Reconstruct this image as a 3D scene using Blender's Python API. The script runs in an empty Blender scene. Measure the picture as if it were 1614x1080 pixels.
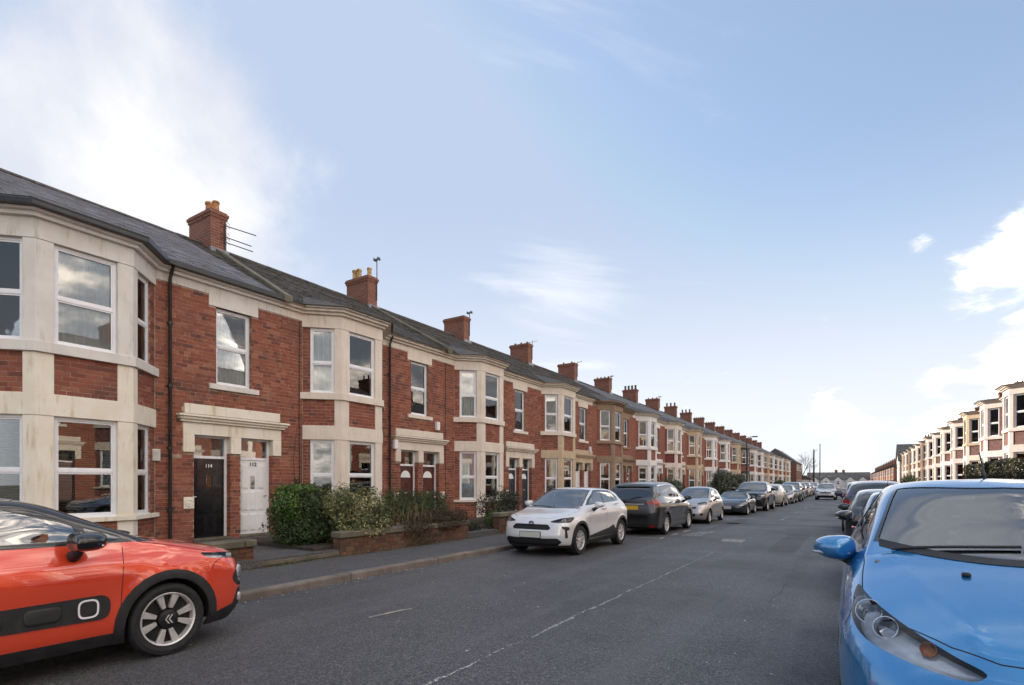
import bpy, bmesh, math, random
import numpy as np
from mathutils import Vector, Matrix
from mathutils.bvhtree import BVHTree
from mathutils.geometry import tessellate_polygon
R = math.radians
random.seed(7)
SC = bpy.context.scene
COL = SC.collection

# ------------------------------------------------------------------ camera
YAW = R(32.57)
cam_d = bpy.data.cameras.new('camera')
cam = bpy.data.objects.new('camera', cam_d)
COL.objects.link(cam)
cam.location = (0, 0, 1.62)
cam.rotation_euler = (R(90), 0, YAW)
cam_d.sensor_fit = 'HORIZONTAL'
cam_d.sensor_width = 36.0
cam_d.lens = 850 / 1614 * 36.0
cam_d.shift_y = 221 / 1614
cam_d.clip_start = 0.05
cam_d.clip_end = 6000
SC.camera = cam

# ------------------------------------------------------------------ sun, sky, exposure
SUN_EL = R(17.5)
SUN_H = Vector((-0.93, 0.37, 0)).normalized()      # horizontal direction towards the sun
SUN_V = (SUN_H * math.cos(SUN_EL) + Vector((0, 0, math.sin(SUN_EL)))).normalized()
sun_d = bpy.data.lights.new('sun', 'SUN')
sun_d.energy = 2.0
sun_d.angle = R(0.6)
sun_d.color = (1.0, 0.87, 0.72)
sun = bpy.data.objects.new('sun', sun_d)
COL.objects.link(sun)
sun.rotation_euler = SUN_V.to_track_quat('Z', 'Y').to_euler()
sun.location = (-60, 30, 60)

SC.view_settings.view_transform = 'Standard'
SC.view_settings.look = 'None'
SC.view_settings.gamma = 1.0
SC.view_settings.use_curve_mapping = False
SC.view_settings.exposure = 2.2
SC.cycles.max_bounces = 8
SC.cycles.transparent_max_bounces = 16
SC.cycles.glossy_bounces = 4
SC.cycles.diffuse_bounces = 4
SC.cycles.caustics_reflective = False
SC.cycles.caustics_refractive = False
SC.cycles.sample_clamp_indirect = 6.0


class NT:
    """small node-tree helper"""
    def __init__(self, tree):
        self.t = tree; self.n = tree.nodes; self.l = tree.links
    def add(self, typ, **kw):
        nd = self.n.new(typ)
        for k, v in kw.items():
            if k.startswith('i_'):
                key = k[2:]
                key = int(key) if key.isdigit() else key.replace('_', ' ')
                self.set(nd.inputs[key], v)
            else:
                setattr(nd, k, v)
        return nd
    def set(self, sock, v):
        if isinstance(v, bpy.types.NodeSocket):
            self.l.new(v, sock)
        elif isinstance(v, (tuple, list)) and len(v) == 3 and sock.type == 'RGBA':
            sock.default_value = (*v, 1)
        else:
            sock.default_value = v
    def math(self, op, a, b=None, c=None, clamp=False):
        nd = self.n.new('ShaderNodeMath'); nd.operation = op; nd.use_clamp = clamp
        for i, v in enumerate((a, b, c)):
            if v is not None: self.set(nd.inputs[i], v)
        return nd.outputs[0]
    def vmath(self, op, a, b=None):
        nd = self.n.new('ShaderNodeVectorMath'); nd.operation = op
        self.set(nd.inputs[0], a)
        if b is not None: self.set(nd.inputs[1], b)
        return nd.outputs['Value'] if op in ('DOT_PRODUCT', 'LENGTH', 'DISTANCE') else nd.outputs[0]
    def ss(self, x, a, b, lo=0.0, hi=1.0):
        nd = self.n.new('ShaderNodeMapRange'); nd.interpolation_type = 'SMOOTHSTEP'
        self.set(nd.inputs[0], x)
        nd.inputs[1].default_value = a; nd.inputs[2].default_value = b
        nd.inputs[3].default_value = lo; nd.inputs[4].default_value = hi
        return nd.outputs[0]
    def mix(self, f, a, b, mode='MIX'):
        nd = self.n.new('ShaderNodeMix'); nd.data_type = 'RGBA'; nd.blend_type = mode
        self.set(nd.inputs[0], f); self.set(nd.inputs[6], a); self.set(nd.inputs[7], b)
        return nd.outputs[2]
    def noise(self, vec, scale, detail=4, rough=0.55, dist=0.0, out=0):
        nd = self.n.new('ShaderNodeTexNoise')
        if vec is not None: self.l.new(vec, nd.inputs['Vector'])
        nd.inputs['Scale'].default_value = scale; nd.inputs['Detail'].default_value = detail
        nd.inputs['Roughness'].default_value = rough; nd.inputs['Distortion'].default_value = dist
        return nd.outputs[out]


def pix_dir(x, y):
    a = Vector((-math.sin(YAW), math.cos(YAW), 0)); r = Vector((math.cos(YAW), math.sin(YAW), 0))
    return (a + r * ((x - 807) / 850) + Vector((0, 0, (761 - y) / 850))).normalized()


world = bpy.data.worlds.new('World')
SC.world = world
world.use_nodes = True
W_ = NT(world.node_tree)
for nd in list(W_.n): W_.n.remove(nd)
sky = W_.add('ShaderNodeTexSky', sky_type='NISHITA', sun_disc=False)
sky.sun_elevation = SUN_EL
sky.sun_rotation = math.atan2(SUN_H.x, SUN_H.y)
sky.air_density = 1.0; sky.dust_density = 1.2; sky.ozone_density = 1.0; sky.altitude = 60
tc = W_.add('ShaderNodeTexCoord')
D = W_.vmath('NORMALIZE', tc.outputs['Generated'])
sep = W_.add('ShaderNodeSeparateXYZ'); W_.l.new(D, sep.inputs[0])
dz = sep.outputs[2]
# plane-projected coordinates for the high thin cloud
den = W_.math('ADD', W_.math('MAXIMUM', dz, 0.0), 0.22)
cmb = W_.add('ShaderNodeCombineXYZ')
W_.set(cmb.inputs[0], W_.math('DIVIDE', sep.outputs[0], den))
W_.set(cmb.inputs[1], W_.math('DIVIDE', sep.outputs[1], den))
cir_rot = W_.add('ShaderNodeMapping'); W_.l.new(cmb.outputs[0], cir_rot.inputs[0]); cir_rot.inputs['Rotation'].default_value = (0, 0, R(50))
cir_map = W_.add('ShaderNodeMapping'); W_.l.new(cir_rot.outputs[0], cir_map.inputs[0])
cir_map.inputs['Scale'].default_value = (1.7, 0.6, 1)
n_cir = W_.noise(cir_map.outputs[0], 1.6, 8, 0.6, 0.6)
def gauss(px, py, sharp):
    d = W_.vmath('DOT_PRODUCT', D, tuple(pix_dir(px, py)))
    return W_.math('POWER', W_.math('MAXIMUM', d, 0.0), sharp)
# bright cloud bank above the left-hand roofs (towards the sun), with a clear diagonal edge
bank = W_.math('ADD', W_.math('MULTIPLY', gauss(30, 240, 10), 0.46), W_.math('MULTIPLY', gauss(330, 300, 36), 0.30))
n_bank = W_.noise(D, 3.6, 9, 0.58, 0.3)
nb = W_.math('SUBTRACT', n_bank, 0.5)
f_bank = W_.ss(W_.math('ADD', bank, W_.math('MULTIPLY', nb, 0.75)), 0.36, 0.58)
n_core = W_.noise(cir_map.outputs[0], 2.3, 8, 0.6, 0.5)
core = W_.ss(W_.math('ADD', W_.math('MULTIPLY', gauss(250, 330, 34), 0.62), W_.math('MULTIPLY', W_.math('SUBTRACT', W_.noise(D, 4.2, 9, 0.60, 0.25), 0.5), 1.3)), 0.18, 0.85)
# thin wisps
wisp_area = W_.math('ADD', W_.math('MULTIPLY', gauss(860, 390, 120), 0.14), W_.math('MULTIPLY', gauss(900, 480, 160), 0.13))
wisp_area = W_.math('ADD', wisp_area, W_.ss(dz, 0.62, 0.92, 0, 0.22))
f_wisp = W_.ss(W_.math('ADD', wisp_area, n_cir), 0.60, 0.92, 0, 0.75)
# broken cumulus: low on the right in view, with unseen cover added on the side away from the sun
mp = W_.add('ShaderNodeMapping'); W_.l.new(D, mp.inputs[0]); mp.inputs['Scale'].default_value = (1, 1, 2.3)
n_cum = W_.noise(mp.outputs[0], 7.5, 9, 0.60, 0.25)
cum = W_.math('MULTIPLY', gauss(1590, 430, 300), 0.28)
for (px, py, s, k) in ((1612, 575, 900, .24), (1390, 545, 1500, .21), (1500, 470, 1500, .14), (1640, 350, 900, .20), (1470, 600, 2400, .17), (1480, 670, 900, .20),
                       (1330, 700, 900, .20), (1600, 660, 900, .18), (1300, 505, 6000, .22), (1455, 380, 6000, .18)):
    cum = W_.math('ADD', cum, W_.math('MULTIPLY', gauss(px, py, s), k + .04))
side = W_.ss(W_.vmath('DOT_PRODUCT', D, tuple(Vector((0.92, -0.05, 0.40)).normalized())), 0.33, 0.66, 0, 0.34)  # out-of-view cloud, thickened to brighten the left house fronts
hor = W_.math('MULTIPLY', W_.ss(dz, 0.24, 0.02), 0.17)
f_cum = W_.ss(W_.math('ADD', W_.math('ADD', W_.math('ADD', cum, side), hor), n_cum), 0.64, 0.94)
f_cum = W_.math('POWER', f_cum, 2.3)
# pale veil everywhere, stronger towards the horizon; it also hides the glare round the sun
veil = W_.math('ADD', 0.45, W_.math('MULTIPLY', W_.ss(dz, 0.60, 0.03), 0.40))
clear = W_.mix(1.0, sky.outputs[0], (2.4, 2.75, 3.4), 'DARKEN')
base = W_.mix(veil, clear, W_.mix(W_.ss(dz, 0.52, 0.03), (1.8, 2.35, 3.4), (4.1, 4.25, 4.5)))
c1 = W_.mix(f_wisp, base, (4.6, 4.65, 4.75))
c2 = W_.mix(f_bank, c1, (2.9, 3.1, 3.55))
c2 = W_.mix(W_.math('MULTIPLY', core, 0.95), c2, (4.6, 4.5, 4.4))
shade = W_.noise(mp.outputs[0], 13.0, 6, 0.6)
cumcol = W_.mix(W_.ss(shade, 0.36, 0.66), (4.6, 4.5, 4.6), (21.0, 18.2, 15.6))
c3 = W_.mix(f_cum, c2, cumcol)
bg = W_.add('ShaderNodeBackground'); W_.set(bg.inputs[0], c3); bg.inputs[1].default_value = 0.055
wo = W_.add('ShaderNodeOutputWorld'); W_.l.new(bg.outputs[0], wo.inputs[0])

# ------------------------------------------------------------------ materials
MATS = {}
def newmat(name):
    m = bpy.data.materials.new(name); m.use_nodes = True
    t = NT(m.node_tree)
    b = t.n['Principled BSDF']
    MATS[name] = m
    return m, t, b

def plain(name, col, rough=0.6, metal=0.0, var=0.12, scale=6.0, bump=0.0, bscale=None, coat=0.0, col2=None, spec=0.5, detail=5, obj_random=0.0):
    """procedural: colour broken up by noise, optional relief"""
    m, t, b = newmat(name)
    geo = t.add('ShaderNodeNewGeometry')
    n = t.noise(geo.outputs['Position'], scale, detail, 0.6)
    c2 = col2 if col2 else tuple(max(0, c * (1 - var * 2)) for c in col)
    c1 = col if col2 else tuple(min(1, c * (1 + var * .6)) for c in col)
    c = t.mix(t.ss(n, 0.32, 0.68), c2, c1)
    if obj_random:
        oi = t.add('ShaderNodeObjectInfo')
        f = t.math('ADD', 1 - obj_random / 2, t.math('MULTIPLY', oi.outputs['Random'], obj_random))
        hs = t.add('ShaderNodeHueSaturation'); t.set(hs.inputs['Value'], f); t.set(hs.inputs['Color'], c); c = hs.outputs[0]
    t.set(b.inputs['Base Color'], c)
    b.inputs['Roughness'].default_value = rough
    b.inputs['Metallic'].default_value = metal
    b.inputs['Coat Weight'].default_value = coat
    b.inputs['Coat Roughness'].default_value = 0.03
    b.inputs['Specular IOR Level'].default_value = spec
    if bump:
        bn = t.noise(geo.outputs['Position'], bscale or scale * 6, 4, 0.6)
        bp = t.add('ShaderNodeBump', i_Strength=bump, i_Distance=0.01); t.set(bp.inputs['Height'], bn)
        t.l.new(bp.outputs[0], b.inputs['Normal'])
    return m

def stained_stone(name, c_a, c_b, stain, rough=0.75, amount=0.5):
    """painted or bare sandstone with vertical run-off streaks and chips"""
    m, t, b = newmat(name)
    geo = t.add('ShaderNodeNewGeometry')
    n1 = t.noise(geo.outputs['Position'], 2.2, 6, 0.6)
    c = t.mix(t.ss(n1, 0.35, 0.65), c_a, c_b)
    mpn = t.add('ShaderNodeMapping'); t.l.new(geo.outputs['Position'], mpn.inputs[0]); mpn.inputs['Scale'].default_value = (7, 7, 0.9)
    n2 = t.noise(mpn.outputs[0], 1.4, 6, 0.65)
    n3 = t.noise(geo.outputs['Position'], 9.0, 7, 0.7)
    c = t.mix(t.math('MULTIPLY', t.ss(n2, 0.52, 0.75), amount), c, stain)
    c = t.mix(t.math('MULTIPLY', t.ss(n3, 0.66, 0.74), amount * .8), c, tuple(x * .55 for x in stain))
    t.set(b.inputs['Base Color'], c); b.inputs['Roughness'].default_value = rough
    bp = t.add('ShaderNodeBump', i_Strength=0.25, i_Distance=0.01); t.set(bp.inputs['Height'], t.noise(geo.outputs['Position'], 45, 5, 0.65))
    t.l.new(bp.outputs[0], b.inputs['Normal'])
    return m

BR_A, BR_B, BR_C, BR_D = (0.315, 0.092, 0.050), (0.225, 0.058, 0.035), (0.40, 0.165, 0.095), (0.09, 0.045, 0.038)
def brick_piece_mat(name, k=1.0, dark=0.0, tint=(1, 1, 1), moss=0.0):
    """for bricks that are geometry: each takes its own tone"""
    m, t, b = newmat(name)
    geo = t.add('ShaderNodeNewGeometry'); oi = t.add('ShaderNodeObjectInfo')
    at = t.add('ShaderNodeAttribute'); at.attribute_name = 'tone'
    f = t.math('FRACT', t.math('ADD', at.outputs['Fac'], oi.outputs['Random']))
    rp = t.add('ShaderNodeValToRGB'); t.set(rp.inputs[0], f)
    e = rp.color_ramp.elements
    mul = lambda c: (c[0] * k * tint[0], c[1] * k * tint[1], c[2] * k * tint[2], 1)
    e[0].position = 0.0; e[0].color = mul(BR_B); e[1].position = 1.0; e[1].color = mul(BR_C)
    for p, c in ((0.10 + dark, BR_D), (0.13 + dark, BR_B), (0.45, BR_A), (0.85, (.33, .112, .066)), (0.94, BR_C)):
        q = e.new(p); q.color = mul(c)
    n = t.noise(geo.outputs['Position'], 26, 6, 0.65)
    c = t.mix(t.ss(n, 0.3, 0.75), t.mix(0.5, rp.outputs[0], (0.14, 0.05, 0.035)), rp.outputs[0])
    n2 = t.noise(geo.outputs['Position'], 1.1, 4, 0.6)
    c = t.mix(t.math('MULTIPLY', t.ss(n2, 0.46, 0.72), 0.55), c, (0.13, 0.052, 0.038))
    n4 = t.noise(geo.outputs['Position'], 7.0, 6, 0.7)
    c = t.mix(t.math('MULTIPLY', t.ss(n4, 0.66, 0.8), 0.4), c, (0.5, 0.36, 0.27))
    if moss: c = t.mix(t.math('MULTIPLY', t.ss(t.noise(geo.outputs['Position'], 4.0, 6, 0.7), 0.42, 0.66), moss), c, (0.075, 0.07, 0.035))
    t.set(b.inputs['Base Color'], c); b.inputs['Roughness'].default_value = 0.85
    bp = t.add('ShaderNodeBump', i_Strength=0.5, i_Distance=0.006); t.set(bp.inputs['Height'], t.noise(geo.outputs['Position'], 60, 4, 0.6))
    t.l.new(bp.outputs[0], b.inputs['Normal'])
    return m

def brick_sheet_mat(name, k=1.0, mort=(0.46, 0.35, 0.27), tint=(1, 1, 1)):
    """for walls too far away to tell the bricks apart"""
    m, t, b = newmat(name)
    uv = t.add('ShaderNodeUVMap'); geo = t.add('ShaderNodeNewGeometry')
    br = t.add('ShaderNodeTexBrick'); t.l.new(uv.outputs[0], br.inputs['Vector'])
    br.offset = 0.5
    cc = lambda c: (c[0] * k * tint[0], c[1] * k * tint[1], c[2] * k * tint[2], 1)
    br.inputs['Color1'].default_value = cc(BR_A); br.inputs['Color2'].default_value = cc(BR_B); br.inputs['Mortar'].default_value = (*mort, 1)
    br.inputs['Scale'].default_value = 1.0; br.inputs['Mortar Size'].default_value = 0.006; br.inputs['Mortar Smooth'].default_value = 0.3
    br.inputs['Bias'].default_value = -0.1; br.inputs['Brick Width'].default_value = 0.25; br.inputs['Row Height'].default_value = 0.0912
    n = t.noise(geo.outputs['Position'], 1.3, 6, 0.65)
    c = t.mix(t.math('MULTIPLY', t.ss(n, 0.42, 0.72), 0.45), br.outputs[0], (0.13, 0.055, 0.042))
    n2 = t.noise(geo.outputs['Position'], 22, 4, 0.6)
    c = t.mix(t.math('MULTIPLY', t.ss(n2, 0.35, 0.7), 0.3), c, (0.17, 0.06, 0.04))
    t.set(b.inputs['Base Color'], c); b.inputs['Roughness'].default_value = 0.85
    bp = t.add('ShaderNodeBump', i_Strength=0.6, i_Distance=0.008, invert=True); t.set(bp.inputs['Height'], br.outputs['Fac'])
    t.l.new(bp.outputs[0], b.inputs['Normal'])
    return m

def slate_mat(name, c1, c2, w, h, rough, moss=0.3):
    m, t, b = newmat(name)
    uv = t.add('ShaderNodeUVMap'); geo = t.add('ShaderNodeNewGeometry')
    br = t.add('ShaderNodeTexBrick'); t.l.new(uv.outputs[0], br.inputs['Vector'])
    br.inputs['Color1'].default_value = (*c1, 1); br.inputs['Color2'].default_value = (*c2, 1); br.inputs['Mortar'].default_value = (*(x * .35 for x in c2), 1)
    br.inputs['Scale'].default_value = 1.0; br.inputs['Mortar Size'].default_value = 0.006; br.inputs['Mortar Smooth'].default_value = 0.2
    br.inputs['Brick Width'].default_value = w; br.inputs['Row Height'].default_value = h
    n = t.noise(geo.outputs['Position'], 1.6, 7, 0.68)
    c = t.mix(t.math('MULTIPLY', t.ss(n, 0.5, 0.72), moss), br.outputs[0], (0.11, 0.10, 0.07))
    n2 = t.noise(geo.outputs['Position'], 14, 5, 0.6)
    c = t.mix(t.math('MULTIPLY', t.ss(n2, 0.45, 0.75), .35), c, tuple(x * .55 for x in c2))
    t.set(b.inputs['Base Color'], c); b.inputs['Roughness'].default_value = rough
    bp = t.add('ShaderNodeBump', i_Strength=0.5, i_Distance=0.01, invert=True); t.set(bp.inputs['Height'], br.outputs['Fac'])
    t.l.new(bp.outputs[0], b.inputs['Normal'])
    return m

def glass_mat(name, tint=(0.75, 0.8, 0.8), ior=1.9, wav=0.0, refl=(1, 1, 1), wscale=1.6):
    m, t, b = newmat(name)
    t.n.remove(b)
    geo = t.add('ShaderNodeNewGeometry')
    tr = t.add('ShaderNodeBsdfTransparent'); t.set(tr.inputs[0], tint)
    gl = t.add('ShaderNodeBsdfGlossy'); gl.inputs['Roughness'].default_value = 0.01; t.set(gl.inputs[0], refl)
    fr = t.add('ShaderNodeFresnel'); fr.inputs['IOR'].default_value = ior
    if wav:
        bp = t.add('ShaderNodeBump', i_Strength=wav, i_Distance=0.05); t.set(bp.inputs['Height'], t.noise(geo.outputs['Position'], wscale, 2, 0.5))
        t.l.new(bp.outputs[0], gl.inputs['Normal'])
    mx = t.add('ShaderNodeMixShader')
    t.l.new(fr.outputs[0], mx.inputs[0]); t.l.new(tr.outputs[0], mx.inputs[1]); t.l.new(gl.outputs[0], mx.inputs[2])
    t.l.new(mx.outputs[0], t.n['Material Output'].inputs[0])
    return m

def paint(name, col, metal=0.25, rough=0.38, flake=0.06, dirt=0.10):
    m, t, b = newmat(name)
    geo = t.add('ShaderNodeNewGeometry')
    n = t.noise(geo.outputs['Position'], 900, 2, 0.5)
    n2 = t.noise(geo.outputs['Position'], 3.0, 5, 0.6)
    c = t.mix(t.math('MULTIPLY', t.ss(n, 0.4, 0.6), flake), col, tuple(min(1, x * 1.6 + .02) for x in col))
    c = t.mix(t.math('MULTIPLY', t.ss(n2, 0.45, 0.8), dirt), c, (0.16, 0.14, 0.12))
    t.set(b.inputs['Base Color'], c)
    b.inputs['Metallic'].default_value = metal; b.inputs['Roughness'].default_value = rough
    b.inputs['Coat Weight'].default_value = 1.0; b.inputs['Coat IOR'].default_value = 1.85
    t.set(b.inputs['Coat Roughness'], t.ss(n2, 0.3, 0.8, 0.02, 0.07))
    return m

def leaf_mat(name, cols, trans=0.25, rough=0.5):
    m, t, b = newmat(name)
    at = t.add('ShaderNodeAttribute'); at.attribute_name = 'tone'
    rp = t.add('ShaderNodeValToRGB'); t.set(rp.inputs[0], at.outputs['Fac'])
    e = rp.color_ramp.elements
    n = len(cols)
    e[0].position = 0; e[0].color = (*cols[0], 1); e[1].position = 1; e[1].color = (*cols[-1], 1)
    for i in range(1, n - 1):
        q = e.new(i / (n - 1)); q.color = (*cols[i], 1)
    t.set(b.inputs['Base Color'], rp.outputs[0]); b.inputs['Roughness'].default_value = rough
    tl = t.add('ShaderNodeBsdfTranslucent'); t.set(tl.inputs[0], rp.outputs[0])
    mx = t.add('ShaderNodeMixShader'); mx.inputs[0].default_value = trans
    t.l.new(b.outputs[0], mx.inputs[1]); t.l.new(tl.outputs[0], mx.inputs[2]); t.l.new(mx.outputs[0], t.n['Material Output'].inputs[0])
    return m

brick_piece_mat('brick_piece', 0.95); brick_piece_mat('brick_dark', 0.55, 0.2, (.85, 1.25, 1.2), .75)
brick_sheet_mat('brick_sheet', 0.86, (0.40, 0.30, 0.23)); brick_sheet_mat('brick_chimney', 0.72, (0.34, 0.27, 0.22), (.92, 1.15, 1.2)); brick_sheet_mat('brick_brown', 0.8, (0.3, 0.22, 0.17), (0.72, 1.25, 1.4))
brick_sheet_mat('brick_buff', 1.15, (0.4, 0.32, 0.24), (1.0, 1.9, 2.2))
plain('mortar', (0.42, 0.31, 0.23), 0.95, var=0.25, scale=9, bump=0.5, bscale=70)
plain('mortar_dark', (0.16, 0.13, 0.10), 0.95, var=0.3, scale=9, bump=0.5, bscale=70)
stained_stone('stone_cream', (0.74, 0.68, 0.55), (0.80, 0.75, 0.64), (0.45, 0.33, 0.17), amount=0.7)
stained_stone('stone_pale', (0.63, 0.60, 0.55), (0.70, 0.67, 0.62), (0.34, 0.28, 0.20), amount=0.6)
stained_stone('stone_beige', (0.68, 0.60, 0.50), (0.74, 0.66, 0.56), (0.38, 0.30, 0.22), amount=0.55)
stained_stone('stone_tan', (0.50, 0.38, 0.25), (0.57, 0.45, 0.31), (0.30, 0.21, 0.13), amount=0.4)
stained_stone('stone_brown', (0.24, 0.165, 0.105), (0.30, 0.21, 0.135), (0.10, 0.075, 0.055), amount=0.6)
stained_stone('stone_white', (0.72, 0.70, 0.66), (0.78, 0.76, 0.73), (0.50, 0.46, 0.40), amount=0.3)
stained_stone('stone_dark', (0.045, 0.045, 0.05), (0.06, 0.06, 0.065), (0.09, 0.085, 0.08), amount=0.3)
stained_stone('stone_pinkish', (0.62, 0.55, 0.50), (0.70, 0.62, 0.56), (0.42, 0.34, 0.28), amount=0.3)
stained_stone('coping_stone', (0.10, 0.088, 0.062), (0.17, 0.15, 0.105), (0.09, 0.095, 0.05), amount=0.8, rough=0.9)
plain('cornice_paint', (0.70, 0.64, 0.55), 0.6, var=0.08, scale=5)
plain('upvc', (0.80, 0.81, 0.83), 0.32, var=0.03, scale=4)
glass_mat('glass_clean', (0.95, 0.97, 0.97), 1.85, 0.010)
glass_mat('glass_wavy', (0.95, 0.97, 0.96), 1.85, 0.012)
slate_mat('slate_new', (0.27, 0.285, 0.325), (0.20, 0.215, 0.25), 0.30, 0.125, 0.36, 0.1)
slate_mat('slate_old', (0.125, 0.118, 0.11), (0.06, 0.06, 0.06), 0.28, 0.14, 0.65, 0.35)
plain('ridge_tile', (0.10, 0.085, 0.075), 0.85, var=0.3, scale=8, bump=0.3, obj_random=0.5)
plain('gutter_black', (0.02, 0.02, 0.023), 0.35, var=0.3, scale=3)
plain('lead', (0.25, 0.26, 0.28), 0.55, var=0.2, scale=5)
plain('pot_terracotta', (0.45, 0.21, 0.09), 0.85, var=0.2, scale=10, bump=0.2)
plain('pot_buff', (0.46, 0.32, 0.15), 0.85, var=0.25, scale=9, bump=0.2)
plain('pot_dark', (0.10, 0.075, 0.06), 0.85, var=0.3, scale=9)
plain('aerial_metal', (0.10, 0.10, 0.10), 0.5, 0.7, var=0.2)
plain('door_black', (0.010, 0.010, 0.012), 0.22, var=0.2, scale=3, coat=0.4)
plain('door_white', (0.78, 0.77, 0.76), 0.35, var=0.04, scale=3)
plain('door_red', (0.085, 0.02, 0.012), 0.4, var=0.25, scale=4)
plain('door_navy', (0.03, 0.035, 0.055), 0.35, var=0.2, scale=4)
plain('chrome', (0.72, 0.72, 0.73), 0.12, 1.0, var=0.03)
plain('number_black', (0.02, 0.02, 0.02), 0.5, var=0.1)
plain('number_white', (0.82, 0.82, 0.80), 0.4, var=0.03)
plain('curtain_pale', (0.78, 0.79, 0.80), 0.9, var=0.08, scale=3)
plain('curtain_brown', (0.16, 0.125, 0.09), 0.9, var=0.2, scale=3)
plain('curtain_cream', (0.70, 0.62, 0.48), 0.9, var=0.1, scale=3)
plain('blind_grey', (0.45, 0.41, 0.36), 0.8, var=0.1, scale=3)
plain('dim_room_sheet', (0.16, 0.14, 0.12), 0.9, var=0.3, scale=2)  # dark colour stands in for the dimness of the room
plain('panel_red', (0.16, 0.025, 0.025), 0.7, var=0.15, scale=3)
plain('panel_brown', (0.20, 0.10, 0.085), 0.8, var=0.2, scale=6, bump=0.3)
plain('meter_box', (0.70, 0.68, 0.62), 0.5, var=0.06, scale=4)
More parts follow.
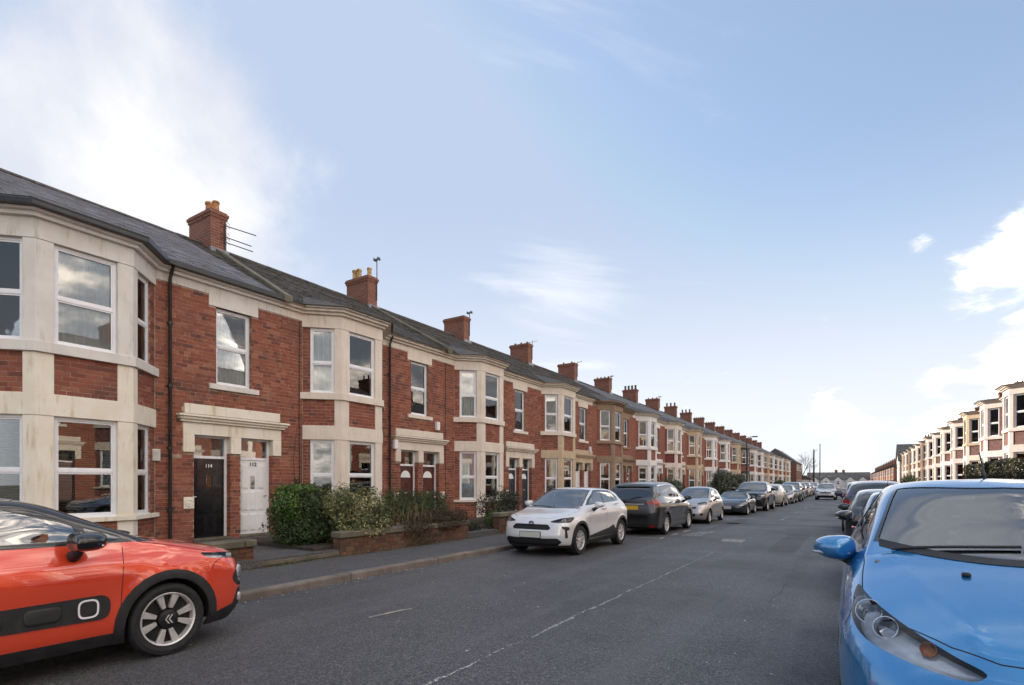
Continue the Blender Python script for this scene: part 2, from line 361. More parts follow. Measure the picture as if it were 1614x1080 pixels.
# ------------------------------------------------------------------ mesh helpers
class MB:
    def __init__(self):
        self.v = []; self.f = []; self.tone = []
    def quad(self, a, b, c, d):
        i = len(self.v); self.v += [tuple(a), tuple(b), tuple(c), tuple(d)]; self.f.append((i, i + 1, i + 2, i + 3))
    def poly(self, pts):
        i = len(self.v); self.v += [tuple(p) for p in pts]; self.f.append(tuple(range(i, i + len(pts))))
    def box(self, x0, x1, y0, y1, z0, z1):
        i = len(self.v)
        self.v += [(x0, y0, z0), (x1, y0, z0), (x1, y1, z0), (x0, y1, z0), (x0, y0, z1), (x1, y0, z1), (x1, y1, z1), (x0, y1, z1)]
        for q in ((0, 3, 2, 1), (4, 5, 6, 7), (0, 1, 5, 4), (1, 2, 6, 5), (2, 3, 7, 6), (3, 0, 4, 7)):
            self.f.append(tuple(i + k for k in q))
    def prism(self, plan, z0, z1):
        """plan: counter-clockwise (x, y) list"""
        n = len(plan); i = len(self.v)
        self.v += [(p[0], p[1], z0) for p in plan] + [(p[0], p[1], z1) for p in plan]
        self.f.append(tuple(i + k for k in reversed(range(n)))); self.f.append(tuple(i + n + k for k in range(n)))
        for k in range(n):
            m = (k + 1) % n
            self.f.append((i + k, i + m, i + n + m, i + n + k))
    def extr(self, prof, axis, a0, a1):
        """prof: list of 2D points in the plane normal to axis ('x': (y,z), 'y': (x,z))"""
        n = len(prof); i = len(self.v)
        for a in (a0, a1):
            for p in prof:
                self.v.append((a, p[0], p[1]) if axis == 'x' else (p[0], a, p[1]))
        self.f.append(tuple(i + k for k in range(n))); self.f.append(tuple(i + n + k for k in reversed(range(n))))
        for k in range(n):
            m = (k + 1) % n
            self.f.append((i + k, i + n + k, i + n + m, i + m))
    def tube(self, pts, r, seg=8, cap=True):
        pts = [Vector(p) for p in pts]; rr = r if isinstance(r, (list, tuple)) else [r] * len(pts)
        rings = []
        up = None
        for k, p in enumerate(pts):
            if k == 0: d = pts[1] - pts[0]
            elif k == len(pts) - 1: d = pts[-1] - pts[-2]
            else: d = (pts[k + 1] - pts[k - 1])
            d.normalize()
            if up is None: up = Vector((0, 0, 1)) if abs(d.z) < 0.9 else Vector((1, 0, 0))
            s = d.cross(up)
            if s.length < 1e-5: s = d.orthogonal()
            s.normalize(); u2 = s.cross(d).normalized(); up = u2
            i = len(self.v)
            for q in range(seg):
                a = 2 * math.pi * q / seg
                self.v.append(tuple(p + (s * math.cos(a) + u2 * math.sin(a)) * rr[k]))
            rings.append(i)
        for k in range(len(rings) - 1):
            for q in range(seg):
                a, b = rings[k], rings[k + 1]; m = (q + 1) % seg
                self.f.append((a + q, a + m, b + m, b + q))
        if cap:
            self.f.append(tuple(rings[0] + q for q in reversed(range(seg)))); self.f.append(tuple(rings[-1] + q for q in range(seg)))
    def lathe(self, prof, seg=24, c=(0, 0, 0), axis='z'):
        """prof: (radius, height) list; open lathe"""
        i0 = len(self.v)
        for (r, h) in prof:
            for q in range(seg):
                a = 2 * math.pi * q / seg
                x, y = r * math.cos(a), r * math.sin(a)
                p = (x, y, h) if axis == 'z' else (x, h, y)
                self.v.append((p[0] + c[0], p[1] + c[1], p[2] + c[2]))
        for k in range(len(prof) - 1):
            for q in range(seg):
                a, b = i0 + k * seg, i0 + (k + 1) * seg; m = (q + 1) % seg
                self.f.append((a + q, a + m, b + m, b + q) if axis == 'z' else (a + q, b + q, b + m, a + m))
    def superbox(self, c, s, e=0.35, nu=20, nv=12):
        """rounded box (superellipsoid)"""
        i0 = len(self.v)
        sp = lambda x: math.copysign(abs(x) ** e, x)
        for j in range(nv + 1):
            b = -math.pi / 2 + math.pi * j / nv
            for q in range(nu):
                a = 2 * math.pi * q / nu
                self.v.append((c[0] + s[0] * sp(math.cos(b)) * sp(math.cos(a)), c[1] + s[1] * sp(math.cos(b)) * sp(math.sin(a)), c[2] + s[2] * sp(math.sin(b))))
        for j in range(nv):
            for q in range(nu):
                a, b = i0 + j * nu, i0 + (j + 1) * nu; m = (q + 1) % nu
                self.f.append((a + q, a + m, b + m, b + q))
    def mesh(self, name, mat, smooth=False, bevel=0.0, tones=None):
        me = bpy.data.meshes.new(name)
        v, f = self.v, self.f
        me.from_pydata(v, [], f); me.update()
        if bevel or smooth == 'merge':
            bm = bmesh.new(); bm.from_mesh(me)
            bmesh.ops.remove_doubles(bm, verts=bm.verts, dist=1e-5)
            if bevel:
                ed = [e for e in bm.edges if len(e.link_faces) == 2 and e.calc_face_angle(0) > 0.5]
                bmesh.ops.bevel(bm, geom=ed, offset=bevel, segments=1, affect='EDGES', clamp_overlap=True)
            bm.to_mesh(me); bm.free(); me.update()
        auto_uv(me)
        if tones is not None:
            at = me.attributes.new('tone', 'FLOAT', 'FACE'); at.data.foreach_set('value', np.asarray(tones, dtype=np.float32))
        me.materials.append(MATS[mat] if isinstance(mat, str) else mat)
        if smooth:
            me.polygons.foreach_set('use_smooth', [True] * len(me.polygons))
            if smooth == 'auto': me.set_sharp_from_angle(angle=R(35))
        return me
    def obj(self, name, mat, parent=None, smooth=False, bevel=0.0, loc=(0, 0, 0), rz=0.0, tones=None, kind=None):
        return link(name, self.mesh(name, mat, smooth, bevel, tones), parent, loc, rz, kind)

def auto_uv(me):
    n = len(me.loops)
    if n == 0: return
    uvl = me.uv_layers.new(name='UVMap')
    co = np.empty(len(me.vertices) * 3, np.float32); me.vertices.foreach_get('co', co); co = co.reshape(-1, 3)
    lv = np.empty(n, np.int32); me.loops.foreach_get('vertex_index', lv)
    npoly = len(me.polygons)
    nr = np.empty(npoly * 3, np.float32); me.polygons.foreach_get('normal', nr); nr = nr.reshape(-1, 3)
    lt = np.empty(npoly, np.int32); me.polygons.foreach_get('loop_total', lt)
    nl = np.repeat(nr, lt, axis=0); p = co[lv]
    h = np.stack([-nl[:, 1], nl[:, 0], np.zeros(n)], 1); ln = np.linalg.norm(h, axis=1); flat = ln < 0.3
    h = h / np.maximum(ln, 1e-6)[:, None]
    u = (p * h).sum(1); v = p[:, 2] / np.maximum(ln, 0.3)
    u[flat] = p[flat, 0]; v[flat] = p[flat, 1]
    uvl.data.foreach_set('uv', np.stack([u, v], 1).astype(np.float32).ravel())

def link(name, data, parent=None, loc=(0, 0, 0), rz=0.0, kind=None):
    o = bpy.data.objects.new(name, data); COL.objects.link(o)
    o.location = loc
    if rz: o.rotation_euler = (0, 0, rz)
    if parent is not None: o.parent = parent
    if kind: o['kind'] = kind
    return o

def thing(name, label, cat, loc=(0, 0, 0), rz=0.0, group=None):
    o = link(name, None, None, loc, rz)
    o.empty_display_size = 0.2
    o['label'] = label; o['category'] = cat
    if group: o['group'] = group
    return o

def tag(o, label, cat, group=None):
    o['label'] = label; o['category'] = cat
    if group: o['group'] = group
    return o

CACHE = {}
def cached(key, fn):
    if key not in CACHE: CACHE[key] = fn()
    return CACHE[key]

def text_mesh(txt, size, mat, depth=0.004):
    cu = bpy.data.curves.new('t', 'FONT'); cu.body = txt; cu.size = size; cu.align_x = 'CENTER'; cu.align_y = 'CENTER'; cu.extrude = depth; cu.resolution_u = 3
    cu.offset = size * 0.012
    ob = bpy.data.objects.new('t', cu); COL.objects.link(ob)
    dg = bpy.context.evaluated_depsgraph_get()
    me = bpy.data.meshes.new_from_object(ob.evaluated_get(dg))
    bpy.data.objects.remove(ob); bpy.data.curves.remove(cu)
    me.transform(Matrix.Rotation(R(90), 4, 'X'))
    me.materials.clear(); me.materials.append(MATS[mat])
    return me

# ------------------------------------------------------------------ bricks
BH, BL, JT = 0.0912, 0.25, 0.011
def stretcher_mesh(mat):
    def mk():
        m = MB(); m.box(-BL / 2 + JT / 2, BL / 2 - JT / 2, 0.0, 0.03, 0, BH - JT)
        return m.mesh('brick', mat)
    return cached(('stretcher', mat), mk)

def lay_bricks(width, z0, z1, excl, rng, zref=0.0, hdr=5):
    """courses of a brick panel: list of (x0, x1, z0, z1)"""
    out = []
    r0 = int(math.floor((z0 - zref) / BH + 1e-6)); r1 = int(math.ceil((z1 - zref) / BH - 1e-6))
    for r in range(r0, r1):
        a, b = max(z0, zref + r * BH), min(z1, zref + (r + 1) * BH - JT)
        if b - a < 0.02: continue
        ex = sorted([(e[0], e[1]) for e in excl if e[2] < b - 0.015 and e[3] > a + 0.015])
        spans = []; x = 0.0
        for (p, q) in ex:
            if p > x + 0.01: spans.append((x, min(p, width)))
            x = max(x, q)
        if x < width - 0.01: spans.append((x, width))
        unit = BL / 2 if r % hdr == 0 else BL
        off = (BL / 2 if r % 2 else 0.0) if unit == BL else BL / 4
        for (s, e) in spans:
            k = math.floor((s - off) / unit)
            while True:
                p, q = off + k * unit, off + (k + 1) * unit
                k += 1
                if p >= e - 0.012: break
                p2, q2 = max(p, s) + (JT / 2 if p > s - .001 else 0), min(q, e) - (JT / 2 if q < e + .001 else 0)
                if q2 - p2 < 0.025: continue
                out.append((p2, q2, a, b))
    return out

def bricks_to(parent, bricks, o, ang, rng, mat, budget, depth=0.03, proud=0.0):
    """o: panel origin (x, y); ang: panel direction angle. Full stretchers become objects while the budget lasts; the rest one 'stuff' mesh (returned as list of transformed bricks)"""
    rest = []
    cu, su = math.cos(ang), math.sin(ang)
    for (p, q, a, b) in bricks:
        full = abs((q - p) - (BL - JT)) < 0.004 and abs((b - a) - (BH - JT)) < 0.004
        j = rng.gauss(0, 0.0016) - proud
        if full and budget[0] > 0:
            budget[0] -= 1
            c = (p + q) / 2
            # panel-local: x along, y inwards (normal is -y)
            x = o[0] + c * cu - j * su; y = o[1] + c * su + j * cu
            ob = link('brick', stretcher_mesh(mat), parent, (x, y, a), ang + rng.gauss(0, 0.004))
        else:
            rest.append((p, q, a, b, o, ang, j))
    return rest

def bricks_mesh(rest, rng, depth=0.03):
    m = MB(); tones = []
    for (p, q, a, b, o, ang, j) in rest:
        cu, su = math.cos(ang), math.sin(ang)
        T = lambda x, y: (o[0] + x * cu - y * su, o[1] + x * su + y * cu)
        i = len(m.v)
        for z in (a, b):
            for (x, y) in ((p, j), (q, j), (q, depth), (p, depth)):
                t = T(x, y); m.v.append((t[0], t[1], z))
        for fc in ((4, 5, 6, 7), (0, 3, 2, 1), (0, 1, 5, 4), (1, 2, 6, 5), (3, 0, 4, 7)):
            m.f.append(tuple(i + k for k in fc))
        tones += [rng.random()] * 5
    return m, tones

# ------------------------------------------------------------------ windows (local: x across, y inwards, z up; origin = lower left of the opening at the wall face)
def win_frame_mesh(w, h, split, fw=0.055):
    def mk():
        m = MB(); y0, y1 = 0.0, 0.07
        m.box(0, fw, y0, y1, 0, h); m.box(w - fw, w, y0, y1, 0, h)
        m.box(fw, w - fw, y0, y1, 0, fw); m.box(fw, w - fw, y0, y1, h - fw, h)
        if split: m.box(fw, w - fw, y0, y1, split - fw * .55, split + fw * .55)
        s = 0.03                                                       # opening sashes inside the outer frame
        for (a, b) in (((fw, (split or h) - fw * .55), (split + fw * .55, h - fw)) if split else ((fw, h - fw),)):
            m.box(fw, fw + s, .012, .06, a, b); m.box(w - fw - s, w - fw, .012, .06, a, b)
            m.box(fw + s, w - fw - s, .012, .06, a, a + s); m.box(fw + s, w - fw - s, .012, .06, b - s, b)
        m.box(-.01, w + .01, -0.035, 0.0, -0.012, 0.022)                # projecting sill bar
        return m.mesh('window', 'upvc', bevel=0.004)
    return cached(('wf', round(w, 3), round(h, 3), split and round(split, 3)), mk)

def pane_mesh(w, h, mat):
    def mk():
        m = MB(); m.box(0, w, 0, 0.012, 0, h)
        return m.mesh('pane', mat)
    return cached(('pane', round(w, 3), round(h, 3), mat), mk)

def curtain_mesh(w, h, mat, folds=9, amp=0.025, seed=0):
    def mk():
        rng = random.Random(seed); n = folds * 6; m = MB()
        ph = [rng.uniform(0, 6.28) for _ in range(4)]
        xs = [w * i / n for i in range(n + 1)]
        yy = [amp * (math.sin(folds * 6.28 * i / n + ph[0] + .8 * math.sin(5 * i / n + ph[1])) + .5 * math.sin(folds * 2.6 * 6.28 * i / n + ph[2])) for i in range(n + 1)]
        for i in range(n + 1): m.v.append((xs[i], yy[i], 0))
        for i in range(n + 1): m.v.append((xs[i] , yy[i] * .6, h))
        for i in range(n): m.f.append((i, i + 1, n + 2 + i, n + 1 + i))
        return m.mesh('curtain', mat, smooth=True)
    return cached(('cur', round(w, 2), round(h, 2), mat, folds, seed), mk)

def blind_mesh(w, h, mat, vertical=False):
    def mk():
        m = MB()
        if vertical:
            n = int(w / 0.085)
            for i in range(n):
                x = w * (i + .5) / n; m.quad((x - .035, .02, 0), (x + .035, -.015, 0), (x + .035, -.015, h), (x - .035, .02, h))
        else:
            n = int(h / 0.05)
            for i in range(n):
                z = h * (i + .5) / n; m.quad((0, .018, z - .012), (w, .018, z - .012), (w, -.018, z + .012), (0, -.018, z + .012))
        return m.mesh('blind', mat)
    return cached(('bl', round(w, 2), round(h, 2), mat, vertical), mk)

def window(parent, x, y, z, ang, w, h, split=None, dress='dark', glass='glass_clean', rec=0.07, seed=0):
    """a uPVC window: frame mesh with panes and curtain as sub-parts"""
    cu, su = math.cos(ang), math.sin(ang)
    ox, oy = x - rec * su, y + rec * cu
    o = link('window', win_frame_mesh(w, h, split), parent, (ox, oy, z), ang)
    f = 0.08
    if split:
        link('pane', pane_mesh(w - 2 * f, split - f * 1.6, glass), o, (f, 0.03, f * .95))
        link('pane', pane_mesh(w - 2 * f, h - split - f * 1.6, glass), o, (f, 0.03, split + f * .65))
    else:
        link('pane', pane_mesh(w - 2 * f, h - 2 * f, glass), o, (f, 0.03, f))
    if dress == 'dark':
        link('dim_room_sheet', pane_mesh(w + .3, h + .3, 'dim_room_sheet'), o, (-.15, 0.55, -.15))  # dark sheet close behind the glass in place of a dim room
    elif dress == 'curtain_pale':
        link('curtain', curtain_mesh(w - .1, h - .06, 'curtain_pale', 8, .03, seed), o, (.05, .10, .03))
    elif dress == 'curtain_side':
        link('curtain', curtain_mesh(w * .62, h - .06, 'curtain_brown', 6, .04, seed), o, (.03, .10, .03))
        link('dim_room_sheet', pane_mesh(w + .3, h + .3, 'dim_room_sheet'), o, (-.15, 0.6, -.15))
    elif dress == 'curtain_cream':
        link('curtain', curtain_mesh(w - .1, h - .06, 'curtain_cream', 9, .03, seed), o, (.05, .10, .03))
    elif dress == 'half_blind':
        link('blind', pane_mesh(w - .12, h * .42, 'curtain_cream'), o, (.06, .13, h * .55))
        link('dim_room_sheet', pane_mesh(w + .3, h + .3, 'dim_room_sheet'), o, (-.15, 0.55, -.15))
    elif dress == 'blind':
        link('blind', blind_mesh(w - .12, h - .1, 'number_black'), o, (.06, .14, .05))
        link('dim_room_sheet', pane_mesh(w + .3, h + .3, 'dim_room_sheet'), o, (-.15, 0.6, -.15))
    elif dress == 'blind_vertical':
        link('blind', blind_mesh(w - .12, h - .1, 'blind_grey', True), o, (.06, .14, .05))
    return o
# ------------------------------------------------------------------ terraced house (local: x along the street as seen from it, y into the house, z up)
HP = 6.76
BA, BB, BC, BD = (0.68, 0.0), (1.42, -0.75), (2.96, -0.75), (3.70, 0.0)
CANT = math.hypot(0.74, 0.75); CANG = math.atan2(-0.75, 0.74)          # direction of A->B
DANG = -CANG                                                           # direction of C->D

def bay_pts(e, yw=0.0):
    """bay outline pushed outwards by e, meeting the line y = yw"""
    nx, ny = -0.75 / CANT, -0.74 / CANT
    p = (BA[0] + nx * e, BA[1] + ny * e)
    def at_y(y): return p[0] + (y - p[1]) / (-0.75) * 0.74
    yf = -0.75 - e
    mid = BA[0] + BD[0]
    return [(at_y(yw), yw), (at_y(yf), yf), (mid - at_y(yf), yf), (mid - at_y(yw), yw)]

def bay_band(z0, z1, e_out, e_in, yw=0.0):
    m = MB(); o = bay_pts(e_out, yw); i = bay_pts(e_in, max(yw, 0.0))
    m.prism(o + i[::-1], z0, z1)
    return m

def eave_strip(m, z0, z1, e0, e1):
    o = [(0, -e1)] + bay_pts(e1, -e1) + [(HP, -e1)]; i = [(0, -e0)] + bay_pts(e0, -e0) + [(HP, -e0)]
    for k in range(5):
        m.prism([o[k], o[k + 1], i[k + 1], i[k]], z0, z1)

def wall_openings(): return [(4.52, 5.39, 0.25, 2.745), (5.65, 6.53, 0.25, 2.745), (5.04, 5.93, 4.0, 5.87)]

def wall_mesh(mat, yoff):
    def mk():
        m = MB(); ops = wall_openings() + [(BA[0] + .02, BD[0] - .02, 0, 6.33)]
        xs = sorted({0, HP, *[o[0] for o in ops], *[o[1] for o in ops]}); zs = sorted({-0.3, 6.5, *[o[2] for o in ops], *[o[3] for o in ops]})
        for a, b in zip(xs, xs[1:]):
            for c, d in zip(zs, zs[1:]):
                cx, cz = (a + b) / 2, (c + d) / 2
                if any(o[0] < cx < o[1] and o[2] < cz < o[3] for o in ops): continue
                m.quad((a, yoff, c), (b, yoff, c), (b, yoff, d), (a, yoff, d))
        for (a, b, c, d) in wall_openings():
            y = 0.30
            m.quad((a, yoff, c), (a, yoff, d), (a, y, d), (a, y, c)); m.quad((b, yoff, d), (b, yoff, c), (b, y, c), (b, y, d))
            m.quad((a, yoff, d), (b, yoff, d), (b, y, d), (a, y, d)); m.quad((a, yoff, c), (a, y, c), (b, y, c), (b, yoff, c))
        # back, party walls and a floor between the storeys keep the rooms dark
        m.quad((HP, 10.9, -.3), (0, 10.9, -.3), (0, 10.9, 6.5), (HP, 10.9, 6.5))
        m.quad((.01, .32, -.3), (.01, 10.9, -.3), (.01, 10.9, 6.5), (.01, .32, 6.5)); m.quad((HP - .01, 10.9, -.3), (HP - .01, .32, -.3), (HP - .01, .32, 6.5), (HP - .01, 10.9, 6.5))
        m.quad((0, .32, 3.4), (HP, .32, 3.4), (HP, 10.9, 3.4), (0, 10.9, 3.4)); m.quad((0, .32, .2), (HP, .32, .2), (HP, 10.9, .2), (0, 10.9, .2))
        return m.mesh('wall', mat)
    return cached(('wall', mat, yoff), mk)

PANELS_Z = ((-0.3, 0.87), (3.227, 3.957))
def bay_panels():
    """(origin, angle, width, x-exclusion) of the brick faces of the bay"""
    return [(BA, CANG, CANT - 0.16), ((BB[0] + .27, BB[1]), 0.0, BC[0] - BB[0] - .54), ((BC[0] + .16 * math.cos(DANG), BC[1] + .16 * math.sin(DANG)), DANG, CANT - 0.16)]

def bay_brick_mesh(mat, inset):
    def mk():
        m = MB()
        for (o, ang, w) in bay_panels():
            cu, su = math.cos(ang), math.sin(ang)
            for (z0, z1) in PANELS_Z:
                P = lambda x, y, z: (o[0] + x * cu - y * su, o[1] + x * su + y * cu, z)
                m.quad(P(0, inset, z0), P(w, inset, z0), P(w, inset, z1), P(0, inset, z1))
            if ang != 0:                                               # brick strip beside the wall, next to the canted windows
                a, b = (0, 0.20) if ang < 0 else (w - 0.20, w)
                for (z0, z1) in ((0.96, 2.83), (4.145, 5.97)):
                    m.quad(P(a, inset, z0), P(b, inset, z0), P(b, inset, z1), P(a, inset, z1))
                    s = b if ang < 0 else a
                    m.quad(P(s, inset, z0), P(s, .2, z0), P(s, .2, z1), P(s, inset, z1))
        return m.mesh('bay_brickwork', mat)
    return cached(('baybrick', mat, inset), mk)

def corner_pier(z0, z1, right=False):
    m = MB(); l1, l2, t = 0.20, 0.27, 0.22
    c, s = math.cos(CANG), math.sin(CANG)
    pts = [(BB[0] - l1 * c, BB[1] - l1 * s), BB, (BB[0] + l2, BB[1]), (BB[0] + l2, BB[1] + t), (BB[0] + .09, BB[1] + t), (BB[0] - l1 * c + t * -s * .9, BB[1] - l1 * s + t * c * .9)]
    if right:
        mid = BA[0] + BD[0]; pts = [(mid - x, y) for x, y in pts][::-1]
    m.prism(pts, z0, z1)
    return m

ROOF_Y0, ROOF_Z0, RIDGE_Y, RIDGE_Z = -0.30, 6.50, 5.50, 9.63
def roof_z(y): return ROOF_Z0 + (y - ROOF_Y0) * (RIDGE_Z - ROOF_Z0) / (RIDGE_Y - ROOF_Y0)
def roof_mesh(mat, stepped):
    def mk():
        m = MB()
        L = math.hypot(RIDGE_Y - ROOF_Y0, RIDGE_Z - ROOF_Z0); dy, dz = (RIDGE_Y - ROOF_Y0) / L, (RIDGE_Z - ROOF_Z0) / L
        if stepped:
            n = stepped; t = 0.020
            for i in range(n):
                s0, s1 = L * i / n, L * (i + 1) / n
                P = lambda x, s, h: (x, ROOF_Y0 + dy * s - dz * h, ROOF_Z0 + dz * s + dy * h)
                rs = random.Random(i * 7 + n); x = -(i % 2) * .15; sg = rs.gauss(0, .003)
                while x < HP:                                          # every slate has its own slight lift
                    xa, xb = max(0, x) + .002, min(HP, x + .30) - .002; x += .30
                    if xb - xa < .03: continue
                    la, lb = t + sg + rs.gauss(0, .004), t + sg + rs.gauss(0, .004); sl = -.012 if rs.random() < .03 else rs.gauss(0, .003)
                    m.quad(P(xa, s0 + sl, la), P(xb, s0 + sl, lb), P(xb, s1, 0.002), P(xa, s1, 0.002)); m.quad(P(xa, s0 + sl, -.01), P(xb, s0 + sl, -.01), P(xb, s0 + sl, lb), P(xa, s0 + sl, la))
        else:
            m.quad((0, ROOF_Y0, ROOF_Z0), (HP, ROOF_Y0, ROOF_Z0), (HP, RIDGE_Y, RIDGE_Z), (0, RIDGE_Y, RIDGE_Z))
        m.quad((0, RIDGE_Y, RIDGE_Z), (HP, RIDGE_Y, RIDGE_Z), (HP, 11.3, ROOF_Z0), (0, 11.3, ROOF_Z0))
        m.quad((0, ROOF_Y0, ROOF_Z0 - .02), (0, 11.3, ROOF_Z0 - .02), (HP, 11.3, ROOF_Z0 - .02), (HP, ROOF_Y0, ROOF_Z0 - .02))
        return m.mesh('roof', mat)
    return cached(('roof', mat, stepped), mk)

def bay_roof_mesh(mat, flat=False):
    def mk():
        m = MB(); e = 0.34
        A, B, C, Dp = bay_pts(e, -0.30); z = ROOF_Z0 + 0.01; yt = 1.0
        E, F = (B[0] + .15, yt, roof_z(yt) + .02), (C[0] - .15, yt, roof_z(yt) + .02)
        if flat: E, F = (B[0] + .25, -.25, z + .10), (C[0] - .25, -.25, z + .10)
        a, b, c, d = [(p[0], p[1], z) for p in (A, B, C, Dp)]
        n = 9
        lerp = lambda p, q, t: tuple(p[k] + (q[k] - p[k]) * t for k in range(3))
        up = lambda p, h: (p[0], p[1], p[2] + h)
        for (p0, p1, q0, q1) in ((a, b, E, E), (b, c, E, F), (c, d, F, F)):
            for i in range(n):
                t0, t1 = i / n, (i + 1) / n
                l0, l1, h0, h1 = lerp(p0, q0, t0), lerp(p1, q1, t0), lerp(p0, q0, t1), lerp(p1, q1, t1)
                m.quad(up(l0, .012), up(l1, .012), h1, h0); m.quad(l0, l1, up(l1, .012), up(l0, .012))
        m.poly([a, d, c, b])
        return m.mesh('bay_roof', mat)
    return cached(('bayroof', mat, flat), mk)

def door(parent, x0, x1, style, num, lvl):
    """front door, frame and fanlight in one opening"""
    z0, zt, z1 = 0.30, 2.23, 2.745; yr = 0.16
    def frame():
        m = MB(); w = x1 - x0
        m.box(0, .05, 0, .09, 0, z1 - z0); m.box(w - .06, w, 0, .09, 0, z1 - z0); m.box(.05, w - .06, 0, .09, zt - z0 - .03, zt - z0 + .035); m.box(.05, w - .06, 0, .09, z1 - z0 - .05, z1 - z0)
        return m.mesh('door_frame', 'upvc', bevel=.004)
    w = x1 - x0
    fr = link('door_frame', cached(('df', round(w, 2)), frame), parent, (x0, yr, z0))
    link('fanlight_pane', pane_mesh(w - .11, z1 - zt - .085, 'glass_wavy'), fr, (.05, .05, zt - z0 + .035))
    link('dim_room_sheet', pane_mesh(w, z1 - zt, 'dim_room_sheet'), fr, (0, .25, zt - z0))
    lw, lh = w - .115, zt - .03 - z0 - .005
    mat = {'black': 'door_black', 'white': 'door_white', 'red': 'door_red', 'navy': 'door_navy'}[style]
    def leaf():
        m = MB(); m.box(0, lw, 0, .045, 0, lh)
        return m.mesh('door', mat, bevel=.003)
    d = link('door', cached(('leaf', mat, round(lw, 2)), leaf), parent, (x0 + .053, yr + .022, z0 + .003))
    if lvl < 2:
        return d
    def pan(pw, ph):
        def mk():
            m = MB(); m.box(0, pw, -.010, .004, 0, ph); m.box(.026, pw - .026, -.024, -.008, .026, ph - .026)
            return m.mesh('panel', mat, bevel=.005)
        return cached(('pan', mat, round(pw, 2), round(ph, 2)), mk)
    cols = ((.055, .20), (.285, .18), (.50, .20)) if lw > .7 else ((.05, .19), (.27, .17), (.475, .19))
    def pane_box(c, z, h, mt='glass_wavy', nm='glazed_panel'):
        def mk():
            m = MB(); a = cols[c][1] * .62
            m.box(0, a, -.010, .004, 0, h)
            return m.mesh(nm, mt, bevel=.003)
        return link(nm, cached((nm, mt, round(h, 2)), mk), d, (cols[c][0] + cols[c][1] * .19, -.004, z))
    if style in ('black', 'white'):
        rows = ((.10, .42), (.60, .42), (1.12, .42), (1.58, .26)) if style == 'black' else ((.08, .44), (.60, .50), (1.16, .62))
        for c in range(3):
            for (z, h) in rows:
                if c == 1 and z > 1.0: continue
                link('panel', pan(cols[c][1], h), d, (cols[c][0], 0, z))
        pane_box(1, 1.16, .34)
        pane_box(1, .62, .30, 'chrome' if style == 'black' else 'glass_wavy', 'letter_plate')
        nm = link('number', text_mesh(num, .135 if style == 'white' else .115, 'number_white' if style == 'black' else 'number_black'), d, (lw * .5, -.012, 1.72 if style == "black" else 1.79))
        m = MB(); m.superbox((0, 0, 0), (.05, .014, .012), .6, 10, 6)
        m.obj('handle', 'chrome', d, loc=(.045 if style == 'black' else lw - .06, -.03, .98), smooth=True)
    else:
        for (cx, z, h, pw) in ((.06, .12, .5, .26), (lw - .32, .12, .5, .26), (.06, .75, .55, .26), (lw - .32, .75, .55, .26)):
            link('panel', pan(pw, h), d, (cx, 0, z))
        m = MB(); n = 10                                               # fan-shaped light near the top
        for i in range(n):
            a0, a1 = math.pi * i / n, math.pi * (i + 1) / n
            m.poly([(0, -.006, 0), (.24 * math.cos(a0), -.006, .24 * math.sin(a0)), (.24 * math.cos(a1), -.006, .24 * math.sin(a1))])
        m.obj('glazed_panel', 'upvc', d, loc=(lw / 2, 0, 1.5))
        m = MB(); m.box(0, .22, -.012, .0, 0, .05); m.obj('letter_plate', 'chrome', d, loc=(lw / 2 - .11, 0, .95))
    return d

def surround(parent, mat, lvl):
    def mk():
        m = MB(); f = -0.03
        m.box(4.27, 6.77, f, .28, 2.741, 3.03)                          # lintel
        for (a, b) in ((4.27, 4.524), (5.386, 5.654), (6.526, 6.77)):
            m.box(a, b, f - .004, .28, 2.33, 2.7409)
        m.box(4.30, 6.74, f, .02, 3.20, 3.46)                            # block above the cornice
        m.box(4.20, 6.85, -.09, .02, 3.03, 3.09); m.box(4.16, 6.89, -.14, .02, 3.09, 3.15); m.box(4.12, 6.92, -.19, .02, 3.15, 3.20)
        return m.mesh('door_surround', mat, bevel=.008)
    o = link('door_surround', cached(('sur', mat), mk), parent)
    def mk2():
        m = MB(); m.box(4.14, 6.90, -.18, -.035, 3.2, 3.212)
        return m.mesh('lead_flashing', 'coping_stone')
    link('lead_flashing', cached('flash', mk2), o)
    def sill():
        m = MB(); m.box(4.50, 5.41, -.05, .26, .24, .30)
        return m.mesh('door_step', 'coping_stone', bevel=.01)
    link('door_step', cached('dstep', sill), parent); link('door_step', cached('dstep', sill), parent, (1.13, 0, 0))
    return o

def chimney(parent, x, lvl, pots, potmat, top=10.65, w=.49):
    m = MB(); y0, y1 = 4.82, 6.19
    m.box(x - w / 2, x + w / 2, y0, y1, 8.4, top - .24)
    m.box(x - w / 2 - .03, x + w / 2 + .03, y0 - .03, y1 + .03, top - .24, top - .15); m.box(x - w / 2 - .06, x + w / 2 + .06, y0 - .06, y1 + .06, top - .15, top - .055)
    m.box(x - w / 2 - .02, x + w / 2 + .02, y0 - .02, y1 + .02, top - .055, top)
    c = m.obj('chimney', 'brick_chimney', parent)
    for (t, h, r) in pots:
        p = MB(); seg = 14
        p.lathe([(r * 1.08, 0), (r * 1.0, h * .1), (r * .92, h * .78), (r * 1.12, h * .82), (r * 1.12, h * .95), (r * .98, h), (r * .78, h), (r * .75, h * .6)], seg)
        p.obj('chimney_pot', potmat, c, smooth='auto', loc=(x, y0 + (y1 - y0) * t, top - .01))
    f = MB(); f.box(x - w / 2 - .05, x + w / 2 + .05, y0 - .10, y0 - .002, roof_z(y0) - .12, roof_z(y0) + .10)
    f.obj('lead_flashing', 'lead', c)
    return c

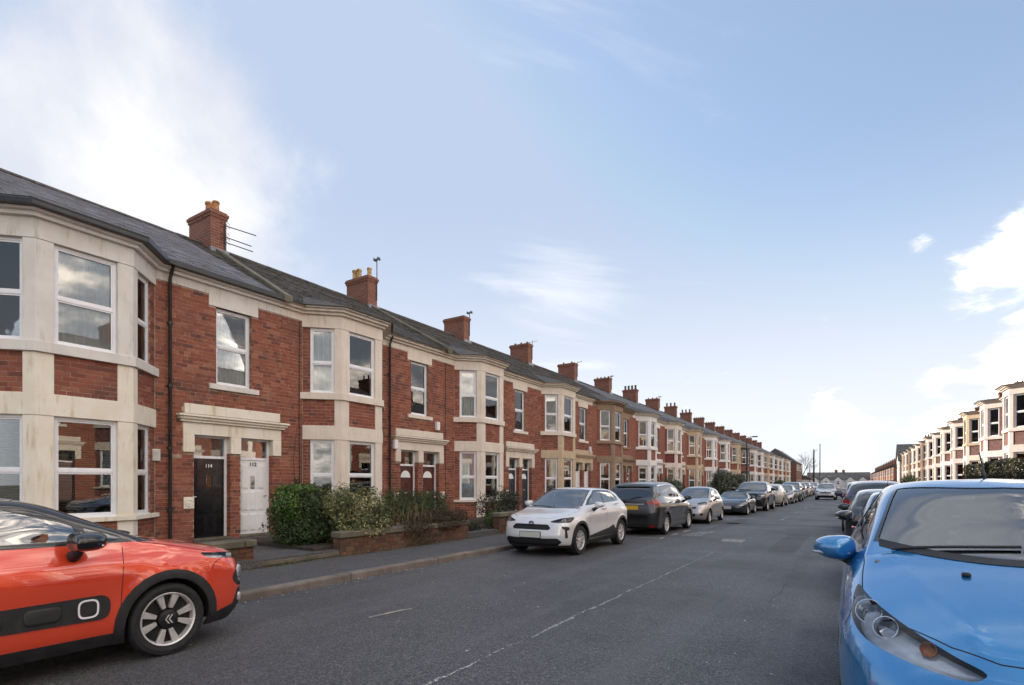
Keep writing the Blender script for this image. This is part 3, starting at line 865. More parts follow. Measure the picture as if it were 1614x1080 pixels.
def house(label, loc, rz, st, lvl, group, seed):
    rng = random.Random(seed)
    h = thing('terraced_house', label, 'house', loc, rz, group)
    su, sl, brick = st['up'], st['lo'], st.get('brick', 'brick_sheet')
    geo_bricks = lvl >= 3
    w = link('wall', wall_mesh('mortar' if geo_bricks else brick, 0.005 if geo_bricks else 0.0), h)
    b = link('bay_brickwork', bay_brick_mesh('mortar' if geo_bricks else (st.get('panel') or brick), 0.03), h)
    if geo_bricks:
        budget = [290]; rest = []; rest_bay = []
        if st.get('panel') is None:
            for (o, ang, wd) in bay_panels()[1:] + bay_panels()[:1]:
                cu, sn = math.cos(ang), math.sin(ang); o2 = (o[0] - .0245 * sn, o[1] + .0245 * cu)
                for (z0, z1) in PANELS_Z[::-1]:
                    rest_bay += bricks_to(b, lay_bricks(wd, z0, z1, [], rng, zref=z0, hdr=99), o2, ang, rng, 'brick_piece', budget)
                if ang != 0:
                    a0 = 0 if ang < 0 else wd - .2
                    o3 = (o2[0] + a0 * cu, o2[1] + a0 * sn)
                    for (z0, z1) in ((0.96, 2.83), (4.145, 5.97)):
                        rest_bay += bricks_to(b, lay_bricks(.2, z0, z1, [], rng, zref=z0, hdr=99), o3, ang, rng, 'brick_piece', [0])
        ex = wall_openings() + [(BA[0], BD[0], -1, 6.33), (4.27, 6.77, 2.745, 3.46), (4.27, 4.52, 2.33, 2.745), (5.39, 5.65, 2.33, 2.745), (6.53, 6.77, 2.33, 2.745),
             (4.86, 6.12, 3.87, 4.0), (4.86, 6.12, 5.87, 6.33)]
        br = lay_bricks(HP, -0.2, 6.13, ex, rng)
        rng.shuffle(br)
        rest += bricks_to(w, br, (0, 0), 0.0, rng, 'brick_piece', budget)
        # reveals of the door openings
        for xx in (5.39, 6.53):
            rest += bricks_to(w, lay_bricks(.16, .25, 2.33, [], rng, hdr=99), (xx, 0.16), -math.pi / 2, rng, 'brick_piece', [0], proud=.004)
        m, t = bricks_mesh(rest, rng); m.obj('bricks', 'brick_piece', w, tones=t, kind='stuff')
        if rest_bay:
            m, t = bricks_mesh(rest_bay, rng); m.obj('bricks', 'brick_piece', b, tones=t, kind='stuff')
    # bay stonework
    for nm, args, mt in (('bay_sill', (0.87, 0.96, .06, -.2), sl), ('bay_lintel', (2.83, 3.227, .012, -.22), sl), ('bay_sill', (3.957, 4.145, .055, -.2), su), ('bay_lintel', (5.97, 6.33, .012, -.22), su)):
        link(nm, cached((nm, args, mt), lambda: bay_band(*args).mesh(nm, mt, bevel=.006)), h)
    for (z0, z1, mt) in ((-.3, .87, sl), (.96, 2.83, sl), (3.227, 3.957, sl), (4.145, 5.97, su)):
        for rt in (False, True):
            link('bay_pier', cached(('pier', z0, mt, rt), lambda: corner_pier(z0, z1, rt).mesh('bay_pier', mt, bevel=.008)), h)
    # windows of the bay
    dl, du = st['dl'], st['du']
    c, s = math.cos(CANG), math.sin(CANG)
    gl = 'glass_wavy'
    cw = CANT - .20 - .20
    for (z, hh, dd) in ((0.96, 1.87, dl), (4.145, 1.825, du)):
        window(h, BA[0] + .2 * c, BA[1] + .2 * s, z, CANG, cw, hh, hh * .47, dd[0], gl, seed=seed + 1)
        window(h, BB[0] + .27, BB[1], z, 0.0, BC[0] - BB[0] - .54, hh, hh * .47, dd[1], gl, seed=seed + 2)
        window(h, BC[0] + .2 * math.cos(DANG), BC[1] + .2 * math.sin(DANG), z, DANG, cw, hh, hh * .47, dd[2], gl, seed=seed + 3)
    # window over the doors
    window(h, 5.04, 0.0, 4.0, 0.0, .89, 1.87, .95, st.get('dw', 'dark'), gl, rec=.09, seed=seed + 4)
    m_sill = cached(('sill', su), lambda: (lambda m: (m.box(4.86, 6.12, -.06, .12, 3.87, 4.0), m.mesh('window_sill', su, bevel=.006))[1])(MB()))
    link('window_sill', m_sill, h)
    for nm, (bx0, bx1, by0, by1, bz0, bz1) in (('window_lintel', (4.86, 6.12, -.018, .10, 5.87, 6.33)), ('eaves_band', (0, BA[0] - .005, -.014, .02, 6.13, 6.33)), ('eaves_band', (BD[0] + .005, 4.8595, -.014, .02, 6.13, 6.33)), ('eaves_band', (6.1205, HP, -.014, .02, 6.13, 6.33))):
        link(nm, cached(('band', su, bx0), lambda: (lambda m: (m.box(bx0, bx1, by0, by1, bz0, bz1), m.mesh(nm, su, bevel=.005))[1])(MB())), h)
    surround(h, st.get('sd', sl), lvl)
    dcol = st.get('doors', ('red', 'red')); nums = st.get('nums', ('', ''))
    door(h, 4.52, 5.39, dcol[0], nums[0], lvl if lvl < 2 or nums[0] or dcol[0] not in ('black', 'white') else 1)
    door(h, 5.65, 6.53, dcol[1], nums[1], lvl if lvl < 2 or nums[1] or dcol[1] not in ('black', 'white') else 1)
    # roof, cornice, gutter
    rf = link('roof', roof_mesh(st['roof'], (38 if st['roof'] == 'slate_new' else 32) if lvl >= 2 else 0), h)
    link('bay_roof', bay_roof_mesh(st['roof'], st.get('flat_bay', False)), h)
    def corn(mt):
        m = MB(); eave_strip(m, 6.33, 6.40, -.02, .10); eave_strip(m, 6.40, 6.47, -.02, .19)
        return m.mesh('cornice', mt)
    link('cornice', cached(('corn', st.get('corn', 'cornice_paint')), lambda: corn(st.get('corn', 'cornice_paint'))), h)
    if st.get('black_gutter'):
        m = MB(); eave_strip(m, 6.44, 6.545, .195, .34); m.obj('gutter', 'gutter_black', h)
    else:
        def gut():
            m = MB(); eave_strip(m, 6.47, 6.515, .0, .27)
            return m.mesh('gutter', 'cornice_paint')
        link('gutter', cached('gut', gut), h)
    if st.get('pipe', True):
        def pipe():
            m = MB(); m.tube([(3.97, -.07, .25), (3.97, -.07, 6.2), (3.97, -.2, 6.44)], .036, 10)
            for z in (1.0, 2.4, 3.8, 5.2): m.lathe([(.036, -.03), (.048, -.03), (.048, .03), (.036, .03)], 10, (3.97, -.07, z)); m.box(3.93, 4.01, -.07, .01, z - .015, z + .015)
            return m.mesh('downpipe', 'gutter_black', smooth='auto')
        link('downpipe', cached('pipe', pipe), h)
    if lvl >= 2:
        n = 15
        def rt():
            m = MB(); m.extr([(-.16, -.07), (-.03, .035), (.03, .035), (.16, -.07), (.15, -.09), (0, .0), (-.15, -.09)], 'x', .004, HP / n - .004)
            return m.mesh('ridge_tile', 'ridge_tile')
        rm = cached('ridge', rt)
        for i in range(n): link('ridge_tile', rm, rf, (HP * i / n, RIDGE_Y, RIDGE_Z + .03 + rng.gauss(0, .003)))
    else:
        def rt1():
            m = MB(); m.extr([(-.16, -.07), (-.03, .035), (.03, .035), (.16, -.07), (0, -.02)], 'x', 0, HP)
            return m.mesh('ridge', 'ridge_tile')
        link('ridge', cached('ridge1', rt1), rf, (0, RIDGE_Y, RIDGE_Z + .03))
    if st.get('coping'):
        m = MB(); n = 7
        for i in range(n):
            t0, t1 = i / n, (i + 1) / n - .004
            ya, yb = ROOF_Y0 - .06 + (4.85 - ROOF_Y0) * t0, ROOF_Y0 - .06 + (4.85 - ROOF_Y0) * t1
            s0, s1 = 1.0 * t0, 1.0 * t1
            for dx in (0,):
                i0 = len(m.v)
                x0, x1 = HP - .13, HP + .13
                hh = .12 + rng.uniform(-.006, .006)
                m.v += [(x0 + s0, ya, roof_z(ya) - .06), (x1 + s0, ya, roof_z(ya) - .06), (x1 + s1, yb, roof_z(yb) - .06), (x0 + s1, yb, roof_z(yb) - .06), (x0 + s0, ya, roof_z(ya) + hh), (x1 + s0, ya, roof_z(ya) + hh), (x1 + s1, yb, roof_z(yb) + hh), (x0 + s1, yb, roof_z(yb) + hh)]
                for q in ((0, 3, 2, 1), (4, 5, 6, 7), (0, 1, 5, 4), (1, 2, 6, 5), (2, 3, 7, 6), (3, 0, 4, 7)): m.f.append(tuple(i0 + k for k in q))
        m.obj('coping', 'coping_stone', rf, bevel=.01)
    if 'pots' in st:
        chimney(h, HP + 1.0, lvl, st['pots'], st.get('potmat', 'pot_dark'), st.get('ctop', 10.65), st.get('cw', .52))
    return h

def aerial(label, loc, kind, rz=0.0, hgt=1.1):
    o = thing('television_aerial', label, 'aerial', loc, rz)
    m = MB(); m.tube([(0, 0, -.35), (0, 0, hgt)], .022, 8); m.obj('mast', 'aerial_metal', o)
    if kind == 'yagi':
        for k, (zz, dx) in enumerate(((hgt - .05, .95), (hgt - .42, .8), (hgt - .6, .85))):
            m = MB(); m.tube([(-.1, 0, zz), (dx, .1, zz - .26)], .016, 6)
            for i in range(3): 
                x = -.08 + .09 * i; m.tube([(x, -.12, zz + .05), (x, .12, zz + .05)], .008, 5); m.tube([(x, -.12, zz - .07), (x, .12, zz - .07)], .008, 5)
            m.obj('antenna', 'aerial_metal', o)
    elif kind == 'stub':
        m = MB(); m.box(-.14, .14, -.03, .03, hgt - .08, hgt - .05); m.box(-.14, -.10, -.08, .08, hgt - .1, hgt + .02); m.box(.10, .14, -.08, .08, hgt - .1, hgt + .02); m.obj('antenna', 'aerial_metal', o)
    else:
        m = MB(); m.tube([(-.45, 0, hgt - .25), (.35, 0, hgt + .02)], .014, 6)
        for i in range(7):
            t = i / 6; x = -.42 + .74 * t; z = hgt - .24 + .25 * t
            m.tube([(x, -.16, z), (x, .16, z)], .007, 5)
        m.obj('antenna', 'aerial_metal', o)
    return o
# ------------------------------------------------------------------ setting: ground, road, pavements, kerbs
XK, XW, XR, XRW = -7.05, -13.03, 1.95, 7.78       # left kerb, left house fronts, right kerb, right house fronts
XG = -8.95                                         # left garden boundary
def asphalt(name, c, spk, rough, patch=0.35, seam=False):
    m, t, b = newmat(name)
    geo = t.add('ShaderNodeNewGeometry'); P = geo.outputs['Position']
    vo = t.add('ShaderNodeTexVoronoi'); t.l.new(P, vo.inputs['Vector']); vo.inputs['Scale'].default_value = 95
    vcol = t.add('ShaderNodeSeparateColor'); t.l.new(vo.outputs['Color'], vcol.inputs[0])
    col = t.mix(t.ss(vcol.outputs[0], 0.25, 1.0), tuple(x * .45 for x in c), tuple(min(1, x * 1.55) for x in c))
    col = t.mix(t.math('MULTIPLY', t.ss(vcol.outputs[1], 0.93, 0.98), spk), col, (0.34, 0.32, 0.29))
    n = t.noise(P, 0.35, 7, 0.65)
    col = t.mix(t.math('MULTIPLY', t.ss(n, 0.42, 0.62), patch), col, tuple(x * .55 for x in c))
    mp = t.add('ShaderNodeMapping'); t.l.new(P, mp.inputs[0]); mp.inputs['Scale'].default_value = (1.4, .05, 1)
    n2 = t.noise(mp.outputs[0], 1.0, 5, 0.6)
    col = t.mix(t.math('MULTIPLY', t.ss(n2, 0.5, 0.7), .35), col, tuple(min(1, x * 1.5) for x in c))
    n3 = t.noise(P, 3.1, 7, 0.7)
    col = t.mix(t.math('MULTIPLY', t.ss(n3, 0.58, 0.72), .3), col, tuple(x * .6 for x in c))
    n5 = t.noise(P, 1.3, 3, 0.5)
    col = t.mix(t.math('MULTIPLY', t.ss(n5, 0.64, 0.74), .45), col, tuple(x * .4 for x in c))
    t.set(b.inputs['Base Color'], col)
    t.set(b.inputs['Roughness'], t.ss(n, .3, .7, rough, rough + .14))
    hgt = t.math('ADD', t.math('MULTIPLY', vo.outputs['Distance'], -0.9), t.math('MULTIPLY', t.noise(P, 240, 2), .25))
    bp = t.add('ShaderNodeBump', i_Strength=0.75, i_Distance=0.006); t.set(bp.inputs['Height'], hgt); t.l.new(bp.outputs[0], b.inputs['Normal'])
    return m
asphalt('asphalt', (0.102, 0.100, 0.100), 0.7, 0.55, .45)
asphalt('asphalt_patch', (0.080, 0.077, 0.076), 0.3, 0.6, .2)
asphalt('pavement_asphalt', (0.105, 0.100, 0.098), 0.3, 0.68, .3)
plain('seam_tar', (0.022, 0.021, 0.020), 0.6, var=0.3)
plain('soil', (0.06, 0.045, 0.032), 0.95, var=0.3, scale=12, bump=0.8, bscale=50)
plain('far_ground', (0.09, 0.09, 0.06), 0.95, var=0.3, scale=0.3)
stained_stone('kerb_stone', (0.15, 0.125, 0.105), (0.22, 0.19, 0.16), (0.08, 0.075, 0.05), amount=0.7, rough=0.85)
plain('road_paint', (0.68, 0.67, 0.65), 0.7, var=0.35, scale=14, bump=0.3)
plain('road_paint_worn', (0.42, 0.41, 0.40), 0.75, var=0.45, scale=30, bump=0.3)

def sheet(name, mat, x0, x1, y0, y1, z):
    m = MB(); m.quad((x0, y0, z), (x1, y0, z), (x1, y1, z), (x0, y1, z))
    return m.obj(name, mat, kind='structure')
sheet('ground', 'far_ground', -2500, 2500, -400, 3500, -0.06)
road = sheet('road', 'asphalt', XK, XR, -25, 260, 0.0)
pl = MB(); pl.box(XG, XK - .15, -25, 230, -.05, .11); pl.obj('pavement_left', 'pavement_asphalt', kind='structure')
pr = MB(); pr.box(XR + .15, 4.1, -25, 230, -.05, .11); pr.obj('pavement_right', 'pavement_asphalt', kind='structure')
gl_ = MB(); gl_.box(XW - .2, XG - .02, -25, 140, -.05, .24); gl_.obj('front_garden_left', 'pavement_asphalt', kind='structure')
gr_ = MB(); gr_.box(4.12, XRW + .2, -25, 140, -.05, .45); gr_.obj('front_garden_right', 'soil', kind='structure')

def kerb(name, x0, x1, ylen, ymax, sgn):
    k = link(name, None, None, (0, 0, 0)); k['kind'] = 'structure'
    rng = random.Random(5); y = -3.0
    meshes = []
    for v in range(4):
        m = MB(); x0_, x1_ = 0.0, x1 - x0
        a = x1 if sgn < 0 else x0                                     # face towards the road gets a rounded arris
        if sgn < 0: prof = [(x0_, -.05), (x1_, -.05), (x1_, .09), (x1_ - .012, .112), (x1_ - .035, .119), (x0_, .119)]
        else: prof = [(x0_, -.05), (x1_, -.05), (x1_, .119), (x0_ + .035, .119), (x0_ + .012, .112), (x0_, .09)]
        m.extr([(p[0], p[1]) for p in prof], 'y', 0.004, (.9, 1.15, 1.3, 1.0)[v] - .004)
        meshes.append((m.mesh('kerb_stone', 'kerb_stone'), (.9, 1.15, 1.3, 1.0)[v]))
    while y < ymax:
        me, l = meshes[rng.randrange(4)]
        o = link('kerb_stone', me, k, (x0 + rng.gauss(0, .006), y, rng.gauss(0, .005))); o.rotation_euler = (rng.gauss(0, .003), rng.gauss(0, .015), rng.gauss(0, .005))
        y += l
    m = MB(); m.box(x0 + .01, x1 - .01, y, 230, -.05, .114); m.obj('kerb_run', 'kerb_stone', k)
    m = MB(); m.box(x0 + .01, x1 - .01, -25, -3.0, -.05, .114); m.obj('kerb_run', 'kerb_stone', k)
kerb('kerb_left', XK - .15, XK, 1, 60, -1)
kerb('kerb_right', XR, XR + .15, 1, 30, 1)

# worn centre line and other marks on the road (children of the road)
def worn_strip(name, pts, w0, w1, mat, seed, gap=0.12, z=.004):
    rng = random.Random(seed); m = MB()
    for k in range(len(pts) - 1):
        a, b = Vector((*pts[k], z)), Vector((*pts[k + 1], z)); L = (b - a).length; d = (b - a) / L; s = Vector((-d.y, d.x, 0))
        t = 0.0; wob = 0.0; prev = None; w = rng.uniform(w0, w1)
        while t < L:
            wob = wob * .85 + rng.gauss(0, .006); w = max(w0, min(w1, w + rng.gauss(0, (w1 - w0) * .25)))
            p = a + d * t + s * wob
            cur = (p + s * w / 2, p - s * w / 2)
            if prev is not None and rng.random() > gap: m.quad(prev[1], cur[1], cur[0], prev[0])
            prev = cur; t += .045
    return m.obj(name, mat, road, kind='structure')
worn_strip('centre_line', [(-2.90, 3.1), (-2.86, 7.5), (-2.80, 13.3)], .012, .046, 'road_paint_worn', 3, .09)
for i in range(14): worn_strip('centre_line', [(-2.75, 26 + i * 6.0), (-2.74, 28.5 + i * 6.0)], .04, .09, 'road_paint_worn', 70 + i, .1)
worn_strip('parking_mark', [(-5.4, 15.5), (-4.82, 15.5)], .05, .09, 'road_paint', 4, .02)
for (ya, yb) in ((15.5, 15.9), (16.7, 17.3), (18.0, 18.9)):
    worn_strip('parking_mark', [(-4.8, ya), (-4.8, yb)], .05, .09, 'road_paint', int(ya * 10), .02)
worn_strip('parking_mark', [(-4.75, 26.0), (-3.6, 26.0)], .05, .09, 'road_paint', 9, .05)
for i in range(5): worn_strip('hatch_mark', [(-4.55 + .02 * i, 16.9 + .35 * i), (-4.0 + .03 * i, 17.1 + .35 * i)], .05, .10, 'road_paint', 40 + i, .08)
for (x0, x1, y0, y1) in ((-4.4, -3.9, 19.5, 26.0), (-7.0, 1.5, 22.6, 23.1), (-1.8, -1.2, 14.0, 19.0)):
    m = MB(); rg = random.Random(int(x0 * 100)); n = 14
    pt = [(x0 + (x1 - x0) * i / n, y0 + rg.gauss(0, .012)) for i in range(n)] + [(x1 + rg.gauss(0, .012), y0 + (y1 - y0) * i / n) for i in range(n)] + [(x1 - (x1 - x0) * i / n, y1 + rg.gauss(0, .012)) for i in range(n)] + [(x0 + rg.gauss(0, .012), y1 - (y1 - y0) * i / n) for i in range(n)]
    m.poly([(p[0], p[1], .0035) for p in pt]); m.obj('road_patch', 'asphalt_patch', road, kind='structure')
for i, pts_ in enumerate(([(-6.5, 9.6), (-5.6, 9.9), (-4.4, 9.8)], [(-1.0, 8.0), (-.9, 10.5), (-1.1, 13.0)])): worn_strip('road_crack', pts_, .004, .012, 'seam_tar', 200 + i, .12, .0030)
m = MB(); m.box(-3.2, -2.62, 15.6, 16.35, .0, .008)
for i in range(4):
    for j in range(5): m.box(-3.17 + i * .14, -3.06 + i * .14, 15.63 + j * .145, 15.745 + j * .145, .008, .014)
tag(m.obj('manhole_cover', 'road_paint_worn', bevel=.002), 'pale rectangular iron cover set into the middle of the road', 'manhole cover')
plain('twig_wood', (0.52, 0.49, 0.44), 0.8, var=0.2)
m = MB(); m.tube([(-4.93, 4.53, .006), (-4.88, 4.75, .008), (-4.86, 4.95, .007), (-4.79, 5.12, .012)], [.006, .008, .007, .005], 6)
tag(m.obj('twig', 'twig_wood', smooth=True), 'thin pale twig lying on the asphalt of the road', 'twig')
plain('litter_pale', (0.62, 0.60, 0.55), 0.8, var=0.2)
rng = random.Random(12); m = MB()
for i in range(420):
    if rng.random() < .75: x, y = XK + abs(rng.gauss(.04, .1)), rng.uniform(3.5, 16)
    else: x, y = rng.uniform(-6.8, -.5), rng.uniform(2, 18)
    s = rng.uniform(.006, .022); a = rng.uniform(0, 6.28); z = .006
    c, q = math.cos(a) * s, math.sin(a) * s
    m.poly([(x + c, y + q, z + rng.uniform(0, .01)), (x - q * .6, y + c * .6, z + .003), (x - c, y - q, z + rng.uniform(0, .01)), (x + q * .6, y - c * .6, z)])
o = m.obj('leaf_litter', 'litter_pale', kind='stuff'); o['label'] = 'small pale fallen leaves and scraps strewn over the road'; o['category'] = 'leaf litter'

# ------------------------------------------------------------------ left-hand terrace
ORD = ['nearest', 'second', 'third', 'fourth', 'fifth', 'sixth', 'seventh', 'eighth', 'ninth', 'tenth', 'eleventh', 'twelfth', 'thirteenth', 'fourteenth', 'fifteenth', 'sixteenth', 'seventeenth', 'eighteenth', 'nineteenth', 'twentieth', 'twenty-first']
pot3 = [(.15, .42, .10), (.62, .5, .11), (.82, .5, .12)]
stub = lambda n: [((i + .5) / n, .16, .06) for i in range(n)]
tall = lambda n: [((i + .5) / n, .42, .10) for i in range(n)]
LEFT = [
 dict(up='stone_pale', lo='stone_cream', roof='slate_new', black_gutter=True, corn='stone_white', coping=True, doors=('black', 'white'), nums=('114', '112'),
      dl=('blind', 'blind', 'dark'), du=('curtain_side', 'curtain_pale', 'curtain_side'), dw='curtain_pale', pots=[(.12, .36, .10), (.42, .44, .12)], potmat='pot_terracotta'),
 dict(up='stone_beige', lo='stone_beige', roof='slate_old', doors=('red', 'red'), coping=True, dl=('dark', 'blind_vertical', 'dark'), du=('curtain_pale', 'curtain_pale', 'curtain_pale'), dw='curtain_pale', pots=pot3, potmat='pot_buff'),
 dict(up='stone_beige', lo='stone_beige', roof='slate_old', doors=('navy', 'navy'), dl=('curtain_pale', 'curtain_cream', 'dark'), du=('curtain_pale', 'curtain_pale', 'curtain_pale'), dw='curtain_pale', pots=[], pipe=False),
 dict(up='stone_beige', lo='stone_tan', sd='stone_tan', roof='slate_old', doors=('white', 'white'), dl=('dark', 'curtain_cream', 'dark'), du=('curtain_pale', 'half_blind', 'dark'), dw='curtain_pale', pots=stub(3)),
 dict(up='stone_brown', lo='stone_brown', roof='slate_old', doors=('red', 'navy'), dl=('dark', 'dark', 'dark'), du=('curtain_pale', 'curtain_pale', 'dark'), dw='curtain_pale', pots=stub(2), corn='stone_brown'),
 dict(up='stone_white', lo='stone_white', roof='slate_old', dl=('dark', 'curtain_pale', 'dark'), du=('half_blind', 'curtain_pale', 'dark'), dw='curtain_pale', pots=stub(4)),
 dict(up='stone_beige', lo='stone_beige', panel='panel_red', roof='slate_old', dl=('curtain_cream',) * 3, du=('curtain_pale', 'curtain_pale', 'dark'), pots=tall(4)),
 dict(up='stone_tan', lo='stone_tan', roof='slate_old', dl=('curtain_cream',) * 3, du=('dark', 'curtain_pale', 'dark'), pots=stub(3)),
 dict(up='stone_white', lo='stone_white', roof='slate_old', dl=('curtain_pale',) * 3, du=('half_blind',) * 3, pots=tall(3)),
 dict(up='stone_white', lo='stone_white', roof='slate_old', dl=('dark',) * 3, du=('curtain_cream',) * 3, pots=tall(3)),
 dict(up='stone_tan', lo='stone_tan', roof='slate_old', dl=('dark',) * 3, du=('half_blind',) * 3, pots=stub(5)),
 dict(up='stone_dark', lo='stone_dark', roof='slate_old', dl=('dark',) * 3, du=('curtain_pale',) * 3, pots=stub(4)),
 dict(up='stone_white', lo='stone_white', roof='slate_old', dl=('curtain_cream',) * 3, du=('dark',) * 3, pots=stub(2)),
]
DESC = ['with black and white doors and grey slate roof', 'with dark red doors and three buff chimney pots', 'with navy doors and bare potless chimney', 'with tan stone lower bay and beige upper bay', 'with unpainted brown stone bay',
        'with white painted bay', 'with dark red panels under its bay windows', 'with tan painted bay', 'with white bay and half drawn blinds', 'with white bay and cream curtains', 'with tan bay and half blinds', 'with black painted bay', 'with white bay and cream lower curtains']
for k in range(20):
    st = LEFT[k] if k < len(LEFT) else dict(LEFT[(5, 7, 9, 3, 5, 10, 8)[k - 13]], pots=stub(3))
    if k == 19: st.pop('pots')
    lab = '%s house of the left terrace, %s' % (ORD[k], DESC[k] if k < 13 else 'red brick, seen edge-on far down the street')
    lvl = 3 if k < 4 else (2 if k < 5 else 1)
    house(lab, (XW + (0.0 if k < 13 else .0), 2.09 + HP * k, 0), R(90), st, lvl, 'terraced houses on the left side', 100 + k)

# ------------------------------------------------------------------ right-hand terrace (sunlit)
for k in range(-6, 13):
    base = dict(up=('stone_pinkish', 'stone_pinkish', 'stone_tan', 'stone_pinkish', 'stone_beige')[k % 5], lo=('stone_pinkish', 'stone_white', 'stone_beige')[k % 3], panel='panel_brown', roof='slate_old',
                dl=('curtain_pale',) * 3, du=(('curtain_cream',) * 3, ('curtain_pale',) * 3, ('half_blind',) * 3)[k % 3], pots=stub(4) if k % 2 else tall(2), doors=('red', 'navy'), corn='stone_pinkish', pipe=False, flat_bay=True, brick='brick_sheet' if k < 0 else 'brick_buff')
    if k in (7, 10): base.update(up='stone_brown', lo='stone_brown')
    house('pale painted bay-fronted house, %s along the right-hand terrace' % (ORD[k + 6] if k > -6 else 'first'), (XRW, 42.4 + HP * k, .45), R(-90), base, 1, 'terraced houses on the right side', 300 + k)
# ------------------------------------------------------------------ cars (local: x from the nose backwards, y sideways, z up)
plain('tyre', (0.018, 0.018, 0.019), 0.75, var=0.25, scale=20, bump=0.2, bscale=120)
plain('alloy', (0.70, 0.68, 0.65), 0.38, 0.5, var=0.1, scale=12)
plain('alloy_dark', (0.02, 0.02, 0.022), 0.45, 0.3, var=0.2, scale=12)
plain('black_plastic', (0.022, 0.022, 0.024), 0.55, var=0.2, scale=9, bump=0.15, bscale=300)
plain('gloss_black', (0.006, 0.006, 0.007), 0.15, var=0.1, scale=3, coat=0.8)
plain('car_interior', (0.09, 0.09, 0.092), 0.85, var=0.2, scale=8)
plain('car_seat', (0.14, 0.135, 0.13), 0.9, var=0.25, scale=14)
plain('car_dash', (0.20, 0.20, 0.195), 0.7, var=0.15, scale=9)
plain('underbody', (0.010, 0.010, 0.010), 0.9, var=0.2)
plain('seam', (0.006, 0.006, 0.006), 0.7, var=0.1)
plain('plate_white', (0.60, 0.59, 0.53), 0.45, var=0.05, scale=8)
plain('plate_yellow', (0.78, 0.48, 0.03), 0.45, var=0.05, scale=8)
plain('lamp_bowl', (0.82, 0.83, 0.85), 0.22, 0.35, var=0.08, scale=16)
plain('lamp_black', (0.02, 0.02, 0.022), 0.3, var=0.1)
plain('amber', (0.65, 0.20, 0.03), 0.25, var=0.1)
plain('red_lens', (0.42, 0.008, 0.010), 0.12, var=0.15, scale=20, coat=0.8)
plain('clear_lens', (0.6, 0.6, 0.62), 0.15, 0.4, var=0.1, scale=20)
plain('drl', (0.85, 0.86, 0.88), 0.25, var=0.03)
plain('mesh_grille', (0.012, 0.012, 0.013), 0.6, var=0.3, scale=60, bump=0.8, bscale=90)
glass_mat('car_glass', (0.80, 0.86, 0.84), 3.0, 0.0)
glass_mat('car_glass_dark', (0.14, 0.15, 0.16), 2.2, 0.0)
glass_mat('lamp_glass', (0.92, 0.93, 0.94), 1.5, 0.0)
paint('paint_orange', (0.74, 0.058, 0.012), 0.25, 0.34, 0.06, 0.06)
paint('paint_blue', (0.026, 0.235, 0.520), 0.45, 0.25, 0.2, 0.04)
paint('paint_white', (0.74, 0.73, 0.72), 0.05, 0.35, 0.02)
paint('paint_black', (0.006, 0.005, 0.005), 0.0, 0.3, 0.0, 0.03)
paint('paint_silver', (0.42, 0.40, 0.37), 0.6, 0.32, 0.2)
paint('paint_navy', (0.006, 0.010, 0.024), 0.1, 0.35, 0.0, 0.03)
paint('paint_graphite', (0.022, 0.023, 0.026), 0.4, 0.33, 0.1, 0.04)
paint('paint_cream', (0.55, 0.52, 0.45), 0.3, 0.35)
paint('paint_pale_blue', (0.45, 0.52, 0.62), 0.5, 0.33)
paint('paint_darkblue', (0.012, 0.018, 0.070), 0.3, 0.34, 0.05, 0.03)

def pchip(knots):
    xs = np.array([k[0] for k in knots], float); ys = np.array([k[1] for k in knots], float)
    h = np.diff(xs); d = np.diff(ys) / h; n = len(xs); m = np.zeros(n)
    if n == 2: m[:] = d[0]
    else:
        for i in range(1, n - 1):
            if d[i - 1] * d[i] > 0:
                w1, w2 = 2 * h[i] + h[i - 1], h[i] + 2 * h[i - 1]; m[i] = (w1 + w2) / (w1 / d[i - 1] + w2 / d[i])
        m[0] = d[0]; m[-1] = d[-1]
    def f(x):
        x = np.clip(x, xs[0], xs[-1]); i = np.clip(np.searchsorted(xs, x) - 1, 0, n - 2); t = (x - xs[i]) / h[i]
        return ((1 + 2 * t) * (1 - t) ** 2 * ys[i] + t * (1 - t) ** 2 * h[i] * m[i] + t * t * (3 - 2 * t) * ys[i + 1] + t * t * (t - 1) * h[i] * m[i + 1])
    return f

def sstep(a, b, x):
    t = min(1, max(0, (x - a) / (b - a))); return t * t * (3 - 2 * t)

class Car:
    pass

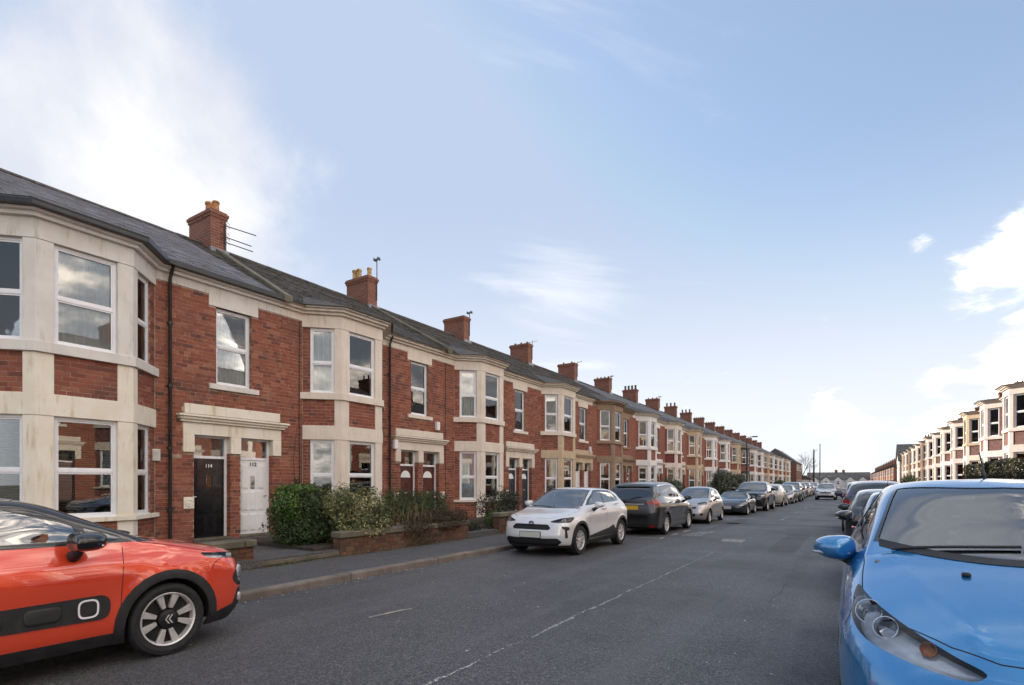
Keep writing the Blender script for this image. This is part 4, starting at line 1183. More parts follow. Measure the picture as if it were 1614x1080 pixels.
def car_grid(S, q):
    L, W2 = S['L'], S['W'] / 2
    zc, zb, yb = pchip(S['zc']), pchip(S['zb']), pchip(S['yb'])
    ey, ez = pchip([(k[0], k[1]) for k in S['ce']]), pchip([(k[0], k[2]) for k in S['ce']])
    xA, xC = S['ce'][0][0], S['ce'][-1][0]
    z0 = pchip(S['z0']); zs = pchip(S['zs']); tap = pchip(S['tap'])
    fac = S.get('fac', (.90, .972, .998, 1.0))
    XF, XR = S['XF'], S['XR']; RF, RR = S.get('RF', .55), S.get('RR', .5); eF, eR = S.get('eF', .62), S.get('eR', .55)
    n1, n2, n3 = int(22 * q), int(76 * q), int(18 * q)
    def Y(j, x):
        return W2 * yb(x) if j == 4 else W2 * fac[j] * tap(x)
    def Z(j, x):
        a, b, c = z0(x), zs(x), zb(x)
        return (a, a + (b - a) * .22, a + (b - a) * .62, b, c)[j]
    rows = []
    def station(kind, t):
        P = []
        for j in range(5):
            if kind == 0:
                a = t * math.pi / 2; xc = XF[j] + RF; Yc = Y(j, xc)
                y = Yc * math.sin(a) ** eF if a > 0 else 0.0; x = XF[j] + RF * (1 - (math.cos(a) ** eF if a < math.pi / 2 - 1e-6 else 0))
            elif kind == 1:
                x = XF[j] + RF + (XR[j] - RR - XF[j] - RF) * t; y = Y(j, x)
            else:
                a = (1 - t) * math.pi / 2; xc = XR[j] - RR; Yc = Y(j, xc)
                y = Yc * math.sin(a) ** eR if a > 1e-6 else 0.0; x = XR[j] - RR * (1 - (math.cos(a) ** eR if a < math.pi / 2 - 1e-6 else 0))
            P.append([x, y, Z(j, x)])
        bx, by, bz = P[4]
        cz = float(zc(bx)); 
        if by < 1e-4: cz = bz = P[4][2] = float(zc(bx)) if kind != 1 else bz
        cz = max(cz, bz)
        def hood(tt, hh): return [bx, by * (1 - tt), bz + (cz - bz) * hh]
        H = [hood(.10, .34), hood(.36, .78), hood(.68, .96)]
        yE, zE = float(ey(bx)), float(ez(bx))
        yE = min(yE, by * .995); zE = max(zE, bz + .004)
        G = [[bx, (by + yE) / 2 + .022 * min(1, (zE - bz) / .3), (bz + zE) / 2], [bx, yE, zE], [bx, yE * .56, zE + (cz - zE) * .80]]
        w = sstep(xA - .22, xA + .02, bx) * (1 - sstep(xC - .02, xC + .2, bx))
        for g, hh in zip(G, H):
            P.append([bx, hh[1] + (g[1] - hh[1]) * w, hh[2] + (g[2] - hh[2]) * w])
        P.append([bx, 0.0, cz])
        return P
    st = [station(0, i / n1) for i in range(n1)] + [station(1, i / n2) for i in range(n2 + 1)] + [station(2, (i + 1) / n3) for i in range(n3)]
    segs = [max(1, int(s * q + .5)) for s in (3, 4, 5, 4, 5, 5, 4, 4)]
    tt = np.concatenate([np.arange(s) / s + k for k, s in enumerate(segs)] + [[8.0]])
    out = []
    idx = np.arange(9)
    for P in st:
        P = np.array(P)
        fx = np.interp(tt, idx, P[:, 0]); fy = pchip(list(zip(idx, P[:, 1])))(tt); fz = pchip(list(zip(idx, P[:, 2])))(tt)
        out.append(np.stack([fx, fy, fz], 1))
    G = np.array(out)
    # wheel-arch flares and a waist under the shoulder
    for xa in (S['xf'], S['xr']):
        d = np.hypot(G[..., 0] - xa, G[..., 2] - S['r'])
        k = np.exp(-((d - S['r'] - .07) / .08) ** 2) * (G[..., 1] > .62 * W2) * (G[..., 2] < 1.2 * S['r'] * 2)
        G[..., 1] += S.get('flare', .016) * k
    mid = (S['xf'] + S['xr']) / 2; half = (S['xr'] - S['xf']) / 2 - S['r']
    k = np.exp(-((G[..., 0] - mid) / half) ** 4) * np.exp(-((G[..., 2] - S.get('zw', .62)) / .13) ** 2) * (G[..., 1] > .7 * W2)
    G[..., 1] -= S.get('waist', .016) * k
    for (cx, cz_, sx, sz, amp) in S.get('dents', ()):
        k = np.exp(-((G[..., 0] - cx) / sx) ** 2 - ((G[..., 2] - cz_) / sz) ** 2) * (G[..., 1] > .6 * W2)
        G[..., 1] += amp * k
    for (cy, w, x0, x1, amp) in S.get('creases', ()):                  # bonnet creases: ridge following y = cy(x)
        f = pchip(cy); yy = f(G[..., 0])
        k = np.exp(-np.abs((G[..., 1] - yy) / w) ** 1.3) * (G[..., 0] > x0) * (G[..., 0] < x1) * np.minimum(1, np.maximum(0, (G[..., 0] - x0) / .12)) * np.minimum(1, np.maximum(0, (x1 - G[..., 0]) / .12))
        upper = (np.arange(G.shape[1]) >= sum(segs[:4]))[None, :]
        G[..., 2] += amp * k * upper
    return G

def round_poly(pts, r=0.03, n=4):
    """round the corners of a 3D polygon"""
    out = []; P = [Vector(p) for p in pts]; N = len(P)
    for i in range(N):
        a, b, c = P[i - 1], P[i], P[(i + 1) % N]
        u, v = (a - b), (c - b); lu, lv = u.length, v.length
        rr = min(r, lu * .45, lv * .45)
        p, q = b + u / lu * rr, b + v / lv * rr
        for k in range(n + 1):
            t = k / n; out.append(p.lerp(b, t).lerp(b.lerp(q, t), t))
    return out

def smooth_poly(pts, n=5):
    """closed Catmull-Rom through the points"""
    P = [Vector(p) for p in pts]; N = len(P); out = []
    for i in range(N):
        a, b, c, d = P[i - 1], P[i], P[(i + 1) % N], P[(i + 2) % N]
        for k in range(n):
            t = k / n
            out.append(.5 * ((2 * b) + (c - a) * t + (2 * a - 5 * b + 4 * c - d) * t * t + (3 * b - a - 3 * c + d) * t ** 3))
    return out

class Body:
    def __init__(self, S, q):
        self.S = S
        G = car_grid(S, q); self.G = G
        ni, nj, _ = G.shape
        bm = bmesh.new()
        vs = [[bm.verts.new(G[i, j]) for j in range(nj)] for i in range(ni)]
        for i in range(ni - 1):
            for j in range(nj - 1):
                try: bm.faces.new((vs[i][j], vs[i][j + 1], vs[i + 1][j + 1], vs[i + 1][j]))
                except ValueError: pass
        bmesh.ops.remove_doubles(bm, verts=bm.verts, dist=2e-4)
        bmesh.ops.dissolve_degenerate(bm, edges=bm.edges, dist=1e-5)
        bm.normal_update()
        # make the side face outwards
        s = sum(f.normal.y * f.calc_area() for f in bm.faces)
        if s < 0: bmesh.ops.reverse_faces(bm, faces=bm.faces)
        bm.normal_update()
        self.vn = []
        bm.verts.index_update(); bm.verts.ensure_lookup_table()
        for v in bm.verts:
            n = Vector((0, 0, 0))
            for f in v.link_faces: n += f.normal * f.calc_area()
            if v.co.y < 1e-3: n.y = 0
            self.vn.append(n.normalized() if n.length > 1e-9 else Vector((0, 0, 1)))
        self.tv = [v.co.copy() for v in bm.verts]
        tris = []
        for f in bm.faces:
            k = [v.index for v in f.verts]
            for a in range(1, len(k) - 1): tris.append((k[0], k[a], k[a + 1]))
        self.tris = tris
        self.bvh = BVHTree.FromPolygons(self.tv, tris)
        self.bm = bm
        self.lay = bm.faces.layers.int.new('part')
        self.ids = {}
        self.center = Vector((S['L'] / 2, 0, .5))
    def normal_at(self, p):
        co, no, i, d = self.bvh.find_nearest(p)
        a, b, c = self.tris[i]; A, B, C_ = self.tv[a], self.tv[b], self.tv[c]
        v0, v1, v2 = B - A, C_ - A, co - A
        d00, d01, d11, d20, d21 = v0.dot(v0), v0.dot(v1), v1.dot(v1), v2.dot(v0), v2.dot(v1)
        den = d00 * d11 - d01 * d01
        if abs(den) < 1e-14: return self.vn[a]
        v = (d11 * d20 - d01 * d21) / den; w = (d00 * d21 - d01 * d20) / den
        n = self.vn[a] * (1 - v - w) + self.vn[b] * v + self.vn[c] * w
        return n.normalized() if n.length > 1e-9 else no
    def snap(self, p):
        co, no, i, d = self.bvh.find_nearest(Vector(p)); return co
    def cut(self, name, pts, maxd=.35, ndot=.12, allow=None, over=()):
        """mark the body faces inside a 3D outline (projected along its own normal) as part `name`"""
        pid = self.ids.setdefault(name, len(self.ids) + 1)
        ok = {0} | {self.ids[o] for o in over if o in self.ids}
        P = [Vector(p) for p in pts]; c = sum(P, Vector()) / len(P)
        n = Vector((0, 0, 0))
        for i in range(len(P)):
            a, b = P[i] - c, P[(i + 1) % len(P)] - c; n += a.cross(b)
        n.normalize()
        if n.dot(c - self.center) < 0: n = -n
        e1 = (P[1] - P[0]); e1 -= n * e1.dot(n); e1.normalize(); e2 = n.cross(e1)
        p2 = [Vector(((p - c).dot(e1), (p - c).dot(e2), 0)) for p in P]
        rad = max(p.length for p in p2) + .02
        lay = self.lay
        cand = [f for f in self.bm.faces if f[lay] in ok and f.normal.dot(n) > ndot and abs((f.calc_center_median() - c).dot(n)) < maxd and (f.calc_center_median() - c).length < rad + maxd]
        area = sum(p2[i].x * p2[(i + 1) % len(p2)].y - p2[(i + 1) % len(p2)].x * p2[i].y for i in range(len(p2)))
        if area < 0: p2.reverse()
        N = len(p2)
        convex = all(((p2[(i + 1) % N] - p2[i]).cross(p2[(i + 2) % N] - p2[(i + 1) % N])).z > -1e-7 for i in range(N))
        polys = [p2] if convex else [[p2[k] for k in t] for t in tessellate_polygon([p2])]
        for tri in polys:
            M = len(tri)
            ar = sum(tri[i].x * tri[(i + 1) % M].y - tri[(i + 1) % M].x * tri[i].y for i in range(M))
            if abs(ar) < 1e-7: continue
            if ar < 0: tri = tri[::-1]
            x0, x1 = min(p.x for p in tri) - .001, max(p.x for p in tri) + .001; y0, y1 = min(p.y for p in tri) - .001, max(p.y for p in tri) + .001
            cand = [f for f in cand if f.is_valid and f[lay] in ok]
            faces = []
            for f in cand:
                us = [((v.co - c).dot(e1), (v.co - c).dot(e2)) for v in f.verts]
                if max(u[0] for u in us) < x0 or min(u[0] for u in us) > x1 or max(u[1] for u in us) < y0 or min(u[1] for u in us) > y1: continue
                faces.append(f)
            other = set(cand) - set(faces)
            pool = list(faces)
            for i in range(M):
                a, b = tri[i], tri[(i + 1) % M]
                d = b - a
                if d.length < 1e-6: continue
                inn = Vector((-d.y, d.x, 0)).normalized()
                no = e1 * inn.x + e2 * inn.y; co = c + e1 * a.x + e2 * a.y
                geom = list({e for f in faces for e in f.edges}) + list({v for f in faces for v in f.verts}) + faces
                r = bmesh.ops.bisect_plane(self.bm, geom=geom, plane_co=co, plane_no=no, dist=1e-5)
                fs = [g for g in r['geom'] if isinstance(g, bmesh.types.BMFace) and g.is_valid]
                nf = []
                for f in fs:
                    if (f.calc_center_median() - co).dot(no) > 0: nf.append(f)
                    else: other.add(f)
                faces = nf
            for f in faces:
                if f.is_valid: f[lay] = pid
            cand = [f for f in other if f.is_valid]
            for f in cand: f.normal_update()
        return pid
    def arrays(self, name, offset=0.0, pred=None, skirt=0.0):
        pid = 0 if name == 'body' else self.ids.get(name, -99)
        fs = [f for f in self.bm.faces if f[self.lay] == pid and (pred is None or pred(f))]
        return self.pack(fs, offset, skirt)
    def pack(self, fs, offset=0.0, skirt=0.0):
        vmap = {}; V = []; Nn = []; F = []
        for f in fs:
            ii = []
            for v in f.verts:
                if v not in vmap:
                    n = self.normal_at(v.co); vmap[v] = len(V)
                    p = v.co + n * offset
                    if v.co.y < 2e-4: p.y = 0.0
                    V.append(p); Nn.append(n)
                ii.append(vmap[v])
            F.append(tuple(ii))
        if skirt:
            fset = set(fs)
            for f in fs:
                for lp in f.loops:
                    e = lp.edge
                    if sum(1 for g in e.link_faces if g in fset) == 1 and not (e.verts[0].co.y < 2e-4 and e.verts[1].co.y < 2e-4):
                        a, b = lp.vert, lp.link_loop_next.vert
                        k = len(V)
                        pa, pb = V[vmap[a]], V[vmap[b]]; na, nb = Nn[vmap[a]], Nn[vmap[b]]
                        side = (pb - pa).cross(na)
                        side = side.normalized() if side.length > 1e-9 else na
                        V += [pa.copy(), pb.copy(), pb - nb * skirt, pa - na * skirt]; Nn += [side] * 4
                        F.append((k + 1, k, k + 3, k + 2))
        return V, Nn, F
    def make(self, arr, name, mat, parent, mirror='both', side=1):
        """mirror 'both': one mesh with both halves; 'one': only the given side"""
        V, Nn, F = arr
        if not F: return None
        v, n, f = [], [], []
        if mirror == 'both' or side > 0:
            v += [tuple(p) for p in V]; n += [tuple(p) for p in Nn]; f += F
        if mirror == 'both' or side < 0:
            k = len(v); v += [(p.x, -p.y, p.z) for p in V]; n += [(p.x, -p.y, p.z) for p in Nn]; f += [tuple(k + i for i in reversed(t)) for t in F]
        me = bpy.data.meshes.new(name); me.from_pydata(v, [], f); me.update()
        me.materials.append(MATS[mat])
        me.polygons.foreach_set('use_smooth', [True] * len(me.polygons))
        me.normals_split_custom_set_from_vertices(n)
        return link(name, me, parent)
    def seam(self, m, pts, side, w=.006, step=.04, off=.0008):
        """dark ribbon lying on the surface along a polyline"""
        P = []
        for a, b in zip(pts, pts[1:]):
            a, b = Vector(a), Vector(b); k = max(1, int((b - a).length / step))
            for i in range(k): P.append(a.lerp(b, i / k))
        P.append(Vector(pts[-1]))
        Q = [(self.snap(p), self.normal_at(p)) for p in P]
        for s in (side,):
            prev = None
            for i, (p, n) in enumerate(Q):
                d = (Q[min(i + 1, len(Q) - 1)][0] - Q[max(i - 1, 0)][0])
                t = d.cross(n); t = t.normalized() * w / 2 if t.length > 1e-9 else Vector((w / 2, 0, 0))
                c = p + n * off; a, b = c + t, c - t
                if s < 0: a = Vector((a.x, -a.y, a.z)); b = Vector((b.x, -b.y, b.z))
                if prev is not None: m.quad(prev[0], a, b, prev[1])
                prev = (a, b)

def circle_xz(x, z, y, r, n=28, a0=0, a1=2 * math.pi):
    return [(x + r * math.cos(a0 + (a1 - a0) * i / n), y, z + r * math.sin(a0 + (a1 - a0) * i / n)) for i in range(n if a1 - a0 > 6.2 else n + 1)]

def wheel_meshes(r, rim, width, style):
    key = ('wheel', round(r, 3), round(rim, 3), round(width, 3), style)
    def mk():
        hw = width / 2
        t = MB(); t.lathe([(rim * .99, hw * .75), (rim * 1.02, hw * .92), (rim + (r - rim) * .45, hw * 1.04), (r * .955, hw * .95), (r * .985, hw * .78), (r, hw * .45), (r, -hw * .45), (r * .985, -hw * .78), (r * .955, -hw * .95), (rim * 1.02, -hw * .9), (rim * .9, -hw * .8)], 40, axis='y')
        tyre = t.mesh('wheel', 'tyre', smooth='auto')
        m = MB()                                                      # +y is the outer side
        m.lathe([(rim * .88, hw * .2), (rim * .92, hw * .84), (rim * .985, hw * .93), (rim * 1.0, hw * .80)], 40, axis='y')
        n = {'c3': 4, 'five': 5, 'ten': 10, 'multi': 12, 'six': 6, 'seven': 7}[style]
        yo, yi = hw * .78, hw * .45
        for k in range(n):
            a = 2 * math.pi * k / n + math.pi / 2
            subs = ((-.33, .07), (.33, .07)) if style == 'c3' else ((-.14, .05), (.14, .05)) if style in ('five', 'six') else ((0, .06),)
            if style == 'c3' and k >= 6: continue
            for (da, wa) in subs:
                r0, r1 = rim * (.40 if style == 'c3' else .2), rim * .95
                b0, b1 = a + da * (.9 if style == 'c3' else .4), a + da
                w0, w1 = (rim * .075, rim * .135) if style == 'c3' else (rim * .10, rim * .075)
                i0 = len(m.v)
                for (rr, bb, ww, yy) in ((r0, b0, w0, yo - .012), (r1, b1, w1, yo)):
                    c, s = math.cos(bb), math.sin(bb)
                    for (sd, yyy) in ((-1, yy), (1, yy), (1, yy - .035), (-1, yy - .035)):
                        m.v.append((rr * c - sd * ww * s, yyy, rr * s + sd * ww * c))
                for q in ((0, 1, 2, 3), (7, 6, 5, 4), (0, 4, 5, 1), (1, 5, 6, 2), (2, 6, 7, 3), (3, 7, 4, 0)): m.f.append(tuple(i0 + z for z in q))
        rimm = m.mesh('rim', 'alloy', smooth='auto', bevel=.003)
        d = MB(); d.lathe([(0.001, hw * .30), (rim * .9, hw * .30), (rim * .9, -hw * .5)], 32, axis='y'); disc = d.mesh('brake_disc', 'alloy_dark')
        cpb = MB(); cpb.lathe([(.001, yo + .012), (rim * .16, yo + .012), (rim * (.34 if style == 'c3' else .2), yo - .004), (rim * (.34 if style == 'c3' else .2), yi)], 24, axis='y')
        cap = cpb.mesh('hub_cap', 'alloy_dark' if style == 'c3' else 'alloy', smooth='auto')
        return tyre, rimm, disc, cap
    return cached(key, mk)

def add_wheel(root, S, x, side, steer=0.0):
    tw = S.get('tw', .205); ty, rm, ds, cp = wheel_meshes(S['r'], S['rim'], tw, S.get('wstyle', 'ten'))
    y = (S['W'] / 2 - .012 - tw / 2 - S.get('win', .0)) * side
    o = link('wheel', ty, root, (x, y, S['r']), (0 if side > 0 else math.pi) + steer)
    o2 = link('rim', rm, o); link('brake_disc', ds, o); link('hub_cap', cp, o)
    if S.get('chevron'):
        m = MB(); yo = tw / 2 * .78 + .014
        for k in range(2):
            z = .022 - .030 * k
            m.poly([(-.04, yo, z - .03), (0, yo, z), (0, yo, z + .013), (-.04, yo, z - .015)]); m.poly([(0, yo, z), (.04, yo, z - .03), (.04, yo, z - .015), (0, yo, z + .013)])
        me = m.mesh('badge', 'alloy'); me.transform(Matrix.Rotation(R(90 if side > 0 else 90), 4, 'Y')); link('badge', me, o)
    return o

def make_car(label, cat, S, loc, rz, group, q=1.0, scale=1.0):
    root = thing('parked_car', label, cat, loc, rz, group)
    if scale != 1.0: root.scale = scale if isinstance(scale, tuple) else (scale,) * 3
    B = Body(S, q); W2 = S['W'] / 2; r = S['r']
    zb, yb, zc = pchip(S['zb']), pchip(S['yb']), pchip(S['zc'])
    ey, ez = pchip([(k[0], k[1]) for k in S['ce']]), pchip([(k[0], k[2]) for k in S['ce']])
    ar = S.get('arch', r + .055)
    for nm, xa in (('well_f', S['xf']), ('well_r', S['xr'])):
        if S.get('clad'):
            B.cut('arch_trim#' + nm, circle_xz(xa, r + .0, W2, ar + S['clad'], 30), maxd=.3, ndot=.25)
        B.cut('well', circle_xz(xa, r + .0, W2, ar, 30), maxd=.35, ndot=.05, over=('arch_trim#' + nm,))
    if S.get('sill'):
        B.cut('sill_trim', [(S['xf'] + ar - .02, W2, -.1), (S['xr'] - ar + .02, W2, -.1), (S['xr'] - ar + .02, W2, S['sill']), (S['xf'] + ar - .02, W2, S['sill'] * .96)], maxd=.4, ndot=-.3, over=())
    for (nm, pts, kw) in S['cuts'](B, zb, yb, zc, ey, ez):
        B.cut(nm, pts, **kw)
    P = S['paint']
    body = B.make(B.arrays('body'), 'body', P, root)
    parts = S['parts']
    made = {}
    for nm in B.ids:
        base = nm.split('#')[0]
        if base == 'well': continue
        mat, off, mirr, skirt = parts[base]
        if base == 'headlight':
            for sd in (1, -1):
                bucket = B.make(B.arrays(nm, -.055, skirt=-.055), 'headlight', mat, root, 'one', sd)
                B.make(B.arrays(nm, 0.001), 'lens', 'lamp_glass', bucket, 'one', sd)
                for (px, py, pz, rr, mt, nv) in S.get('lamps', ()):
                    m = MB(); m.lathe([(.001, rr * .55), (rr * .35, rr * .45), (rr * .75, rr * .2), (rr, -.02), (rr * 1.06, -.02), (rr * 1.08, .01)], 20)
                    me = m.mesh('lamp', mt, smooth='auto')
                    p = B.snap((px, py, pz)); n = Vector(nv).normalized()
                    p = p - B.normal_at(p) * .035
                    q_ = (-n).to_track_quat('Z', 'Y')
                    M4 = Matrix.Translation(p) @ q_.to_matrix().to_4x4()
                    if sd < 0: M4 = Matrix.Scale(-1, 4, (0, 1, 0)) @ M4
                    me.transform(M4)
                    if sd < 0: me.flip_normals()
                    link('lamp', me, bucket)
        elif mirr == 'pair':
            for sd in (1, -1): B.make(B.arrays(nm, off, skirt=skirt), base, mat, root, 'one', sd)
        else:
            B.make(B.arrays(nm, off, skirt=skirt), base, mat, root)
    # inner trim so that the cabin is dark inside
    x0, x1 = S['cabin']
    tr = B.arrays('body', -.045, pred=lambda f: x0 < f.calc_center_median().x < x1)
    it = B.make(tr, 'interior_trim', 'car_interior', root)
    # seams
    for pl_ in S.get('seams', ()):
        for sd in (1, -1):
            m = MB(); B.seam(m, pl_, sd); m.obj('panel_gap', 'seam', root)
    # wheel wells, floor, cabin
    for xa in (S['xf'], S['xr']):
        for sd in (1, -1):
            m = MB(); w = W2 - .02; n = 16; yi = w - .30
            ring = [(xa + (ar + .01) * math.cos(math.pi * 1.08 * i / n - .04 * math.pi), r + (ar + .01) * math.sin(math.pi * 1.08 * i / n - .04 * math.pi)) for i in range(n + 1)]
            for a, b in zip(ring, ring[1:]): m.quad((a[0], w * sd, a[1]), (b[0], w * sd, b[1]), (b[0], yi * sd, b[1]), (a[0], yi * sd, a[1]))
            m.poly([(p[0], yi * sd, p[1]) for p in ring])
            m.obj('wheel_well', 'underbody', root)
    m = MB(); zf = S['z0'][1][1] + .03
    m.box(S['XF'][0] + .12, S['XR'][0] - .12, -W2 * .62, W2 * .62, zf - .02, zf + .02); m.box(S['xf'] + ar, S['xr'] - ar, -W2 * .88, W2 * .88, zf - .015, zf + .015); m.obj('underbody', 'underbody', root)
    cx = S.get('seatx', x0 + 1.05); bz = float(zb((x0 + x1) / 2))
    if S.get('cab', True):
        m = MB(); dz_ = bz - .05; xd = S.get('dashx', x0 + .25)
        yw = W2 * .80
        m.extr([(xd - .35, dz_ - .02), (xd, dz_ + .015), (xd + .32, dz_ + .0), (xd + .42, dz_ - .06), (xd + .45, dz_ - .22), (xd + .30, dz_ - .5), (xd - .35, dz_ - .5)], 'y', -yw, yw)
        m.obj('dashboard', 'car_dash', root, bevel=.01)
        for sd in (1, -1):
            for row in range(S.get('rows', 2)):
                sx = cx + row * .88
                if sx > x1 - .3: continue
                m = MB(); m.superbox((sx, .37 * sd, bz - .50), (.27, .25, .10), .45)
                m.superbox((sx + .30, .37 * sd, bz - .18), (.085, .25, .36), .5); m.superbox((sx + .35, .37 * sd, bz + .24), (.055, .13, .10), .6)
                m.obj('seat', 'car_seat', root, smooth=True)
        sw = S.get('driver', 1)
        m = MB(); pts = []
        for i in range(25):
            a = 2 * math.pi * i / 24; pts.append((xd + .50 + .08 * math.sin(a), .37 * sw + .185 * math.cos(a), bz - .05 + .165 * math.sin(a)))
        m.tube(pts, .016, 8); m.superbox((xd + .47, .37 * sw, bz - .07), (.03, .075, .06), .7, 12, 8)
        m.tube([(xd + .49, .37 * sw - .17, bz - .06), (xd + .47, .37 * sw, bz - .07), (xd + .49, .37 * sw + .17, bz - .06)], .018, 6)
        m.obj('steering_wheel', 'car_interior', root, smooth=True)
        p = B.snap((S['mirx'], 0, 1.6)) if 'mirx' in S else None
        if p is not None:
            m = MB(); m.superbox((p.x + .05, 0, p.z - .10), (.018, .115, .032), .5); m.tube([(p.x + .05, 0, p.z - .09), (p.x + .01, 0, p.z - .01)], .012, 6); m.obj('rear_view_mirror', 'car_interior', root, smooth=True)
    for sd in (1, -1):
        add_wheel(root, S, S['xf'], sd); add_wheel(root, S, S['xr'], sd)
    # door mirrors
    if 'mirror' in S:
        mx, my, mz, sx, sy, sz, cap, low = S['mirror']
        for sd in (1, -1):
            m = MB()
            nu, nv = 24, 14
            i0 = len(m.v)
            for j in range(nv + 1):                                    # egg-shaped housing, flat at the back
                b = -math.pi / 2 + math.pi * j / nv
                for qq in range(nu):
                    a = 2 * math.pi * qq / nu
                    ca, sa = math.cos(b) * math.cos(a), math.cos(b) * math.sin(a)
                    x = -sx * (abs(ca) ** .75) if ca < 0 else sx * .45 * (abs(ca) ** .5)
                    y = sy * math.copysign(abs(sa) ** .8, sa); z = sz * math.copysign(abs(math.sin(b)) ** .8, math.sin(b)) * (1 - .22 * sa)
                    m.v.append((mx + x + .35 * sx * abs(sa) , (my + y) * sd, mz + z))
            for j in range(nv):
                for qq in range(nu):
                    a_, b_ = i0 + j * nu, i0 + (j + 1) * nu; k = (qq + 1) % nu
                    fc = (a_ + qq, a_ + k, b_ + k, b_ + qq)
                    m.f.append(fc if sd > 0 else fc[::-1])
            o = m.obj('door_mirror', cap, root, smooth=True)
            m = MB(); m.tube([(mx + .02, (my - sy * .35) * sd, mz - sz * .75), (mx + .02, (my - sy * .9) * sd, mz - sz * 1.25), (mx + .03, (my - sy * 1.35) * sd, mz - sz * 1.6)], [.030, .038, .05], 10)
            m.obj('mirror_arm', 'black_plastic', o, smooth=True)
            if low:
                m = MB(); m.tube([(mx - sx * .8 + .35 * sx * abs(t), (my + sy * t) * sd, mz - sz * .38) for t in (-.7, -.3, .1, .5, .85, .98)], [.008, .011, .011, .011, .010, .006], 8); m.obj('indicator', low, o, smooth=True)
    for fn in S.get('extras', ()): fn(root, B, S)
    B.bm.free()
    return root

# ---- parts table: material, offset, mirroring, skirt
def base_parts(**kw):
    d = dict(windscreen=('car_glass', -.004, 'both', 0), side_window=('car_glass', -.004, 'pair', 0), rear_window=('car_glass_dark', -.004, 'both', 0), window_surround=('gloss_black', .0015, 'both', 0),
             headlight=('lamp_bowl', 0, 'pair', 0), tail_light=('red_lens', .004, 'pair', .01), grille=('mesh_grille', -.018, 'both', -.02), lower_grille=('mesh_grille', -.018, 'both', -.02), bumper_trim=('black_plastic', .004, 'both', .01),
             fog_recess=('black_plastic', -.008, 'pair', -.012), arch_trim=('black_plastic', .010, 'pair', .02), side_surround=('gloss_black', .0015, 'pair', 0), sill_trim=('black_plastic', .004, 'pair', .01), roof_panel=('gloss_black', 0, 'both', 0), side_trim=('black_plastic', .012, 'pair', .018),
             day_light=('drl', .003, 'pair', .006), fog_reflector=('red_lens', .004, 'pair', .006), rear_panel=('black_plastic', .003, 'both', .01), bonnet_trim=('chrome', .004, 'both', .008))
    d.update(kw); return d

def std_windows(B, zb, yb, zc, ey, ez, S, ws, rear, sides, ylim=None):
    """windscreen (centre base x, corner base x, corner top x, header centre x), rear window and side windows in side view"""
    out = []
    W2 = S['W'] / 2
    cb, kb, kt, ht = ws
    ky = float(ey(kb)) - .035; ty = float(ey(kt)) - .045
    n = 6
    base = [(cb + (kb - cb) * (i / n) ** 2.2, ky * i / n, float(zc(cb)) + (float(ez(kb)) - float(zc(cb))) * (i / n) ** 2) for i in range(n + 1)]
    top = [(ht + (kt - ht) * (i / n) ** 2, ty * i / n, float(zc(ht)) + (float(ez(kt)) + .02 - float(zc(ht))) * (i / n) ** 2) for i in range(n, -1, -1)]
    big = [(p[0] - .02, p[1] + (.028 if i == n else 0), p[2] - .01) for i, p in enumerate(base)] + [(p[0] + .012, p[1] + (.02 if i == 0 else 0), p[2]) for i, p in enumerate(top)]
    base = [(base[0][0], -.02, base[0][2])] + base[1:]; top = top[:-1] + [(top[-1][0], -.02, top[-1][2])]
    big = [(big[0][0], -.02, big[0][2])] + big[1:-1] + [(big[-1][0], -.02, big[-1][2])]
    out.append(('windscreen', base + top, dict(maxd=.35, ndot=.1)))
    out.append(('window_surround', big, dict(maxd=.35, ndot=.1)))
    if rear:
        (r0, y0), (r1, y1) = rear                                       # (x at top, half width), (x at base, half width)
        zt, zl = float(zc(r0)), float(zc(r1))
        out.append(('rear_window', round_poly([(r0, -.3, zt), (r0, y0, zt - .015), (r1, y1, zl - .01), (r1, -.3, zl)], .07), dict(maxd=.3, ndot=.15)))
    for i, poly in enumerate(sides):
        pts = [(x, W2 * .86, z) for (x, z) in poly]
        out.append(('side_window#%d' % i, round_poly(pts, .025, 3), dict(maxd=.4, ndot=.15)))
    return out

def plate(root, B, mat, x, z, w=.52, h=.112, rear=False, text=None):
    p = B.snap((x, 0, z)); s = 1 if rear else -1
    m = MB(); X = p.x + s * .014
    m.box(min(X, X + s * .008), max(X, X + s * .008), -w / 2, w / 2, z - h / 2, z + h / 2)
    o = m.obj('number_plate', mat, root, bevel=.003)
    f = MB(); X2 = p.x + s * .002; f.box(min(X2, X2 + s * .013), max(X2, X2 + s * .013), -w / 2 - .012, w / 2 + .012, z - h / 2 - .012, z + h / 2 + .012); f.obj('plate_holder', 'black_plastic', o)
    return o
# ---- car specifications
def ring_badge(root, B, x, z, y_hint, w, h, t, mat, name='badge'):
    """rounded-square ring lying on the side"""
    for sd in (1, -1):
        m = MB(); n = 32; inner, outer = [], []
        for i in range(n):
            a = 2 * math.pi * i / n; ca, sa = math.cos(a), math.sin(a)
            ex = lambda q: math.copysign(abs(q) ** .6, q)
            for lst, k in ((inner, 1.0), (outer, 1.0 + t / w)):
                px, pz = x + ex(ca) * w * k, z + ex(sa) * h * k
                p = B.snap((px, y_hint, pz)); nn = B.normal_at(p); p = p + nn * .019
                lst.append((p.x, p.y * sd, p.z))
        for i in range(n):
            k = (i + 1) % n
            m.quad(inner[i], inner[k], outer[k], outer[i])
        m.obj(name, mat, root)

